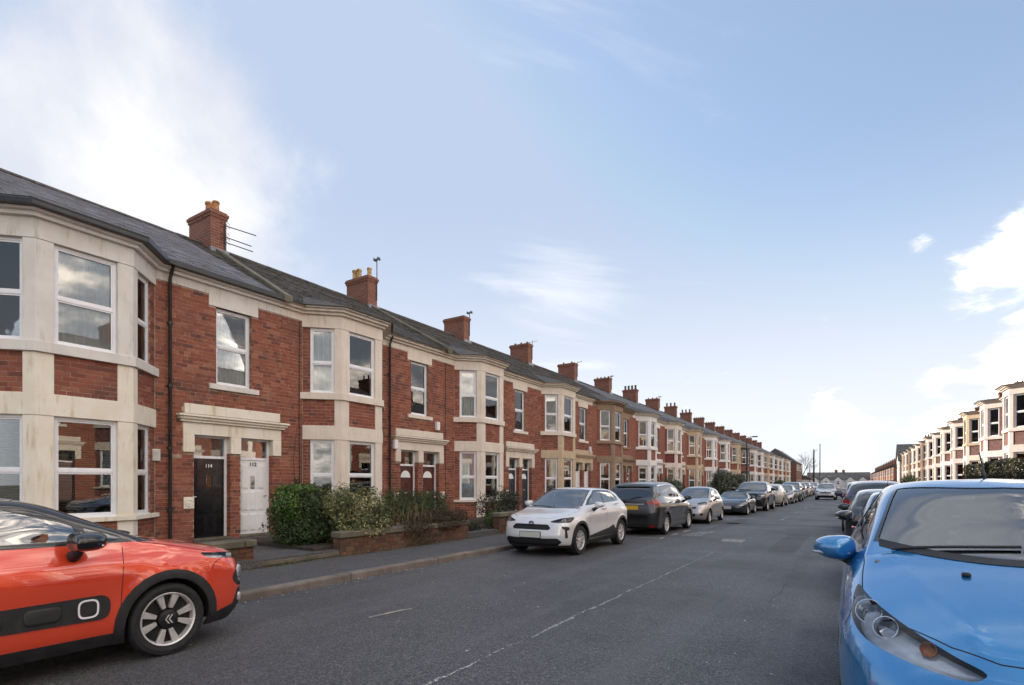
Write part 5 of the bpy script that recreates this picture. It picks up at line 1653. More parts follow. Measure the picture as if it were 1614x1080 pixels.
def handle(root, B, x, z, mat, chrome=False):
    for sd in (1, -1):
        p = B.snap((x, 1.0, z)); m = MB()
        m.superbox((p.x, (p.y + .022) * sd, z), (.105, .014, .017), .5, 14, 8); m.superbox((p.x - .08, (p.y + .008) * sd, z), (.02, .02, .014), .6, 10, 6); m.superbox((p.x + .08, (p.y + .008) * sd, z), (.02, .02, .014), .6, 10, 6)
        m.obj('door_handle', mat, root, smooth=True)

def wipers(root, B, x, z, ys, spread):
    for (a, b) in ys:
        m = MB(); p, q = B.snap((x, a, z)), B.snap((x + spread, b, z + .03))
        pts = []
        for i in range(9):
            t = i / 8; s = p.lerp(q, t); y = s.y; 
            c = B.snap((s.x, abs(y), s.z)); n = B.normal_at(c); c = c + n * .012
            pts.append((c.x, math.copysign(c.y, y) if abs(y) > .02 else y, c.z))
        m.tube(pts, .009, 6); m.obj('wiper', 'black_plastic', root)

# 1 orange-red supermini -----------------------------------------------------------------
def c3_cuts(B, zb, yb, zc, ey, ez):
    S = B.S
    out = std_windows(B, zb, yb, zc, ey, ez, S, (.98, 1.16, 1.92, 1.80), ((3.52, .52), (3.80, .56)),
        [[(1.20, 1.095), (1.46, 1.10), (1.49, 1.205)], [(1.53, 1.10), (2.30, 1.105), (2.30, 1.395), (2.02, 1.375), (1.56, 1.225)], [(2.38, 1.105), (3.02, 1.13), (2.92, 1.375), (2.38, 1.40)]])
    out.append(('roof_panel', [(.95, .87, 1.045), (1.10, .87, 1.055), (3.35, .87, 1.09), (3.75, .87, 1.12), (3.9, .87, 1.2), (3.6, .87, 1.6), (1.8, .87, 1.6), (1.1, .87, 1.16), (.97, .87, 1.075)], dict(maxd=1.0, ndot=-.3, over=())))
    out.append(('headlight', smooth_poly([(.10, .50, .842), (.14, .66, .86), (.34, .82, .90), (.47, .85, .918), (.38, .865, .862), (.18, .72, .80), (.10, .52, .785)], 4), dict(maxd=.3, ndot=.1)))
    out.append(('fog_recess', smooth_poly([(.04, .52, .64), (.05, .62, .735), (.12, .76, .72), (.18, .83, .62), (.12, .78, .53), (.05, .60, .55)], 4), dict(maxd=.3, ndot=.1)))
    out.append(('grille', [(.05, -.1, .80), (.05, .48, .80), (.05, .50, .775), (.05, -.1, .77)], dict(maxd=.3, ndot=.3)))
    out.append(('lower_grille', round_poly([(.0, -.1, .56), (.0, .40, .56), (.0, .48, .38), (.0, -.1, .36)], .04), dict(maxd=.3, ndot=.3)))
    out.append(('bumper_trim', [(-.1, .875, .10), (.43, .875, .10), (.43, .875, .30), (.22, .875, .36), (.16, .875, .50), (.08, .875, .50), (.02, .875, .40), (-.1, .875, .35)], dict(maxd=.95, ndot=-.6)))
    out.append(('side_trim', round_poly([(1.34, .875, .44), (3.15, .875, .47), (3.15, .875, .62), (1.34, .875, .645)], .09, 6), dict(maxd=.3, ndot=.3)))
    return out
def c3_extras(root, B, S):
    ring_badge(root, B, 1.50, .545, .9, .060, .062, .014, 'drl')
    for sd in (1, -1):
        for i in range(4):
            p = B.snap((1.80 + .36 * i, .9, .545)); m = MB(); m.superbox((p.x, (p.y + .012) * sd, .545), (.12, .016, .062), .45, 20, 10); m.obj('air_bump', 'black_plastic', root, smooth=True)
    for sd in (1, -1):
        p = B.snap((.10, .66, .63)); n = B.normal_at(p)
        m = MB(); m.superbox((0, 0, 0), (.035, .11, .085), .55, 20, 12); me = m.mesh('fog_light', 'lamp_bowl', smooth=True); o = link('fog_light', me, root, (p.x + .02, p.y * sd * .985, .635), -.75 * sd)
        m = MB(); m.superbox((-.018, 0, 0), (.03, .075, .055), .6, 16, 10); m.obj('lens', 'lamp_glass', o, smooth=True)
        p = B.snap((.10, .80, .40)); m = MB(); m.superbox((p.x - .005, p.y * sd, .41), (.02, .03, .045), .6, 12, 8); m.obj('front_reflector', 'clear_lens', root, smooth=True)
    for z in (.828, .795):
        m = MB(); m.tube([(lambda p: (p.x - .004, y, p.z))(B.snap((.05, abs(y), z + .0))) for y in np.linspace(-.46, .46, 19)], .009, 6); m.obj('grille_strip', 'chrome', root, smooth=True)
    plate(root, B, 'plate_white', 0, .47)
    handle(root, B, 2.22, .88, 'paint_orange'); handle(root, B, 3.08, .90, 'paint_orange')
    wipers(root, B, 1.05, 1.10, ((.05, .62), (-.62, -.05)), .05)
C3 = dict(L=4.0, W=1.72, xf=.86, xr=3.38, r=.330, rim=.243, wstyle='c3', chevron=True, tw=.205, clad=.078, arch=.375, sill=.315, flare=.02, waist=.012, zw=.55, paint='paint_orange', cabin=(1.0, 3.7), mirx=1.82, seatx=1.95, dashx=1.3,
    zc=[(.06, .80), (.12, .875), (.35, .955), (.7, 1.03), (.98, 1.085), (1.3, 1.235), (1.8, 1.435), (2.3, 1.49), (2.9, 1.475), (3.52, 1.40), (3.85, 1.06), (3.98, .92)],
    zb=[(.06, .80), (.2, .862), (.5, .935), (1.0, 1.04), (1.4, 1.068), (2.5, 1.075), (3.4, 1.10), (3.8, 1.07), (3.98, .92)],
    yb=[(.06, .86), (.6, .885), (1.2, .885), (2.5, .89), (3.4, .87), (3.98, .75)],
    ce=[(1.02, .735, 1.06), (1.4, .68, 1.225), (1.92, .60, 1.42), (2.4, .57, 1.45), (3.1, .56, 1.435), (3.55, .57, 1.36), (3.85, .62, 1.07)],
    zs=[(0, .66), (.5, .74), (1.2, .80), (2.6, .82), (3.99, .80)], z0=[(0, .24), (.35, .20), (3.5, .20), (3.99, .28)], tap=[(0, .90), (.5, .968), (1.2, 1), (3.0, 1), (3.6, .97), (4.0, .90)],
    XF=(.08, .015, 0, .02, .06), XR=(3.92, 3.98, 3.99, 3.99, 3.98), RF=.42, eF=.58, mirror=(1.56, .985, 1.105, .155, .125, .078, 'gloss_black', 'chrome'),
    parts=base_parts(roof_panel=('gloss_black', .0, 'both', 0)), cuts=c3_cuts, extras=(c3_extras,),
    lamps=((.16, .62, .825, .028, 'drl', (-1, .3, 0)), (.22, .72, .845, .028, 'drl', (-1, .4, 0))),
    seams=[[(1.22, .86, 1.06), (1.24, .87, .85), (1.26, .87, .60), (1.27, .87, .40), (1.30, .87, .32)], [(2.34, .86, 1.08), (2.33, .87, .7), (2.33, .87, .33)], [(.50, .78, .915), (.8, .77, .985), (1.10, .76, 1.055)], [(.30, .84, .87), (.42, .86, .80), (.45, .87, .74)]])

# 2 blue supermini on the right --------------------------------------------------------------
def fi_cuts(B, zb, yb, zc, ey, ez):
    S = B.S
    out = std_windows(B, zb, yb, zc, ey, ez, S, (1.10, 1.36, 1.98, 1.80), ((3.42, .50), (3.72, .54)),
        [[(1.62, 1.055), (2.30, 1.075), (2.30, 1.375), (2.02, 1.36), (1.68, 1.18)], [(2.38, 1.08), (3.05, 1.12), (2.92, 1.345), (2.38, 1.38)]])
    out.append(('headlight', smooth_poly([(.19, .30, .645), (.22, .42, .705), (.34, .585, .785), (.50, .70, .845), (.66, .775, .890), (.80, .800, .908), (.72, .820, .858), (.54, .812, .772), (.38, .71, .682), (.26, .53, .622), (.19, .35, .598)], 4), dict(maxd=.35, ndot=.05)))
    out.append(('grille', round_poly([(.1, -.1, .655), (.1, .30, .64), (.1, .26, .575), (.1, -.1, .58)], .02), dict(maxd=.35, ndot=.2)))
    out.append(('lower_grille', round_poly([(.0, -.1, .50), (.0, .42, .49), (.0, .55, .27), (.0, -.1, .27)], .05), dict(maxd=.35, ndot=.2)))
    out.append(('fog_recess', round_poly([(.1, .60, .47), (.2, .76, .50), (.2, .76, .34), (.1, .62, .32)], .05), dict(maxd=.3, ndot=.2)))
    return out
def fi_extras(root, B, S):
    handle(root, B, 2.22, .86, 'paint_blue'); handle(root, B, 3.02, .90, 'paint_blue')
    wipers(root, B, 1.22, 1.04, ((.60, .02), (.0, -.58)), .03)
    for y in (.30, -.30):
        p = B.snap((.86, abs(y), 1.0)); m = MB(); m.superbox((p.x, y, p.z + .008), (.026, .020, .011), .7, 12, 8); m.obj('washer_jet', 'black_plastic', root, smooth=True)
    m = MB(); p = B.snap((2.35, 0, 1.6)); m.tube([(p.x, 0, p.z), (p.x + .03, 0, p.z + .03), (p.x + .22, 0, p.z + .20)], [.014, .008, .004], 8); m.obj('aerial', 'black_plastic', root, smooth=True)
    m = MB()                                                             # scuttle panel at the foot of the windscreen
    n = 24; top, bot = [], []
    for i in range(n + 1):
        y = -.66 + 1.32 * i / n; x = 1.10 + .25 * (abs(y) / .66) ** 2.2
        a = B.snap((x - .055, abs(y), 1.02)); b = B.snap((x + .015, abs(y), 1.05))
        na, nb = B.normal_at(a), B.normal_at(b)
        top.append((b.x, y, b.z + .008)); bot.append((a.x, y, a.z + .004))
    for i in range(n): m.quad(bot[i], bot[i + 1], top[i + 1], top[i])
    m.obj('scuttle_panel', 'black_plastic', root, smooth=True)
    plate(root, B, 'plate_white', 0, .47)
    m = MB(); p = B.snap((.08, 0, .66)); m.superbox((p.x - .004, 0, .665), (.012, .062, .026), .9, 20, 10); m.obj('badge', 'paint_darkblue', root, smooth=True)
FI = dict(L=3.95, W=1.72, xf=.80, xr=3.29, r=.305, rim=.21, wstyle='five', tw=.195, flare=.016, paint='paint_blue', cabin=(1.15, 3.6), mirx=1.85, seatx=2.05, dashx=1.42,
    zc=[(.13, .655), (.22, .745), (.45, .855), (.8, .955), (1.10, 1.02), (1.45, 1.215), (1.80, 1.415), (2.2, 1.475), (2.8, 1.46), (3.42, 1.375), (3.75, 1.06), (3.93, .93)],
    zb=[(.13, .655), (.3, .72), (.55, .80), (.9, .905), (1.3, .99), (1.7, 1.03), (2.5, 1.065), (3.4, 1.10), (3.75, 1.06), (3.93, .93)],
    yb=[(.13, .80), (.5, .84), (.9, .875), (1.4, .868), (2.5, .88), (3.3, .86), (3.93, .72)],
    ce=[(1.20, .728, 1.00), (1.6, .645, 1.215), (1.98, .575, 1.385), (2.4, .555, 1.425), (3.0, .55, 1.405), (3.45, .56, 1.325), (3.75, .61, 1.07)],
    zs=[(0, .54), (.4, .64), (.9, .76), (1.6, .82), (2.6, .84), (3.95, .80)], z0=[(0, .20), (.35, .17), (3.5, .18), (3.95, .26)], tap=[(0, .90), (.5, .965), (1.2, 1), (3.0, 1), (3.6, .97), (3.95, .88)],
    XF=(.07, .02, 0, .06, .13), XR=(3.87, 3.93, 3.94, 3.94, 3.93), RF=.62, eF=.66, mirror=(1.58, .905, 1.005, .115, .13, .080, 'paint_blue', 'clear_lens'),
    creases=(([(.2, .34), (.7, .50), (1.1, .60)], .05, .18, 1.25, .020),),
    parts=base_parts(), cuts=fi_cuts, extras=(fi_extras,),
    lamps=((.58, .74, .825, .058, 'chrome', (-1, .35, .35)), (.43, .655, .75, .050, 'chrome', (-1, .3, .3)), (.30, .50, .68, .030, 'amber', (-1, .25, .25)), (.68, .79, .87, .030, 'lamp_bowl', (-1, .35, .35))),
    seams=[[(.18, .12, .70), (.20, .28, .69), (.24, .43, .735), (.36, .60, .80), (.52, .715, .86), (.74, .775, .915), (1.0, .755, .955), (1.25, .735, 1.0)], [(1.30, .75, 1.0), (1.32, .85, .85), (1.33, .86, .55), (1.36, .86, .25)], [(2.34, .85, 1.06), (2.33, .86, .7), (2.36, .86, .24)], [(.72, .82, .875), (.56, .86, .80), (.50, .86, .62)]])

# 3 white crossover --------------------------------------------------------------------------
def yx_cuts(B, zb, yb, zc, ey, ez):
    S = B.S
    out = std_windows(B, zb, yb, zc, ey, ez, S, (1.06, 1.26, 2.0, 1.86), ((3.62, .52), (3.92, .58)),
        [[(1.58, 1.165), (2.42, 1.185), (2.42, 1.475), (2.10, 1.465), (1.64, 1.25)], [(2.49, 1.19), (3.10, 1.215), (3.02, 1.45), (2.49, 1.475)], [(3.15, 1.225), (3.42, 1.27), (3.08, 1.44)]])
    out.append(('side_surround', round_poly([(1.36, .88, 1.13), (3.50, .88, 1.20), (3.46, .88, 1.30), (3.08, .88, 1.475), (2.45, .88, 1.50), (2.08, .88, 1.485), (1.60, .88, 1.275)], .03), dict(maxd=.4, ndot=.15)))
    out.append(('headlight', smooth_poly([(.13, .46, .80), (.20, .60, .855), (.38, .76, .885), (.58, .84, .91), (.50, .86, .86), (.34, .84, .79), (.20, .70, .765), (.14, .54, .765)], 4), dict(maxd=.35, ndot=.05)))
    out.append(('grille', round_poly([(.0, -.1, .735), (.0, .42, .735), (.0, .50, .66), (.0, .46, .615), (.0, -.1, .615)], .025), dict(maxd=.3, ndot=.2)))
    out.append(('lower_grille', round_poly([(.0, -.1, .42), (.0, .66, .42), (.1, .74, .335), (.05, .64, .25), (.0, -.1, .25)], .03), dict(maxd=.35, ndot=.15)))
    out.append(('bumper_trim', [(-.1, .88, .10), (.46, .88, .10), (.46, .88, .26), (.2, .88, .27), (-.1, .88, .27)], dict(maxd=.95, ndot=-.6)))
    out.append(('fog_recess', round_poly([(.16, .74, .70), (.30, .86, .68), (.30, .87, .62), (.24, .83, .60), (.26, .85, .44), (.20, .80, .44), (.20, .79, .62), (.15, .73, .66)], .01, 2), dict(maxd=.3, ndot=.1)))
    out.append(('side_trim', [(1.26, .88, .34), (2.98, .88, .34), (3.03, .88, .42), (2.86, .88, .58), (2.6, .88, .52), (1.32, .88, .40)], dict(maxd=.3, ndot=.3)))
    out.append(('tail_light', round_poly([(3.85, .84, 1.06), (4.10, .70, 1.05), (4.12, .66, .96), (3.90, .82, .97)], .03), dict(maxd=.35, ndot=.1)))
    return out
def yx_extras(root, B, S):
    plate(root, B, 'plate_white', 0, .50, .53, .125)
    handle(root, B, 2.28, 1.03, 'paint_white'); handle(root, B, 3.15, 1.13, 'paint_white')
    wipers(root, B, 1.13, 1.07, ((.05, .62), (-.62, -.05)), .06)
    p = B.snap((.03, 0, .80)); m = MB()                                    # oval emblem made of three loops
    for (a, b, cz) in ((.062, .043, 0), (.024, .04, 0), (.045, .016, .020)):
        m.tube([(p.x - .012, a * math.cos(2 * math.pi * i / 24), p.z + cz + b * math.sin(2 * math.pi * i / 24)) for i in range(25)], .007, 6)
    m.obj('badge', 'gloss_black', root, smooth=True)
YX = dict(L=4.18, W=1.765, xf=.87, xr=3.43, r=.342, rim=.225, wstyle='ten', tw=.215, clad=.06, arch=.395, sill=.33, flare=.024, waist=.024, zw=.66, paint='paint_white', cabin=(1.1, 3.85), mirx=1.9, seatx=2.1, dashx=1.42,
    zc=[(.09, .775), (.16, .855), (.40, .945), (.8, 1.01), (1.06, 1.06), (1.45, 1.27), (1.86, 1.51), (2.3, 1.565), (2.9, 1.56), (3.62, 1.47), (3.98, 1.14), (4.15, 1.02)],
    zb=[(.09, .775), (.25, .86), (.5, .925), (.9, .995), (1.3, 1.09), (1.8, 1.13), (2.5, 1.15), (3.4, 1.19), (3.9, 1.15), (4.15, 1.02)],
    yb=[(.09, .84), (.5, .86), (.9, .875), (1.4, .875), (2.5, .89), (3.3, .87), (4.15, .75)],
    ce=[(1.16, .745, 1.07), (1.55, .68, 1.27), (2.0, .61, 1.475), (2.4, .585, 1.515), (3.1, .575, 1.495), (3.62, .585, 1.40), (3.98, .63, 1.15)],
    zs=[(0, .62), (.5, .74), (1.2, .86), (2.6, .90), (4.15, .92)], z0=[(0, .22), (.4, .20), (3.6, .21), (4.18, .30)], tap=[(0, .90), (.5, .965), (1.2, .99), (2.3, .985), (3.2, 1.0), (3.8, .975), (4.18, .88)],
    XF=(.10, .03, 0, .02, .09), XR=(4.05, 4.15, 4.17, 4.17, 4.15), RF=.55, eF=.60, mirror=(1.62, 1.0, 1.14, .10, .12, .075, 'paint_white', None),
    parts=base_parts(headlight=('lamp_black', 0, 'pair', 0)), cuts=yx_cuts, extras=(yx_extras,), lamps=((.30, .72, .82, .04, 'lamp_bowl', (-1, .3, 0)),),
    seams=[[(1.46, .88, 1.10), (1.40, .88, .90), (1.40, .88, .55), (1.44, .88, .36)], [(2.46, .88, 1.16), (2.44, .88, .8), (2.46, .88, .52)], [(.18, .10, .855), (.2, .44, .855), (.45, .70, .91), (.8, .745, .985), (1.15, .755, 1.055)]])

# 4 dark people carrier seen from behind -------------------------------------------------------
def cm_cuts(B, zb, yb, zc, ey, ez):
    S = B.S
    out = std_windows(B, zb, yb, zc, ey, ez, S, (.98, 1.14, 2.0, 1.84), ((4.23, .62), (4.40, .68)),
        [[(1.50, 1.14), (2.30, 1.16), (2.30, 1.53), (2.05, 1.51), (1.56, 1.25)], [(2.38, 1.165), (3.28, 1.19), (3.28, 1.54), (2.38, 1.545)], [(3.36, 1.195), (4.05, 1.24), (3.90, 1.50), (3.36, 1.535)]])
    out.append(('tail_light', smooth_poly([(4.18, .84, 1.09), (4.32, .80, 1.13), (4.47, .60, 1.06), (4.48, .52, 1.00), (4.46, .62, .965), (4.32, .82, .96), (4.20, .86, .98)], 4), dict(maxd=.4, ndot=.05)))
    out.append(('fog_reflector', round_poly([(4.5, .56, .33), (4.5, .76, .34), (4.5, .74, .27), (4.5, .56, .27)], .01), dict(maxd=.35, ndot=.1)))
    out.append(('rear_panel', [(4.7, .9, .10), (4.05, .9, .10), (4.05, .9, .26), (4.7, .9, .28)], dict(maxd=.95, ndot=-.6)))
    out.append(('headlight', smooth_poly([(.12, .50, .80), (.3, .72, .88), (.5, .80, .92), (.42, .83, .84), (.22, .72, .74), (.12, .56, .72)], 4), dict(maxd=.35, ndot=.05)))
    return out
def cm_extras(root, B, S):
    p = B.snap((4.5, 0, .86)); m = MB(); m.box(p.x + .004, p.x + .014, -.27, .27, .80, .925); m.obj('number_plate', 'plate_yellow', root, bevel=.003)
    m = MB(); m.box(p.x - .01, p.x + .02, -.45, .45, .955, .985); m.obj('tailgate_strip', 'chrome', root, bevel=.004)
    handle(root, B, 2.16, .99, 'paint_black'); handle(root, B, 3.1, 1.02, 'paint_black')
    m = MB(); q = B.snap((4.25, 0, 1.5)); m.superbox((q.x - .06, 0, q.z + .012), (.10, .56, .018), .5, 24, 8); m.obj('spoiler', 'paint_black', root, smooth=True)
    m = MB(); a = B.snap((4.40, 0, 1.1)); m.tube([(a.x + .02, .0, a.z), (a.x + .0, .15, a.z + .06), (a.x - .02, .35, a.z + .08)], .009, 6); m.obj('wiper', 'black_plastic', root)
    p = B.snap((4.5, .62, .58)); m = MB(); m.tube([(p.x + .004, y, .60) for y in np.linspace(-.6, .6, 9)], .006, 6); m.obj('bumper_strip', 'chrome', root)
CM = dict(L=4.52, W=1.82, xf=.93, xr=3.60, r=.33, rim=.225, wstyle='multi', tw=.215, flare=.018, paint='paint_black', cabin=(1.0, 4.3), seatx=2.0, dashx=1.35, rows=3,
    zc=[(.10, .74), (.2, .84), (.5, .96), (.98, 1.08), (1.4, 1.33), (1.84, 1.58), (2.4, 1.685), (3.2, 1.685), (4.18, 1.60), (4.43, 1.15), (4.50, 1.0)],
    zb=[(.10, .74), (.3, .86), (.6, .95), (1.1, 1.07), (1.8, 1.11), (3.0, 1.14), (4.1, 1.18), (4.40, 1.14), (4.50, 1.0)],
    yb=[(.1, .82), (.5, .86), (1.2, .88), (2.5, .895), (3.6, .89), (4.2, .86), (4.5, .80)],
    ce=[(1.06, .76, 1.08), (1.5, .70, 1.30), (2.0, .64, 1.545), (2.6, .62, 1.63), (3.5, .615, 1.62), (4.16, .64, 1.53), (4.43, .72, 1.16)],
    zs=[(0, .60), (.5, .74), (1.2, .84), (3, .88), (4.52, .92)], z0=[(0, .22), (.4, .18), (3.8, .19), (4.52, .27)], tap=[(0, .90), (.5, .965), (1.2, 1), (3.4, 1), (4.1, .98), (4.52, .92)],
    XF=(.08, .02, 0, .04, .10), XR=(4.42, 4.49, 4.52, 4.50, 4.50), RF=.55, eF=.62, RR=.34, eR=.5, mirror=(1.55, 1.03, 1.12, .10, .125, .078, 'paint_black', None),
    parts=base_parts(), cuts=cm_cuts, extras=(cm_extras,), lamps=((.30, .70, .82, .05, 'lamp_bowl', (-1, .3, 0)),),
    seams=[[(1.30, .88, 1.08), (1.28, .9, .8), (1.32, .9, .3)], [(2.34, .9, 1.12), (2.33, .9, .7), (2.36, .9, .26)], [(3.32, .9, 1.15), (3.28, .9, .8)], [(4.40, .80, 1.15), (4.47, .76, .95), (4.48, .74, .70), (4.50, .4, .66), (4.51, .0, .65)]])

# 5 silver rounded hatchback --------------------------------------------------------------------
def mi_cuts(B, zb, yb, zc, ey, ez):
    S = B.S
    out = std_windows(B, zb, yb, zc, ey, ez, S, (.86, 1.06, 1.84, 1.66), ((3.25, .48), (3.56, .54)),
        [[(1.34, 1.06), (2.02, 1.08), (2.02, 1.42), (1.80, 1.40), (1.42, 1.20)], [(2.10, 1.085), (2.80, 1.12), (2.62, 1.37), (2.10, 1.42)]])
    out.append(('headlight', smooth_poly([(.24, .44, .86), (.30, .54, .92), (.44, .66, .925), (.52, .74, .87), (.42, .74, .80), (.28, .60, .76), (.22, .47, .79)], 4), dict(maxd=.35, ndot=.05)))
    out.append(('grille', round_poly([(.05, .10, .70), (.08, .42, .70), (.08, .36, .63), (.05, .12, .63)], .02), dict(maxd=.35, ndot=.2)))
    out.append(('lower_grille', round_poly([(.0, -.1, .42), (.0, .40, .42), (.0, .34, .30), (.0, -.1, .30)], .04), dict(maxd=.35, ndot=.2)))
    out.append(('fog_recess', circle_yz(.1, .60, .40, .055), dict(maxd=.35, ndot=.15)))
    return out
def circle_yz(x, y, z, r, n=16): return [(x, y + r * math.cos(2 * math.pi * i / n), z + r * math.sin(2 * math.pi * i / n)) for i in range(n)]
def mi_extras(root, B, S):
    plate(root, B, 'plate_white', 0, .52, .5, .11)
    handle(root, B, 1.95, .92, S['paint']); wipers(root, B, .96, 1.05, ((.05, .6), (-.6, -.05)), .06)
    m = MB(); p = B.snap((.1, 0, .70)); m.superbox((p.x - .004, 0, p.z), (.012, .05, .04), .9, 16, 8); m.obj('badge', 'chrome', root, smooth=True)
MI = dict(L=3.72, W=1.66, xf=.70, xr=3.13, r=.295, rim=.195, wstyle='multi', tw=.175, flare=.018, paint='paint_silver', cabin=(.95, 3.4), mirx=1.7, seatx=1.75, dashx=1.15,
    zc=[(.10, .70), (.16, .78), (.4, .91), (.86, 1.05), (1.2, 1.24), (1.66, 1.47), (2.1, 1.54), (2.6, 1.525), (3.25, 1.40), (3.58, 1.06), (3.70, .90)],
    zb=[(.10, .70), (.25, .80), (.5, .90), (1.0, 1.02), (1.5, 1.045), (2.4, 1.065), (3.2, 1.09), (3.55, 1.04), (3.70, .90)],
    yb=[(.1, .78), (.5, .84), (1.2, .875), (2.3, .88), (3.1, .85), (3.7, .7)],
    ce=[(.98, .69, 1.03), (1.4, .63, 1.25), (1.84, .56, 1.43), (2.3, .54, 1.475), (2.85, .535, 1.44), (3.28, .55, 1.33), (3.58, .60, 1.07)],
    zs=[(0, .56), (.5, .70), (1.2, .78), (2.6, .82), (3.72, .78)], z0=[(0, .22), (.35, .18), (3.3, .19), (3.72, .28)], tap=[(0, .88), (.5, .96), (1.2, 1), (2.8, 1), (3.4, .96), (3.72, .86)],
    XF=(.06, .015, 0, .04, .10), XR=(3.64, 3.70, 3.71, 3.71, 3.70), RF=.6, eF=.72, mirror=(1.36, .95, 1.06, .09, .11, .07, 'paint_silver', None),
    parts=base_parts(), cuts=mi_cuts, extras=(mi_extras,), lamps=((.34, .58, .85, .05, 'lamp_bowl', (-1, .3, .1)),),
    seams=[[(1.12, .8, 1.02), (1.10, .83, .7), (1.14, .83, .28)], [(2.06, .8, 1.06), (2.05, .83, .7), (2.08, .83, .28)], [(.2, .1, .83), (.3, .5, .88), (.7, .66, 1.0), (.95, .69, 1.03)]])

# 6 low dark roadster -----------------------------------------------------------------------------
def mx_cuts(B, zb, yb, zc, ey, ez):
    S = B.S
    out = std_windows(B, zb, yb, zc, ey, ez, S, (1.28, 1.46, 1.92, 1.80), ((2.62, .42), (2.86, .46)), [[(1.62, .86), (2.36, .87), (2.30, 1.10), (1.96, 1.10), (1.72, .98)]])
    out.append(('roof_panel', [(1.90, .84, 1.09), (2.36, .84, 1.115), (2.42, .84, .87), (3.05, .84, .87), (3.05, .84, 1.3), (1.84, .84, 1.3), (1.86, .84, 1.12)], dict(maxd=1.0, ndot=-.3)))
    out.append(('headlight', smooth_poly([(.30, .50, .665), (.42, .62, .72), (.58, .70, .745), (.56, .74, .70), (.42, .70, .63), (.32, .58, .62)], 4), dict(maxd=.35, ndot=.05)))
    out.append(('lower_grille', round_poly([(.0, -.1, .44), (.0, .34, .44), (.0, .42, .34), (.0, -.1, .32)], .05), dict(maxd=.35, ndot=.2)))
    out.append(('day_light', round_poly([(.1, .58, .52), (.1, .70, .53), (.1, .70, .49), (.1, .58, .48)], .01), dict(maxd=.35, ndot=.1)))
    return out
def mx_extras(root, B, S):
    plate(root, B, 'plate_white', 0, .40, .36, .16)
    handle(root, B, 2.28, .72, S['paint'])
MX = dict(L=3.95, W=1.68, xf=.80, xr=3.07, r=.295, rim=.205, wstyle='five', tw=.20, flare=.02, paint='paint_navy', cabin=(1.3, 3.0), seatx=1.95, dashx=1.5, rows=1,
    zc=[(.08, .54), (.2, .64), (.6, .77), (1.28, .87), (1.5, 1.0), (1.80, 1.15), (2.1, 1.20), (2.4, 1.18), (2.9, .92), (3.2, .84), (3.9, .78)],
    zb=[(.08, .54), (.3, .64), (.7, .76), (1.4, .82), (2.4, .83), (3.2, .83), (3.9, .76)],
    yb=[(.08, .78), (.5, .84), (1.2, .88), (2.3, .89), (3.2, .86), (3.9, .74)],
    ce=[(1.40, .68, .84), (1.65, .62, .97), (1.92, .55, 1.10), (2.15, .53, 1.13), (2.4, .53, 1.09), (2.7, .54, .95), (2.95, .56, .85)],
    zs=[(0, .46), (.5, .60), (1.2, .65), (3.2, .66), (3.95, .62)], z0=[(0, .20), (.35, .15), (3.5, .16), (3.95, .26)], tap=[(0, .86), (.5, .955), (1.2, 1), (2.9, 1), (3.5, .96), (3.95, .84)],
    XF=(.08, .02, 0, .02, .08), XR=(3.86, 3.92, 3.94, 3.93, 3.90), RF=.6, eF=.72, mirror=(1.62, .92, .90, .09, .10, .06, 'paint_navy', None),
    parts=base_parts(roof_panel=('black_plastic', .002, 'both', .01)), cuts=mx_cuts, extras=(mx_extras,), lamps=((.45, .63, .69, .04, 'lamp_bowl', (-1, .2, .2)),),
    seams=[[(1.42, .8, .82), (1.40, .84, .6), (1.44, .84, .26)], [(2.42, .8, .83), (2.44, .84, .5), (2.40, .84, .26)], [(.28, .2, .66), (.4, .5, .70), (.8, .64, .78), (1.3, .68, .84)]])

# 7 large sports utility vehicle ----------------------------------------------------------------------
def su_cuts(B, zb, yb, zc, ey, ez):
    S = B.S
    out = std_windows(B, zb, yb, zc, ey, ez, S, (1.30, 1.46, 2.10, 1.98), ((4.30, .60), (4.56, .66)),
        [[(1.80, 1.24), (2.66, 1.26), (2.66, 1.58), (2.24, 1.57), (1.86, 1.34)], [(2.74, 1.265), (3.50, 1.29), (3.46, 1.57), (2.74, 1.585)], [(3.58, 1.295), (4.20, 1.33), (4.10, 1.54), (3.58, 1.565)]])
    out.append(('headlight', smooth_poly([(.10, .58, .93), (.16, .74, .98), (.40, .90, 1.0), (.40, .92, .93), (.18, .80, .88), (.10, .62, .87)], 4), dict(maxd=.35, ndot=.05)))
    out.append(('grille', round_poly([(.0, -.1, .97), (.0, .52, .97), (.0, .48, .80), (.0, -.1, .79)], .03), dict(maxd=.35, ndot=.2)))
    out.append(('lower_grille', round_poly([(.0, -.1, .62), (.0, .60, .62), (.1, .76, .42), (.0, -.1, .40)], .04), dict(maxd=.35, ndot=.15)))
    out.append(('tail_light', round_poly([(4.45, .88, 1.10), (4.65, .74, 1.09), (4.67, .70, .95), (4.48, .88, .96)], .03), dict(maxd=.35, ndot=.1)))
    return out
def su_extras(root, B, S):
    plate(root, B, S.get('plate', 'plate_white'), 0, .70, .53, .115); handle(root, B, 2.5, 1.06, S['paint']); handle(root, B, 3.4, 1.09, S['paint'])
    wipers(root, B, 1.38, 1.2, ((.05, .66), (-.66, -.05)), .05)
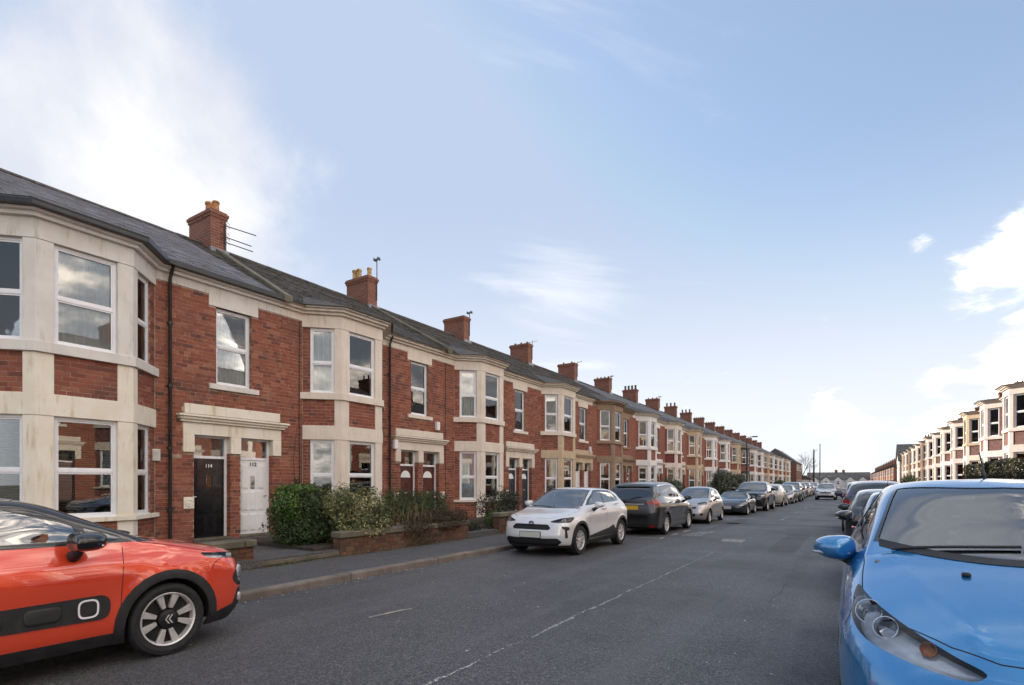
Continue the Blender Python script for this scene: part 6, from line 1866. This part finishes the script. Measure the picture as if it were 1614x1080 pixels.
SU = dict(L=4.72, W=1.92, xf=.92, xr=3.72, r=.375, rim=.26, wstyle='five', tw=.245, flare=.02, paint='paint_graphite', cabin=(1.35, 4.5), mirx=2.0, seatx=2.25, dashx=1.65,
    zc=[(.08, .97), (.16, 1.04), (.5, 1.10), (1.30, 1.17), (1.6, 1.38), (1.98, 1.60), (2.4, 1.68), (3.2, 1.69), (4.30, 1.60), (4.60, 1.22), (4.70, 1.08)],
    zb=[(.08, .97), (.3, 1.03), (.7, 1.09), (1.4, 1.17), (2.4, 1.20), (3.4, 1.24), (4.4, 1.26), (4.58, 1.2), (4.70, 1.08)],
    yb=[(.08, .86), (.5, .89), (1.2, .90), (2.5, .905), (3.6, .89), (4.4, .86), (4.7, .78)],
    ce=[(1.38, .82, 1.18), (1.75, .74, 1.38), (2.10, .67, 1.58), (2.6, .65, 1.63), (3.5, .645, 1.61), (4.28, .66, 1.53), (4.60, .73, 1.23)],
    zs=[(0, .80), (.5, .90), (1.2, .95), (3, .98), (4.7, .98)], z0=[(0, .30), (.4, .26), (4.0, .26), (4.72, .36)], tap=[(0, .92), (.5, .97), (1.2, 1), (3.6, 1), (4.3, .975), (4.72, .91)],
    XF=(.10, .03, 0, .01, .08), XR=(4.6, 4.68, 4.70, 4.70, 4.70), RF=.45, eF=.52, RR=.4, eR=.5, mirror=(1.84, 1.10, 1.24, .11, .13, .10, 'gloss_black', None),
    parts=base_parts(), cuts=su_cuts, extras=(su_extras,), lamps=((.16, .68, .93, .04, 'drl', (-1, .2, 0)), (.22, .78, .95, .04, 'drl', (-1, .3, 0))),
    seams=[[(1.60, .9, 1.18), (1.58, .95, .9), (1.60, .95, .4)], [(2.70, .9, 1.22), (2.70, .95, .9), (2.70, .95, .36)]])

def variant(base, **kw):
    d = dict(base); d.update(kw)
    if 'paint' in kw and 'mirror' in d and 'mir' not in kw: d['mirror'] = d['mirror'][:6] + (kw['paint'],) + d['mirror'][7:]
    return d
# ------------------------------------------------------------------ the parked cars
UP, DN = R(90), R(-90)             # UP: nose towards the camera (-Y); DN: nose up the street (+Y)
KERB_L = 'cars parked along the left kerb'; KERB_R = 'cars parked along the right kerb'
make_car('orange-red hatchback with black roof and spoked wheels, cut off by the left edge', 'car', C3, (-6.28, 3.395, 0), DN, KERB_L, 1.0, (1, 1, 1.03))
make_car('white crossover with black wheel-arch cladding and blank white number plate', 'car', YX, (-6.06, 10.22, 0), UP, KERB_L, 1.0, 0.965)
make_car('glossy black people carrier seen from behind with yellow number plate', 'car', CM, (-5.88, 20.40, 0), DN, KERB_L, .85, .99)
make_car('silver rounded hatchback with oval headlights behind the black people carrier', 'car', MI, (-5.66, 21.55, 0), UP, KERB_L, .7, .95)
make_car('low navy roadster with white front plate beside the silver hatchback', 'car', MX, (-5.38, 28.2, 0), UP, KERB_L, .6)
make_car('large graphite off-road car with white headlamps behind the roadster', 'car', SU, (-5.22, 33.0, 0), UP, KERB_L, .6)
make_car('cream hatchback seen from behind, next after the graphite off-road car', 'car', variant(MI, paint='paint_cream'), (-5.0, 44.0, 0), DN, KERB_L, .5)
make_car('pale silver hatchback, second beyond the graphite off-road car on the left', 'car', variant(FI, paint='paint_silver'), (-4.9, 46.0, 0), UP, KERB_L, .5)
make_car('dark grey people carrier further along the left kerb', 'car', variant(CM, paint='paint_graphite'), (-4.9, 51.5, 0), UP, KERB_L, .5)
make_car('white hatchback further along the left kerb beyond the grey people carrier', 'car', variant(FI, paint='paint_white'), (-5.2, 58.5, 0), UP, KERB_L, .5)
make_car('black crossover far along the left kerb', 'car', variant(YX, paint='paint_black'), (-5.4, 64.5, 0), UP, KERB_L, .5)
make_car('silver people carrier far along the left kerb', 'car', variant(CM, paint='paint_silver'), (-5.4, 71.0, 0), UP, KERB_L, .5)
make_car('tiny dark blue hatchback near the far end of the left kerb', 'car', variant(FI, paint='paint_darkblue'), (-5.4, 78.0, 0), UP, KERB_L, .5)
make_car('tiny white off-road car at the far end of the left kerb', 'car', variant(SU, paint='paint_white'), (-5.4, 86.0, 0), UP, KERB_L, .5)
make_car('white hatchback with dark grille coming up the middle of the street', 'car', variant(YX, paint='paint_white', clad=None), (-2.46, 58.2, 0), UP, 'cars on the carriageway', .5)
make_car('bright blue hatchback filling the bottom right corner', 'car', FI, (.87, 3.06, 0), UP, KERB_R, 1.25, 1.12)
make_car('pale silver-blue hatchback with black door mirrors right behind the bright blue car', 'car', variant(C3, paint='paint_pale_blue', mir=1, parts=base_parts(roof_panel=('paint_pale_blue', 0, 'both', 0))), (.82, 8.4, 0), UP, KERB_R, .8)
make_car('dark grey hatchback with chrome handles, third along the right kerb', 'car', variant(FI, paint='paint_graphite', parts=base_parts(roof_panel=('gloss_black', 0, 'both', 0))), (.62, 18.0, 0), DN, KERB_R, .7)
make_car('dark blue off-road car with red tail lamp, fourth along the right kerb', 'car', variant(SU, paint='paint_darkblue'), (.55, 24.6, 0), DN, KERB_R, .6)
make_car('silver people carrier beyond the dark blue off-road car on the right', 'car', variant(CM, paint='paint_silver'), (.3, 34.5, 0), DN, KERB_R, .5)
make_car('white people carrier far along the right kerb', 'car', variant(CM, paint='paint_white'), (.1, 50.5, 0), UP, KERB_R, .5)
make_car('black hatchback far along the right kerb', 'car', variant(FI, paint='paint_black'), (.2, 58.5, 0), UP, KERB_R, .5)
# ------------------------------------------------------------------ garden walls, plants, street furniture, far buildings
leaf_mat('leaf_dark', [(0.014, 0.028, 0.009), (0.032, 0.058, 0.016), (0.06, 0.095, 0.024), (0.11, 0.15, 0.04)])
leaf_mat('leaf_bright', [(0.03, 0.06, 0.012), (0.06, 0.12, 0.02), (0.10, 0.18, 0.03), (0.17, 0.25, 0.05)])
leaf_mat('leaf_variegated', [(0.025, 0.035, 0.014), (0.06, 0.08, 0.03), (0.15, 0.16, 0.07), (0.44, 0.41, 0.19), (0.66, 0.58, 0.27)])
leaf_mat('leaf_brown', [(0.03, 0.02, 0.012), (0.06, 0.038, 0.02), (0.10, 0.065, 0.032), (0.15, 0.11, 0.05)])
leaf_mat('leaf_rose', [(0.015, 0.025, 0.012), (0.03, 0.045, 0.02), (0.05, 0.065, 0.03), (0.28, 0.16, 0.14)])
leaf_mat('leaf_hedge', [(0.012, 0.018, 0.008), (0.03, 0.036, 0.014), (0.06, 0.06, 0.025), (0.11, 0.09, 0.04)])
leaf_mat('leaf_flower', [(0.02, 0.03, 0.015), (0.045, 0.06, 0.025), (0.08, 0.10, 0.045), (0.50, 0.48, 0.44)])
leaf_mat('leaf_moss', [(0.06, 0.06, 0.02), (0.11, 0.10, 0.03), (0.16, 0.15, 0.04)], .1)
plain('bark', (0.09, 0.065, 0.045), 0.9, var=0.3, scale=20, bump=0.6)
plain('dry_stem', (0.26, 0.19, 0.11), 0.9, var=0.25, scale=20)

def leaves(m, tones, blobs, n, size, rng, up=.35, tone=(0, 1), clump=.55, flat=None):
    """leaf-sized faces spread through lumpy volumes"""
    W = [b[3] * b[4] * b[5] for b in blobs]; tot = sum(W)
    for (cx, cy, cz, rx, ry, rz), w in zip(blobs, W):
        k = int(n * w / tot)
        ph = [rng.uniform(0, 6.28) for _ in range(6)]
        for _ in range(k):
            u = rng.gauss(0, 1), rng.gauss(0, 1), rng.gauss(0, 1); l = math.sqrt(sum(t * t for t in u)) or 1
            d = [t / l for t in u]
            if flat is not None and abs(d[2]) < .0: continue
            lump = 1 + .14 * math.sin(4 * d[0] + ph[0]) * math.sin(5 * d[1] + ph[1]) + .10 * math.sin(9 * d[2] + ph[2] + 6 * d[0]) + .08 * math.sin(13 * d[1] + ph[3])
            rr = (rng.random() ** .30) * lump
            if rng.random() < .06: rr *= rng.uniform(1.0, 1.14)
            p = Vector((cx + d[0] * rx * rr, cy + d[1] * ry * rr, cz + d[2] * rz * rr))
            nrm = Vector((d[0] + rng.gauss(0, .6), d[1] + rng.gauss(0, .6), d[2] + up + rng.gauss(0, .6))).normalized()
            t = nrm.orthogonal(); t.rotate(Matrix.Rotation(rng.uniform(0, 6.28), 3, nrm)); b = nrm.cross(t)
            s = size * rng.uniform(.6, 1.3); i = len(m.v); w_ = s * .42
            m.v += [tuple(p - t * s * .5), tuple(p + b * w_ * .5 + nrm * s * .06), tuple(p + t * s * .5 - nrm * s * .1), tuple(p - b * w_ * .5 + nrm * s * .06)]
            m.f.append((i, i + 1, i + 2, i + 3))
            q = .5 + .28 * math.sin(p.x * 5 + ph[4]) * math.sin(p.y * 4.3 + ph[5]) * math.sin(p.z * 5.1 + ph[0]) + rng.gauss(0, .18)
            tones.append(tone[0] + (tone[1] - tone[0]) * min(1, max(0, q)))

def stems(m, base, tips, rng, r=.018):
    for t in tips:
        a, b = Vector(base), Vector(t); mid = a.lerp(b, .5) + Vector((rng.gauss(0, .06), rng.gauss(0, .06), .05))
        m.tube([a + Vector((rng.gauss(0, .04), rng.gauss(0, .04), 0)), mid, b], [r, r * .7, r * .3], 6)

def shrub(name, label, cat, base, layers, nst=7, seed=0, group=None):
    """layers: (part, material, blobs, count, leaf size)"""
    rng = random.Random(seed); o = thing(name, label, cat, base, 0, group)
    tips = []
    for (part, mat, blobs, n, size) in layers:
        m = MB(); tn = []
        leaves(m, tn, blobs, n, size, rng)
        m.obj(part, mat, o, tones=tn)
        for b in blobs:
            for _ in range(max(2, nst // len(blobs))): tips.append((b[0] + rng.gauss(0, b[3] * .4), b[1] + rng.gauss(0, b[4] * .4), b[2] + rng.uniform(-.3, .6) * b[5]))
    m = MB(); stems(m, (0, 0, 0), tips, rng); m.obj('stem', 'bark', o, smooth=True)
    return o

shrub('shrub', 'dark green shrub with bright leaves at its left beside the white door', 'shrub', (-10.35, 7.55, .24),
      [('foliage', 'leaf_dark', [(0, 0, .55, .66, .76, .60), (.25, .30, .35, .5, .7, .40), (.0, .05, .95, .55, .62, .42), (.35, -.35, .3, .35, .4, .32)], 13000, .058), ('young_growth', 'leaf_bright', [(.12, -.48, .95, .40, .28, .36), (.1, -.50, .45, .22, .16, .3), (.05, -.1, 1.24, .4, .42, .13)], 2100, .065)], seed=1)
shrub('shrub', 'large variegated cream and green shrub overhanging the garden wall', 'shrub', (-9.55, 8.35, .24),
      [('foliage', 'leaf_variegated', [(0, 0, .80, .50, .72, .55), (.15, .35, .62, .5, .55, .42), (-.1, -.35, .95, .45, .4, .36), (.50, .1, .42, .26, .62, .28), (.2, -.55, .3, .25, .2, .35)], 11500, .055)], seed=2)
shrub('hedge', 'clipped rounded dark green hedge in front of the red doors', 'hedge', (-10.2, 11.0, .50),
      [('foliage', 'leaf_dark', [(0, -.55, .48, .6, .75, .50), (0, .55, .46, .6, .75, .48)], 11000, .045)], seed=3)
shrub('shrub', 'low brown heathery shrub on the right end of the garden wall', 'shrub', (-9.2, 11.0, .30),
      [('foliage', 'leaf_brown', [(0, -.3, .42, .36, .55, .27), (.05, .45, .40, .34, .5, .25), (.28, -.1, .26, .18, .5, .22)], 6500, .04)], seed=4)
shrub('rose_bush', 'straggly dark rose bush with faded pink blooms left of the white crossover', 'bush', (-10.2, 15.1, .24),
      [('foliage', 'leaf_rose', [(0, 0, .62, .7, .75, .55), (.4, -.6, .35, .4, .4, .3), (.1, .5, .8, .5, .4, .4)], 4200, .065)], nst=14, seed=5)
shrub('shrub', 'small yellow-green shrub low beside the rose bush', 'shrub', (-9.4, 13.75, .24), [('foliage', 'leaf_bright', [(0, 0, .25, .32, .35, .28)], 1300, .05)], nst=5, seed=6)
shrub('bedding_plants', 'dark purple bedding plants by the path left of the white crossover', 'plant', (-9.5, 12.5, .24), [('foliage', 'leaf_rose', [(0, 0, .10, .32, .5, .13)], 1200, .05)], nst=4, seed=7)
shrub('shrub', 'dense green shrub above the roof of the silver rounded hatchback', 'shrub', (-9.3, 32.0, .24), [('foliage', 'leaf_dark', [(0, 0, .85, .9, 1.1, .85), (.2, .6, .6, .7, .8, .55)], 4500, .10)], seed=8)
shrub('shrub', 'tall pale-flowered shrub behind the navy roadster', 'shrub', (-8.9, 45.0, .24), [('foliage', 'leaf_flower', [(0, 0, 1.3, .9, 1.6, 1.15), (.2, -1.2, .9, .7, .9, .8)], 6500, .13)], seed=9)
shrub('shrub', 'second pale-flowered shrub left of the graphite off-road car', 'shrub', (-8.8, 49.0, .24), [('foliage', 'leaf_flower', [(0, 0, 1.1, .9, 1.5, 1.0), (.2, 1.0, 1.3, .6, .8, .8)], 5500, .13)], seed=10)
shrub('hedge', 'low yellowish hedge far along the left pavement', 'hedge', (-8.8, 68, .24), [('foliage', 'leaf_variegated', [(0, 0, .6, .5, 2.4, .6)], 2500, .14)], seed=11)
shrub('hedge', 'dark round hedge far along the left pavement', 'hedge', (-8.8, 80, .24), [('foliage', 'leaf_dark', [(0, 0, .8, .6, 3.2, .9), (.1, 5, .8, .6, 2.6, .8)], 3500, .16)], seed=12)
shrub('shrub', 'round green shrub in front of the right-hand terrace', 'shrub', (4.9, 74, .45), [('foliage', 'leaf_dark', [(0, 0, 1.0, .8, 1.8, 1.0)], 2200, .16)], seed=14)
# clipped hedge on the right behind the blue car
rng = random.Random(21); o = thing('hedge', 'long flat-topped brownish green hedge above the bright blue car roof', 'hedge', (4.85, 27.5, .1))
m = MB(); tn = []
for _ in range(46000):
    f = rng.random(); x, y, z = rng.uniform(-.6, .6), rng.uniform(-6, 6), rng.uniform(0.1, 2.28)
    if f < .45: x = -.6 + abs(rng.gauss(0, .10))
    elif f < .70: z = 2.28 - abs(rng.gauss(0, .08))
    elif f < .85: y = -6 + abs(rng.gauss(0, .1))
    b = .09 * math.sin(y * 2.1) * math.sin(z * 3.1 + y) + .05 * math.sin(y * 5.3 + z * 4)
    p = Vector((x + b, y, z + .06 * math.sin(y * 1.7) + rng.gauss(0, .02))); nrm = Vector((rng.gauss(-.4, .6), rng.gauss(0, .6), rng.gauss(.4, .6))).normalized()
    t = nrm.orthogonal(); t.rotate(Matrix.Rotation(rng.uniform(0, 6.28), 3, nrm)); bb = nrm.cross(t); s = rng.uniform(.04, .085); i = len(m.v)
    m.v += [tuple(p - t * s * .5), tuple(p + bb * s * .25), tuple(p + t * s * .5), tuple(p - bb * s * .25)]; m.f.append((i, i + 1, i + 2, i + 3))
    tn.append(min(1, max(0, .45 + .3 * math.sin(y * 2.3 + z * 2) + rng.gauss(0, .2))))
m.obj('foliage', 'leaf_hedge', o, tones=tn)
m = MB()
for k in range(14): m.tube([(rng.uniform(-.1, .1), -5.6 + .86 * k, 0), (rng.uniform(-.2, .2), -5.6 + .86 * k, 1.3)], [.04, .02], 6); 
m.obj('stem', 'bark', o)

# dry cascading plant on the wall
rng = random.Random(31); o = thing('dry_plant', 'tangle of dry arching stems drooping over the garden wall', 'plant', (-9.05, 9.75, .30))
m = MB()
for k in range(26):
    a = rng.uniform(0, 6.28); r0 = rng.uniform(.12, .55); h = rng.uniform(.45, .95)
    dx, dy = math.cos(a) * r0 * .6, math.sin(a) * r0 * 1.2
    pts = [(rng.gauss(0, .1), rng.gauss(0, .25), .1)]
    for t in (.3, .55, .8, 1.0): pts.append((pts[0][0] + dx * t + rng.gauss(0, .02), pts[0][1] + dy * t + rng.gauss(0, .02), .1 + h * math.sin(math.pi * (.12 + .72 * t)) - .12 * t))
    m.tube(pts, [.006, .005, .004, .003, .002], 4)
m.obj('stem', 'dry_stem', o)
m = MB(); tn = []; leaves(m, tn, [(.1, 0, .25, .25, .55, .3), (.30, .1, -.02, .06, .6, .16)], 1500, .045, rng); m.obj('dead_leaves', 'leaf_brown', o, tones=tn)
# creeper beside the bay of the second house
rng = random.Random(33); o = thing('creeper', 'thin dark creeper climbing the brickwork right of the white door', 'creeper', (XW + .05, 9.25, .24))
m = MB(); m.tube([(0, 0, 0), (.01, .05, 1.0), (.0, -.04, 2.0), (.01, .06, 2.9)], [.015, .012, .008, .004], 5); m.tube([(0, .1, 0), (.01, .2, 1.2), (0, .25, 3.3)], [.012, .01, .004], 5); m.obj('stem', 'bark', o)
m = MB(); tn = []; leaves(m, tn, [(.03, .05, 1.2, .06, .14, .35), (.03, .12, .8, .07, .2, .3)], 420, .055, rng); m.obj('foliage', 'leaf_dark', o, tones=tn)

# ---- garden walls of bricks with stone copings
def garden_wall(label, x, y0, y1, h, seed, ret=0.0, cop=.13):
    rng = random.Random(seed); o = thing('garden_wall', label, 'garden wall', (x, y0, .10), R(90))
    L = y1 - y0; t = .22; core = MB(); core.box(.012, L - .012, .012, t - .012, -.05, h - cop); core.obj('mortar_core', 'mortar_dark', o)
    budget = [290]; hh = h - cop
    panels = [((0, 0), 0.0, L)]
    rest = bricks_to(o, lay_bricks(L, 0, hh, [], rng, hdr=4), (0, 0), 0.0, rng, 'brick_dark', budget)
    rest += bricks_to(o, lay_bricks(t, 0, hh, [], rng, hdr=99), (0, t), -math.pi / 2, rng, 'brick_dark', [0])
    rest += bricks_to(o, lay_bricks(t, 0, hh, [], rng, hdr=99), (L, 0), math.pi / 2, rng, 'brick_dark', [0])
    rest += bricks_to(o, lay_bricks(L, 0, hh, [], rng, hdr=99), (L, t), math.pi, rng, 'brick_dark', [0])
    m, tn = bricks_mesh(rest, rng); m.obj('bricks', 'brick_dark', o, tones=tn, kind='stuff')
    x_ = -.03
    while x_ < L + .02:
        l = min(rng.uniform(.8, 1.2), L + .03 - x_)
        if l < .1: break
        m = MB(); m.box(x_ + .004, x_ + l - .004, -.05, t + .05, hh, h); ob = m.obj('coping_stone', 'coping_stone', o, bevel=.018, loc=(0, rng.gauss(0, .008), rng.gauss(0, .004))); x_ += l
    return o
garden_wall('low garden wall with mossy coping under the variegated shrub', XG, 7.45, 11.8, .50, 51)
garden_wall('short low wall with stone coping behind the orange-red car bonnet', XG - .25, 2.3, 5.72, .50, 52)
garden_wall('low brick garden wall hidden mostly behind the white crossover', XG, 13.3, 19.5, .62, 53)
for i, (a, b) in enumerate(((21.0, 26.5), (28.0, 33.0), (35.0, 40.0), (42, 54))): garden_wall('low brick garden wall %s behind the parked cars on the left' % ('first', 'second', 'third', 'fourth')[i], XG, a, b, .65, 54 + i)
m = MB(); m.box(0, .16, 0, 1.75, 0, .10)
tag(m.obj('path_edging', 'coping_stone', bevel=.02, loc=(XG - .17, 5.70, .11)), 'worn stone step between pavement and the path to the two front doors', 'step')
m = MB(); tn = []; rng = random.Random(60)
leaves(m, tn, [(XG + .10, 3 + i * .8, .115, .10, .5, .012) for i in range(20)] + [(XG + .06, 6.2, .12, .12, .5, .03)], 2600, .03, rng, up=1.5); mo = m.obj('moss', 'leaf_moss', tones=tn, kind='stuff'); mo['label'] = 'yellowish moss along the foot of the garden walls'; mo['category'] = 'moss'
# bed of soil behind the wall
m = MB(); m.box(-12.2, XG - .25, 7.0, 12.0, .2, .30); m.obj('flower_bed', 'soil', kind='structure')
m = MB(); m.box(-12.2, XG - .25, 13.2, 19.0, .2, .29); m.obj('flower_bed.001', 'soil', kind='structure')

# ---- small fixtures on the house fronts (their own things, screwed to the wall)
def fixture(name, label, cat, fn, y, z, mat, x=XW):
    m = MB(); fn(m); o = m.obj(name, mat, None, bevel=.004, loc=(x, y, z), rz=R(90)); return tag(o, label, cat)
def vent(m):
    m.box(0, .17, -.05, 0, 0, .26)
    for i in range(7): m.box(.01, .16, -.066, -.0495, .02 + i * .034, .04 + i * .034)
fixture('wall_vent', 'small white louvred vent left of the black drainpipe', 'vent', vent, 5.70, 2.10, 'meter_box')
def block(m):
    m.box(0, .23, -.035, 0, 0, .27)
    m.lathe([(.085, -.036), (.085, -.05), (.065, -.05), (.065, -.04), (.04, -.04), (.04, -.052), (.001, -.056)], 20, (.115, 0, .135), axis='y')
fixture('stone_block', 'square cream stone block with rosette beside the black door', 'stone block', block, 6.37, 1.02, 'stone_cream')
fixture('stone_block', 'square pale stone block with rosette right of the white door', 'stone block', block, 8.66, 1.02, 'stone_beige')
fixture('stone_block', 'pale stone block left of the first dark red door', 'stone block', block, 13.05, 1.02, 'stone_beige')
fixture('stone_block', 'pale stone block right of the second dark red door', 'stone block', block, 15.45, 1.02, 'stone_beige')
fixture('stone_block', 'pale stone block left of the navy doors', 'stone block', block, 19.83, 1.02, 'stone_beige')
def mbox(m): m.box(0, .16, -.11, 0, 0, .30); m.box(.02, .14, -.116, -.1095, .03, .27)
fixture('alarm_box', 'small white box under the window sill above the dark red doors', 'alarm box', mbox, 15.15, 3.55, 'upvc')
fixture('alarm_box', 'white box left of the dark red doors below the cornice', 'alarm box', mbox, 13.0, 2.75, 'upvc')
fixture('alarm_box', 'white box on the brickwork of the fourth house', 'alarm box', mbox, 28.6, 3.4, 'upvc')
def cable(m): m.tube([(0, -.015, 0), (.01, -.015, 1.5), (0, -.015, 3.2), (.02, -.015, 5.6)], .011, 6)
fixture('cable', 'thin dark cable running down the brickwork between first and second house', 'cable', cable, 9.42, .5, 'gutter_black')
fixture('cable', 'thin dark cable on the wall beside the third bay', 'cable', cable, 15.72, .5, 'gutter_black')

# ---- aerials on the chimneys
aerial('triple television aerial with long booms on the nearest chimney', (-17.81, 10.05, 9.75), 'yagi', R(40), .55)
aerial('tall thin aerial mast beside the chimney with buff pots', (-17.81, 16.82, 10.0), 'stub', 0, 1.5)
aerial('short aerial mast on the third chimney', (-17.81, 23.58, 10.0), 'stub', 0, .95)
aerial('pointed aerial on the fourth chimney', (-17.81, 30.34, 10.0), 'arrow', R(60), .9)
aerial('drooping aerial on the fifth chimney', (-17.81, 37.1, 10.0), 'arrow', R(20), .8)
aerial('dark aerial on the sixth chimney', (-17.81, 43.86, 10.0), 'arrow', R(100), .9)
aerial('aerial on the eighth chimney', (-17.81, 57.38, 10.0), 'stub', 0, .9)
aerial('aerial above the right-hand terrace nearest the frame edge', (12.7, 41.2, 10.6), 'arrow', R(10), 1.4)
aerial('second aerial above the right-hand terrace', (12.7, 48.0, 10.6), 'arrow', R(10), 1.2)

# ---- street furniture
plain('post_dark', (0.03, 0.03, 0.032), 0.5, var=0.2)
plain('post_grey', (0.16, 0.16, 0.16), 0.5, var=0.2)
def lamp_post(label, x, y, h, r, mat, head):
    o = thing('lamp_post', label, 'lamp post', (x, y, .1))
    m = MB(); m.tube([(0, 0, 0), (0, 0, 1.1), (0, 0, 1.12), (0, 0, h)], [r * 1.5, r * 1.5, r, r * .8], 12); m.obj('post', mat, o, smooth='auto')
    m = MB()
    if head == 'arm': m.tube([(0, 0, h - .1), (.15, 0, h + .05), (.45, 0, h + .08)], r * .5, 8); m.obj('arm', mat, o); m = MB(); m.superbox((.62, 0, h + .08), (.24, .10, .05), .6); m.obj('lantern', mat, o, smooth=True)
    elif head == 'top': m.superbox((0, 0, h + .2), (.14, .14, .2), .7); m.obj('lantern', mat, o, smooth=True)
    else: m.lathe([(r * .8, 0), (r, .03), (.001, .08)], 12, (0, 0, h)); m.obj('cap', mat, o)
    return o
lamp_post('slim dark lamp post in front of the far left bays', -7.6, 47.7, 5.2, .055, 'post_dark', 'arm')
lamp_post('short dark sign post beside the pale-flowered shrub', -7.8, 38, 2.5, .045, 'post_dark', 'cap')
lamp_post('thick dark lamp post near the far end of the street', -7.4, 127, 8.0, .17, 'post_dark', 'top')
lamp_post('tall thin grey pole at the far end of the street', -7.4, 149, 10.8, .13, 'post_grey', 'cap')

# ---- bare trees at the far end
def bare_tree(label, x, y, h, seed, crown=None):
    rng = random.Random(seed); o = thing('bare_tree', label, 'tree', (x, y, 0)); m = MB(); k = MB()
    def br(p, d, l, r, n, mb):
        q = p + d * l; mid = p.lerp(q, .5) + Vector((rng.gauss(0, l * .05), rng.gauss(0, l * .05), 0)); mb.tube([p, mid, q], [r, r * .8, r * .6], 5, False)
        if n == 0: return
        for _ in range(rng.choice((2, 3, 3))):
            dd = (d + Vector((rng.gauss(0, .42), rng.gauss(0, .42), rng.gauss(.12, .2)))).normalized(); br(q, dd, l * rng.uniform(.6, .85), r * .58, n - 1, k)
    br(Vector((0, 0, 0)), Vector((0, 0, 1)), h * .3, h * .018, 5, m)
    m.obj('trunk', 'bark', o, smooth=True); k.obj('crown', 'bark', o)
    return o
bare_tree('taller bare tree at the far end of the left terrace', -12.0, 160, 10.5, 3)
bare_tree('smaller bare tree beside the thick dark lamp post', -9.0, 140, 7.0, 5)

# ---- far buildings
def simple_house(label, x, y, w, d, eav, ridge, wallm, roofm, facing=1, gable=False, nwin=2, group=None, chim=True):
    """facing +1: front towards +X; -1: towards -X. w along the street"""
    o = thing('far_house', label, 'house', (x, y, 0), R(90) if facing > 0 else R(-90), group)
    m = MB(); m.box(0, w, 0, d, 0, eav); wl = m.obj('wall', wallm, o)
    m = MB(); e = .25
    if gable:
        m.extr([(0 - e, eav - .1), (w / 2, ridge), (w + e, eav - .1), (w + e, eav - .25), (w / 2, ridge - .2), (-e, eav - .25)], 'y', -e, d); r = m.obj('roof', roofm, o)
        m = MB(); m.extr([(0, eav), (w / 2, ridge - .25), (w, eav)], 'y', .0, .2); m.obj('gable', wallm, o)
    else:
        m.extr([(-e, eav - .1), (d / 2, ridge), (d + e, eav - .1), (d / 2, eav)], 'x', 0, w); r = m.obj('roof', roofm, o)
        m = MB(); m.extr([(0, eav - .02), (d / 2, ridge - .12), (d, eav - .02)], 'x', .02, w - .02); m.obj('gable', wallm, o)
    for zz in (1.0, eav - 1.7) if eav > 4 else (1.0,):
        for i in range(nwin):
            xx = w * (i + .5) / nwin - .5
            link('window', win_frame_mesh(1.0, 1.35, .7), o, (xx, -.04, zz)); ww = o.children[-1] if False else None
            link('window_pane', pane_mesh(.9, 1.25, 'car_glass_dark'), o, (xx + .05, -.02, zz + .05))
            link('window_sill', cached('fsill', lambda: (lambda q: (q.box(-.1, 1.1, -.1, .02, -.12, 0), q.mesh('window_sill', 'stone_beige'))[1])(MB())), o, (xx, 0, zz))
    if chim:
        m = MB(); m.box(w - .5, w, d / 2 - .6, d / 2 + .6, ridge - 1.0, ridge + 1.1); c = m.obj('chimney', 'brick_chimney', o)
        for t in range(3):
            q = MB(); q.lathe([(.12, 0), (.10, .35), (.12, .4)], 8); q.obj('chimney_pot', 'pot_dark', c, loc=(w - .25, d / 2 - .4 + .4 * t, ridge + 1.1))
    return o
simple_house('large brick house with dark hipped-looking roof at the end of the left terrace', -11.8, 141.5, 15, 9, 6.3, 9.8, 'brick_brown', 'slate_old', 1, False, 4, chim=False)
simple_house('low grey outbuilding beside the far left lamp post', -9.5, 160, 8, 4, 2.4, 3.6, 'stone_pale', 'slate_old', 1, False, 1, chim=False)
simple_house('tall gable-fronted pale house at the end of the right terrace', 7.0, 136.5, 8, 9, 6.0, 9.3, 'stone_pinkish', 'slate_old', -1, True, 2)
for i in range(20):
    simple_house('small buff brick house, %s of the low terrace beyond the gabled house' % ORD[i].replace('nearest', 'first'), 6.4 - .13 * i, 144.5 + 9 * i, 9, 8, 5.0, 7.2, 'brick_buff' if i % 3 else 'brick_brown', 'slate_old', -1, False, 3, 'low terrace far on the right')
# building closing the street
o = thing('end_building', 'long low grey-roofed building with white gables closing the street', 'building', (-16, 236, 0))
m = MB(); m.box(0, 20, 0, 9, 0, 2.7); m.obj('wall', 'stone_white', o)
m = MB(); m.extr([(-.4, 2.6), (4.5, 5.6), (9.4, 2.6), (4.5, 2.7)], 'x', -.3, 20.3); m.obj('roof', 'slate_old', o)
for i in range(5):
    g = MB(); xx = 1.2 + 3.9 * i; g.extr([(xx, 0), (xx + 2.4, 0), (xx + 2.4, 2.7), (xx + 1.2, 3.8), (xx, 2.7)], 'y', -.6, 3.0); go = g.obj('gable', 'stone_white', o)
    link('window', win_frame_mesh(1.0, 1.35, .7), go, (xx + .7, -.66, 1.0)); link('window_pane', pane_mesh(.9, 1.25, 'car_glass_dark'), go, (xx + .75, -.64, 1.05))
    g = MB(); g.extr([(xx - .2, 2.6), (xx + 1.2, 3.95), (xx + 2.6, 2.6), (xx + 2.6, 2.75), (xx + 1.2, 4.1), (xx - .2, 2.75)], 'y', -.75, 3.0); g.obj('gable_roof', 'slate_old', o)
for xx in (9.0, 11.4):
    g = MB(); g.box(xx, xx + .9, 4.2, 4.9, 5.0, 6.6); g.obj('chimney', 'brick_chimney', o)
for xx in (4, 7): 
    g = MB(); g.box(xx, xx + .9, 1.4, 2.1, 3.85, 4.0); g.obj('skylight', 'upvc', o)
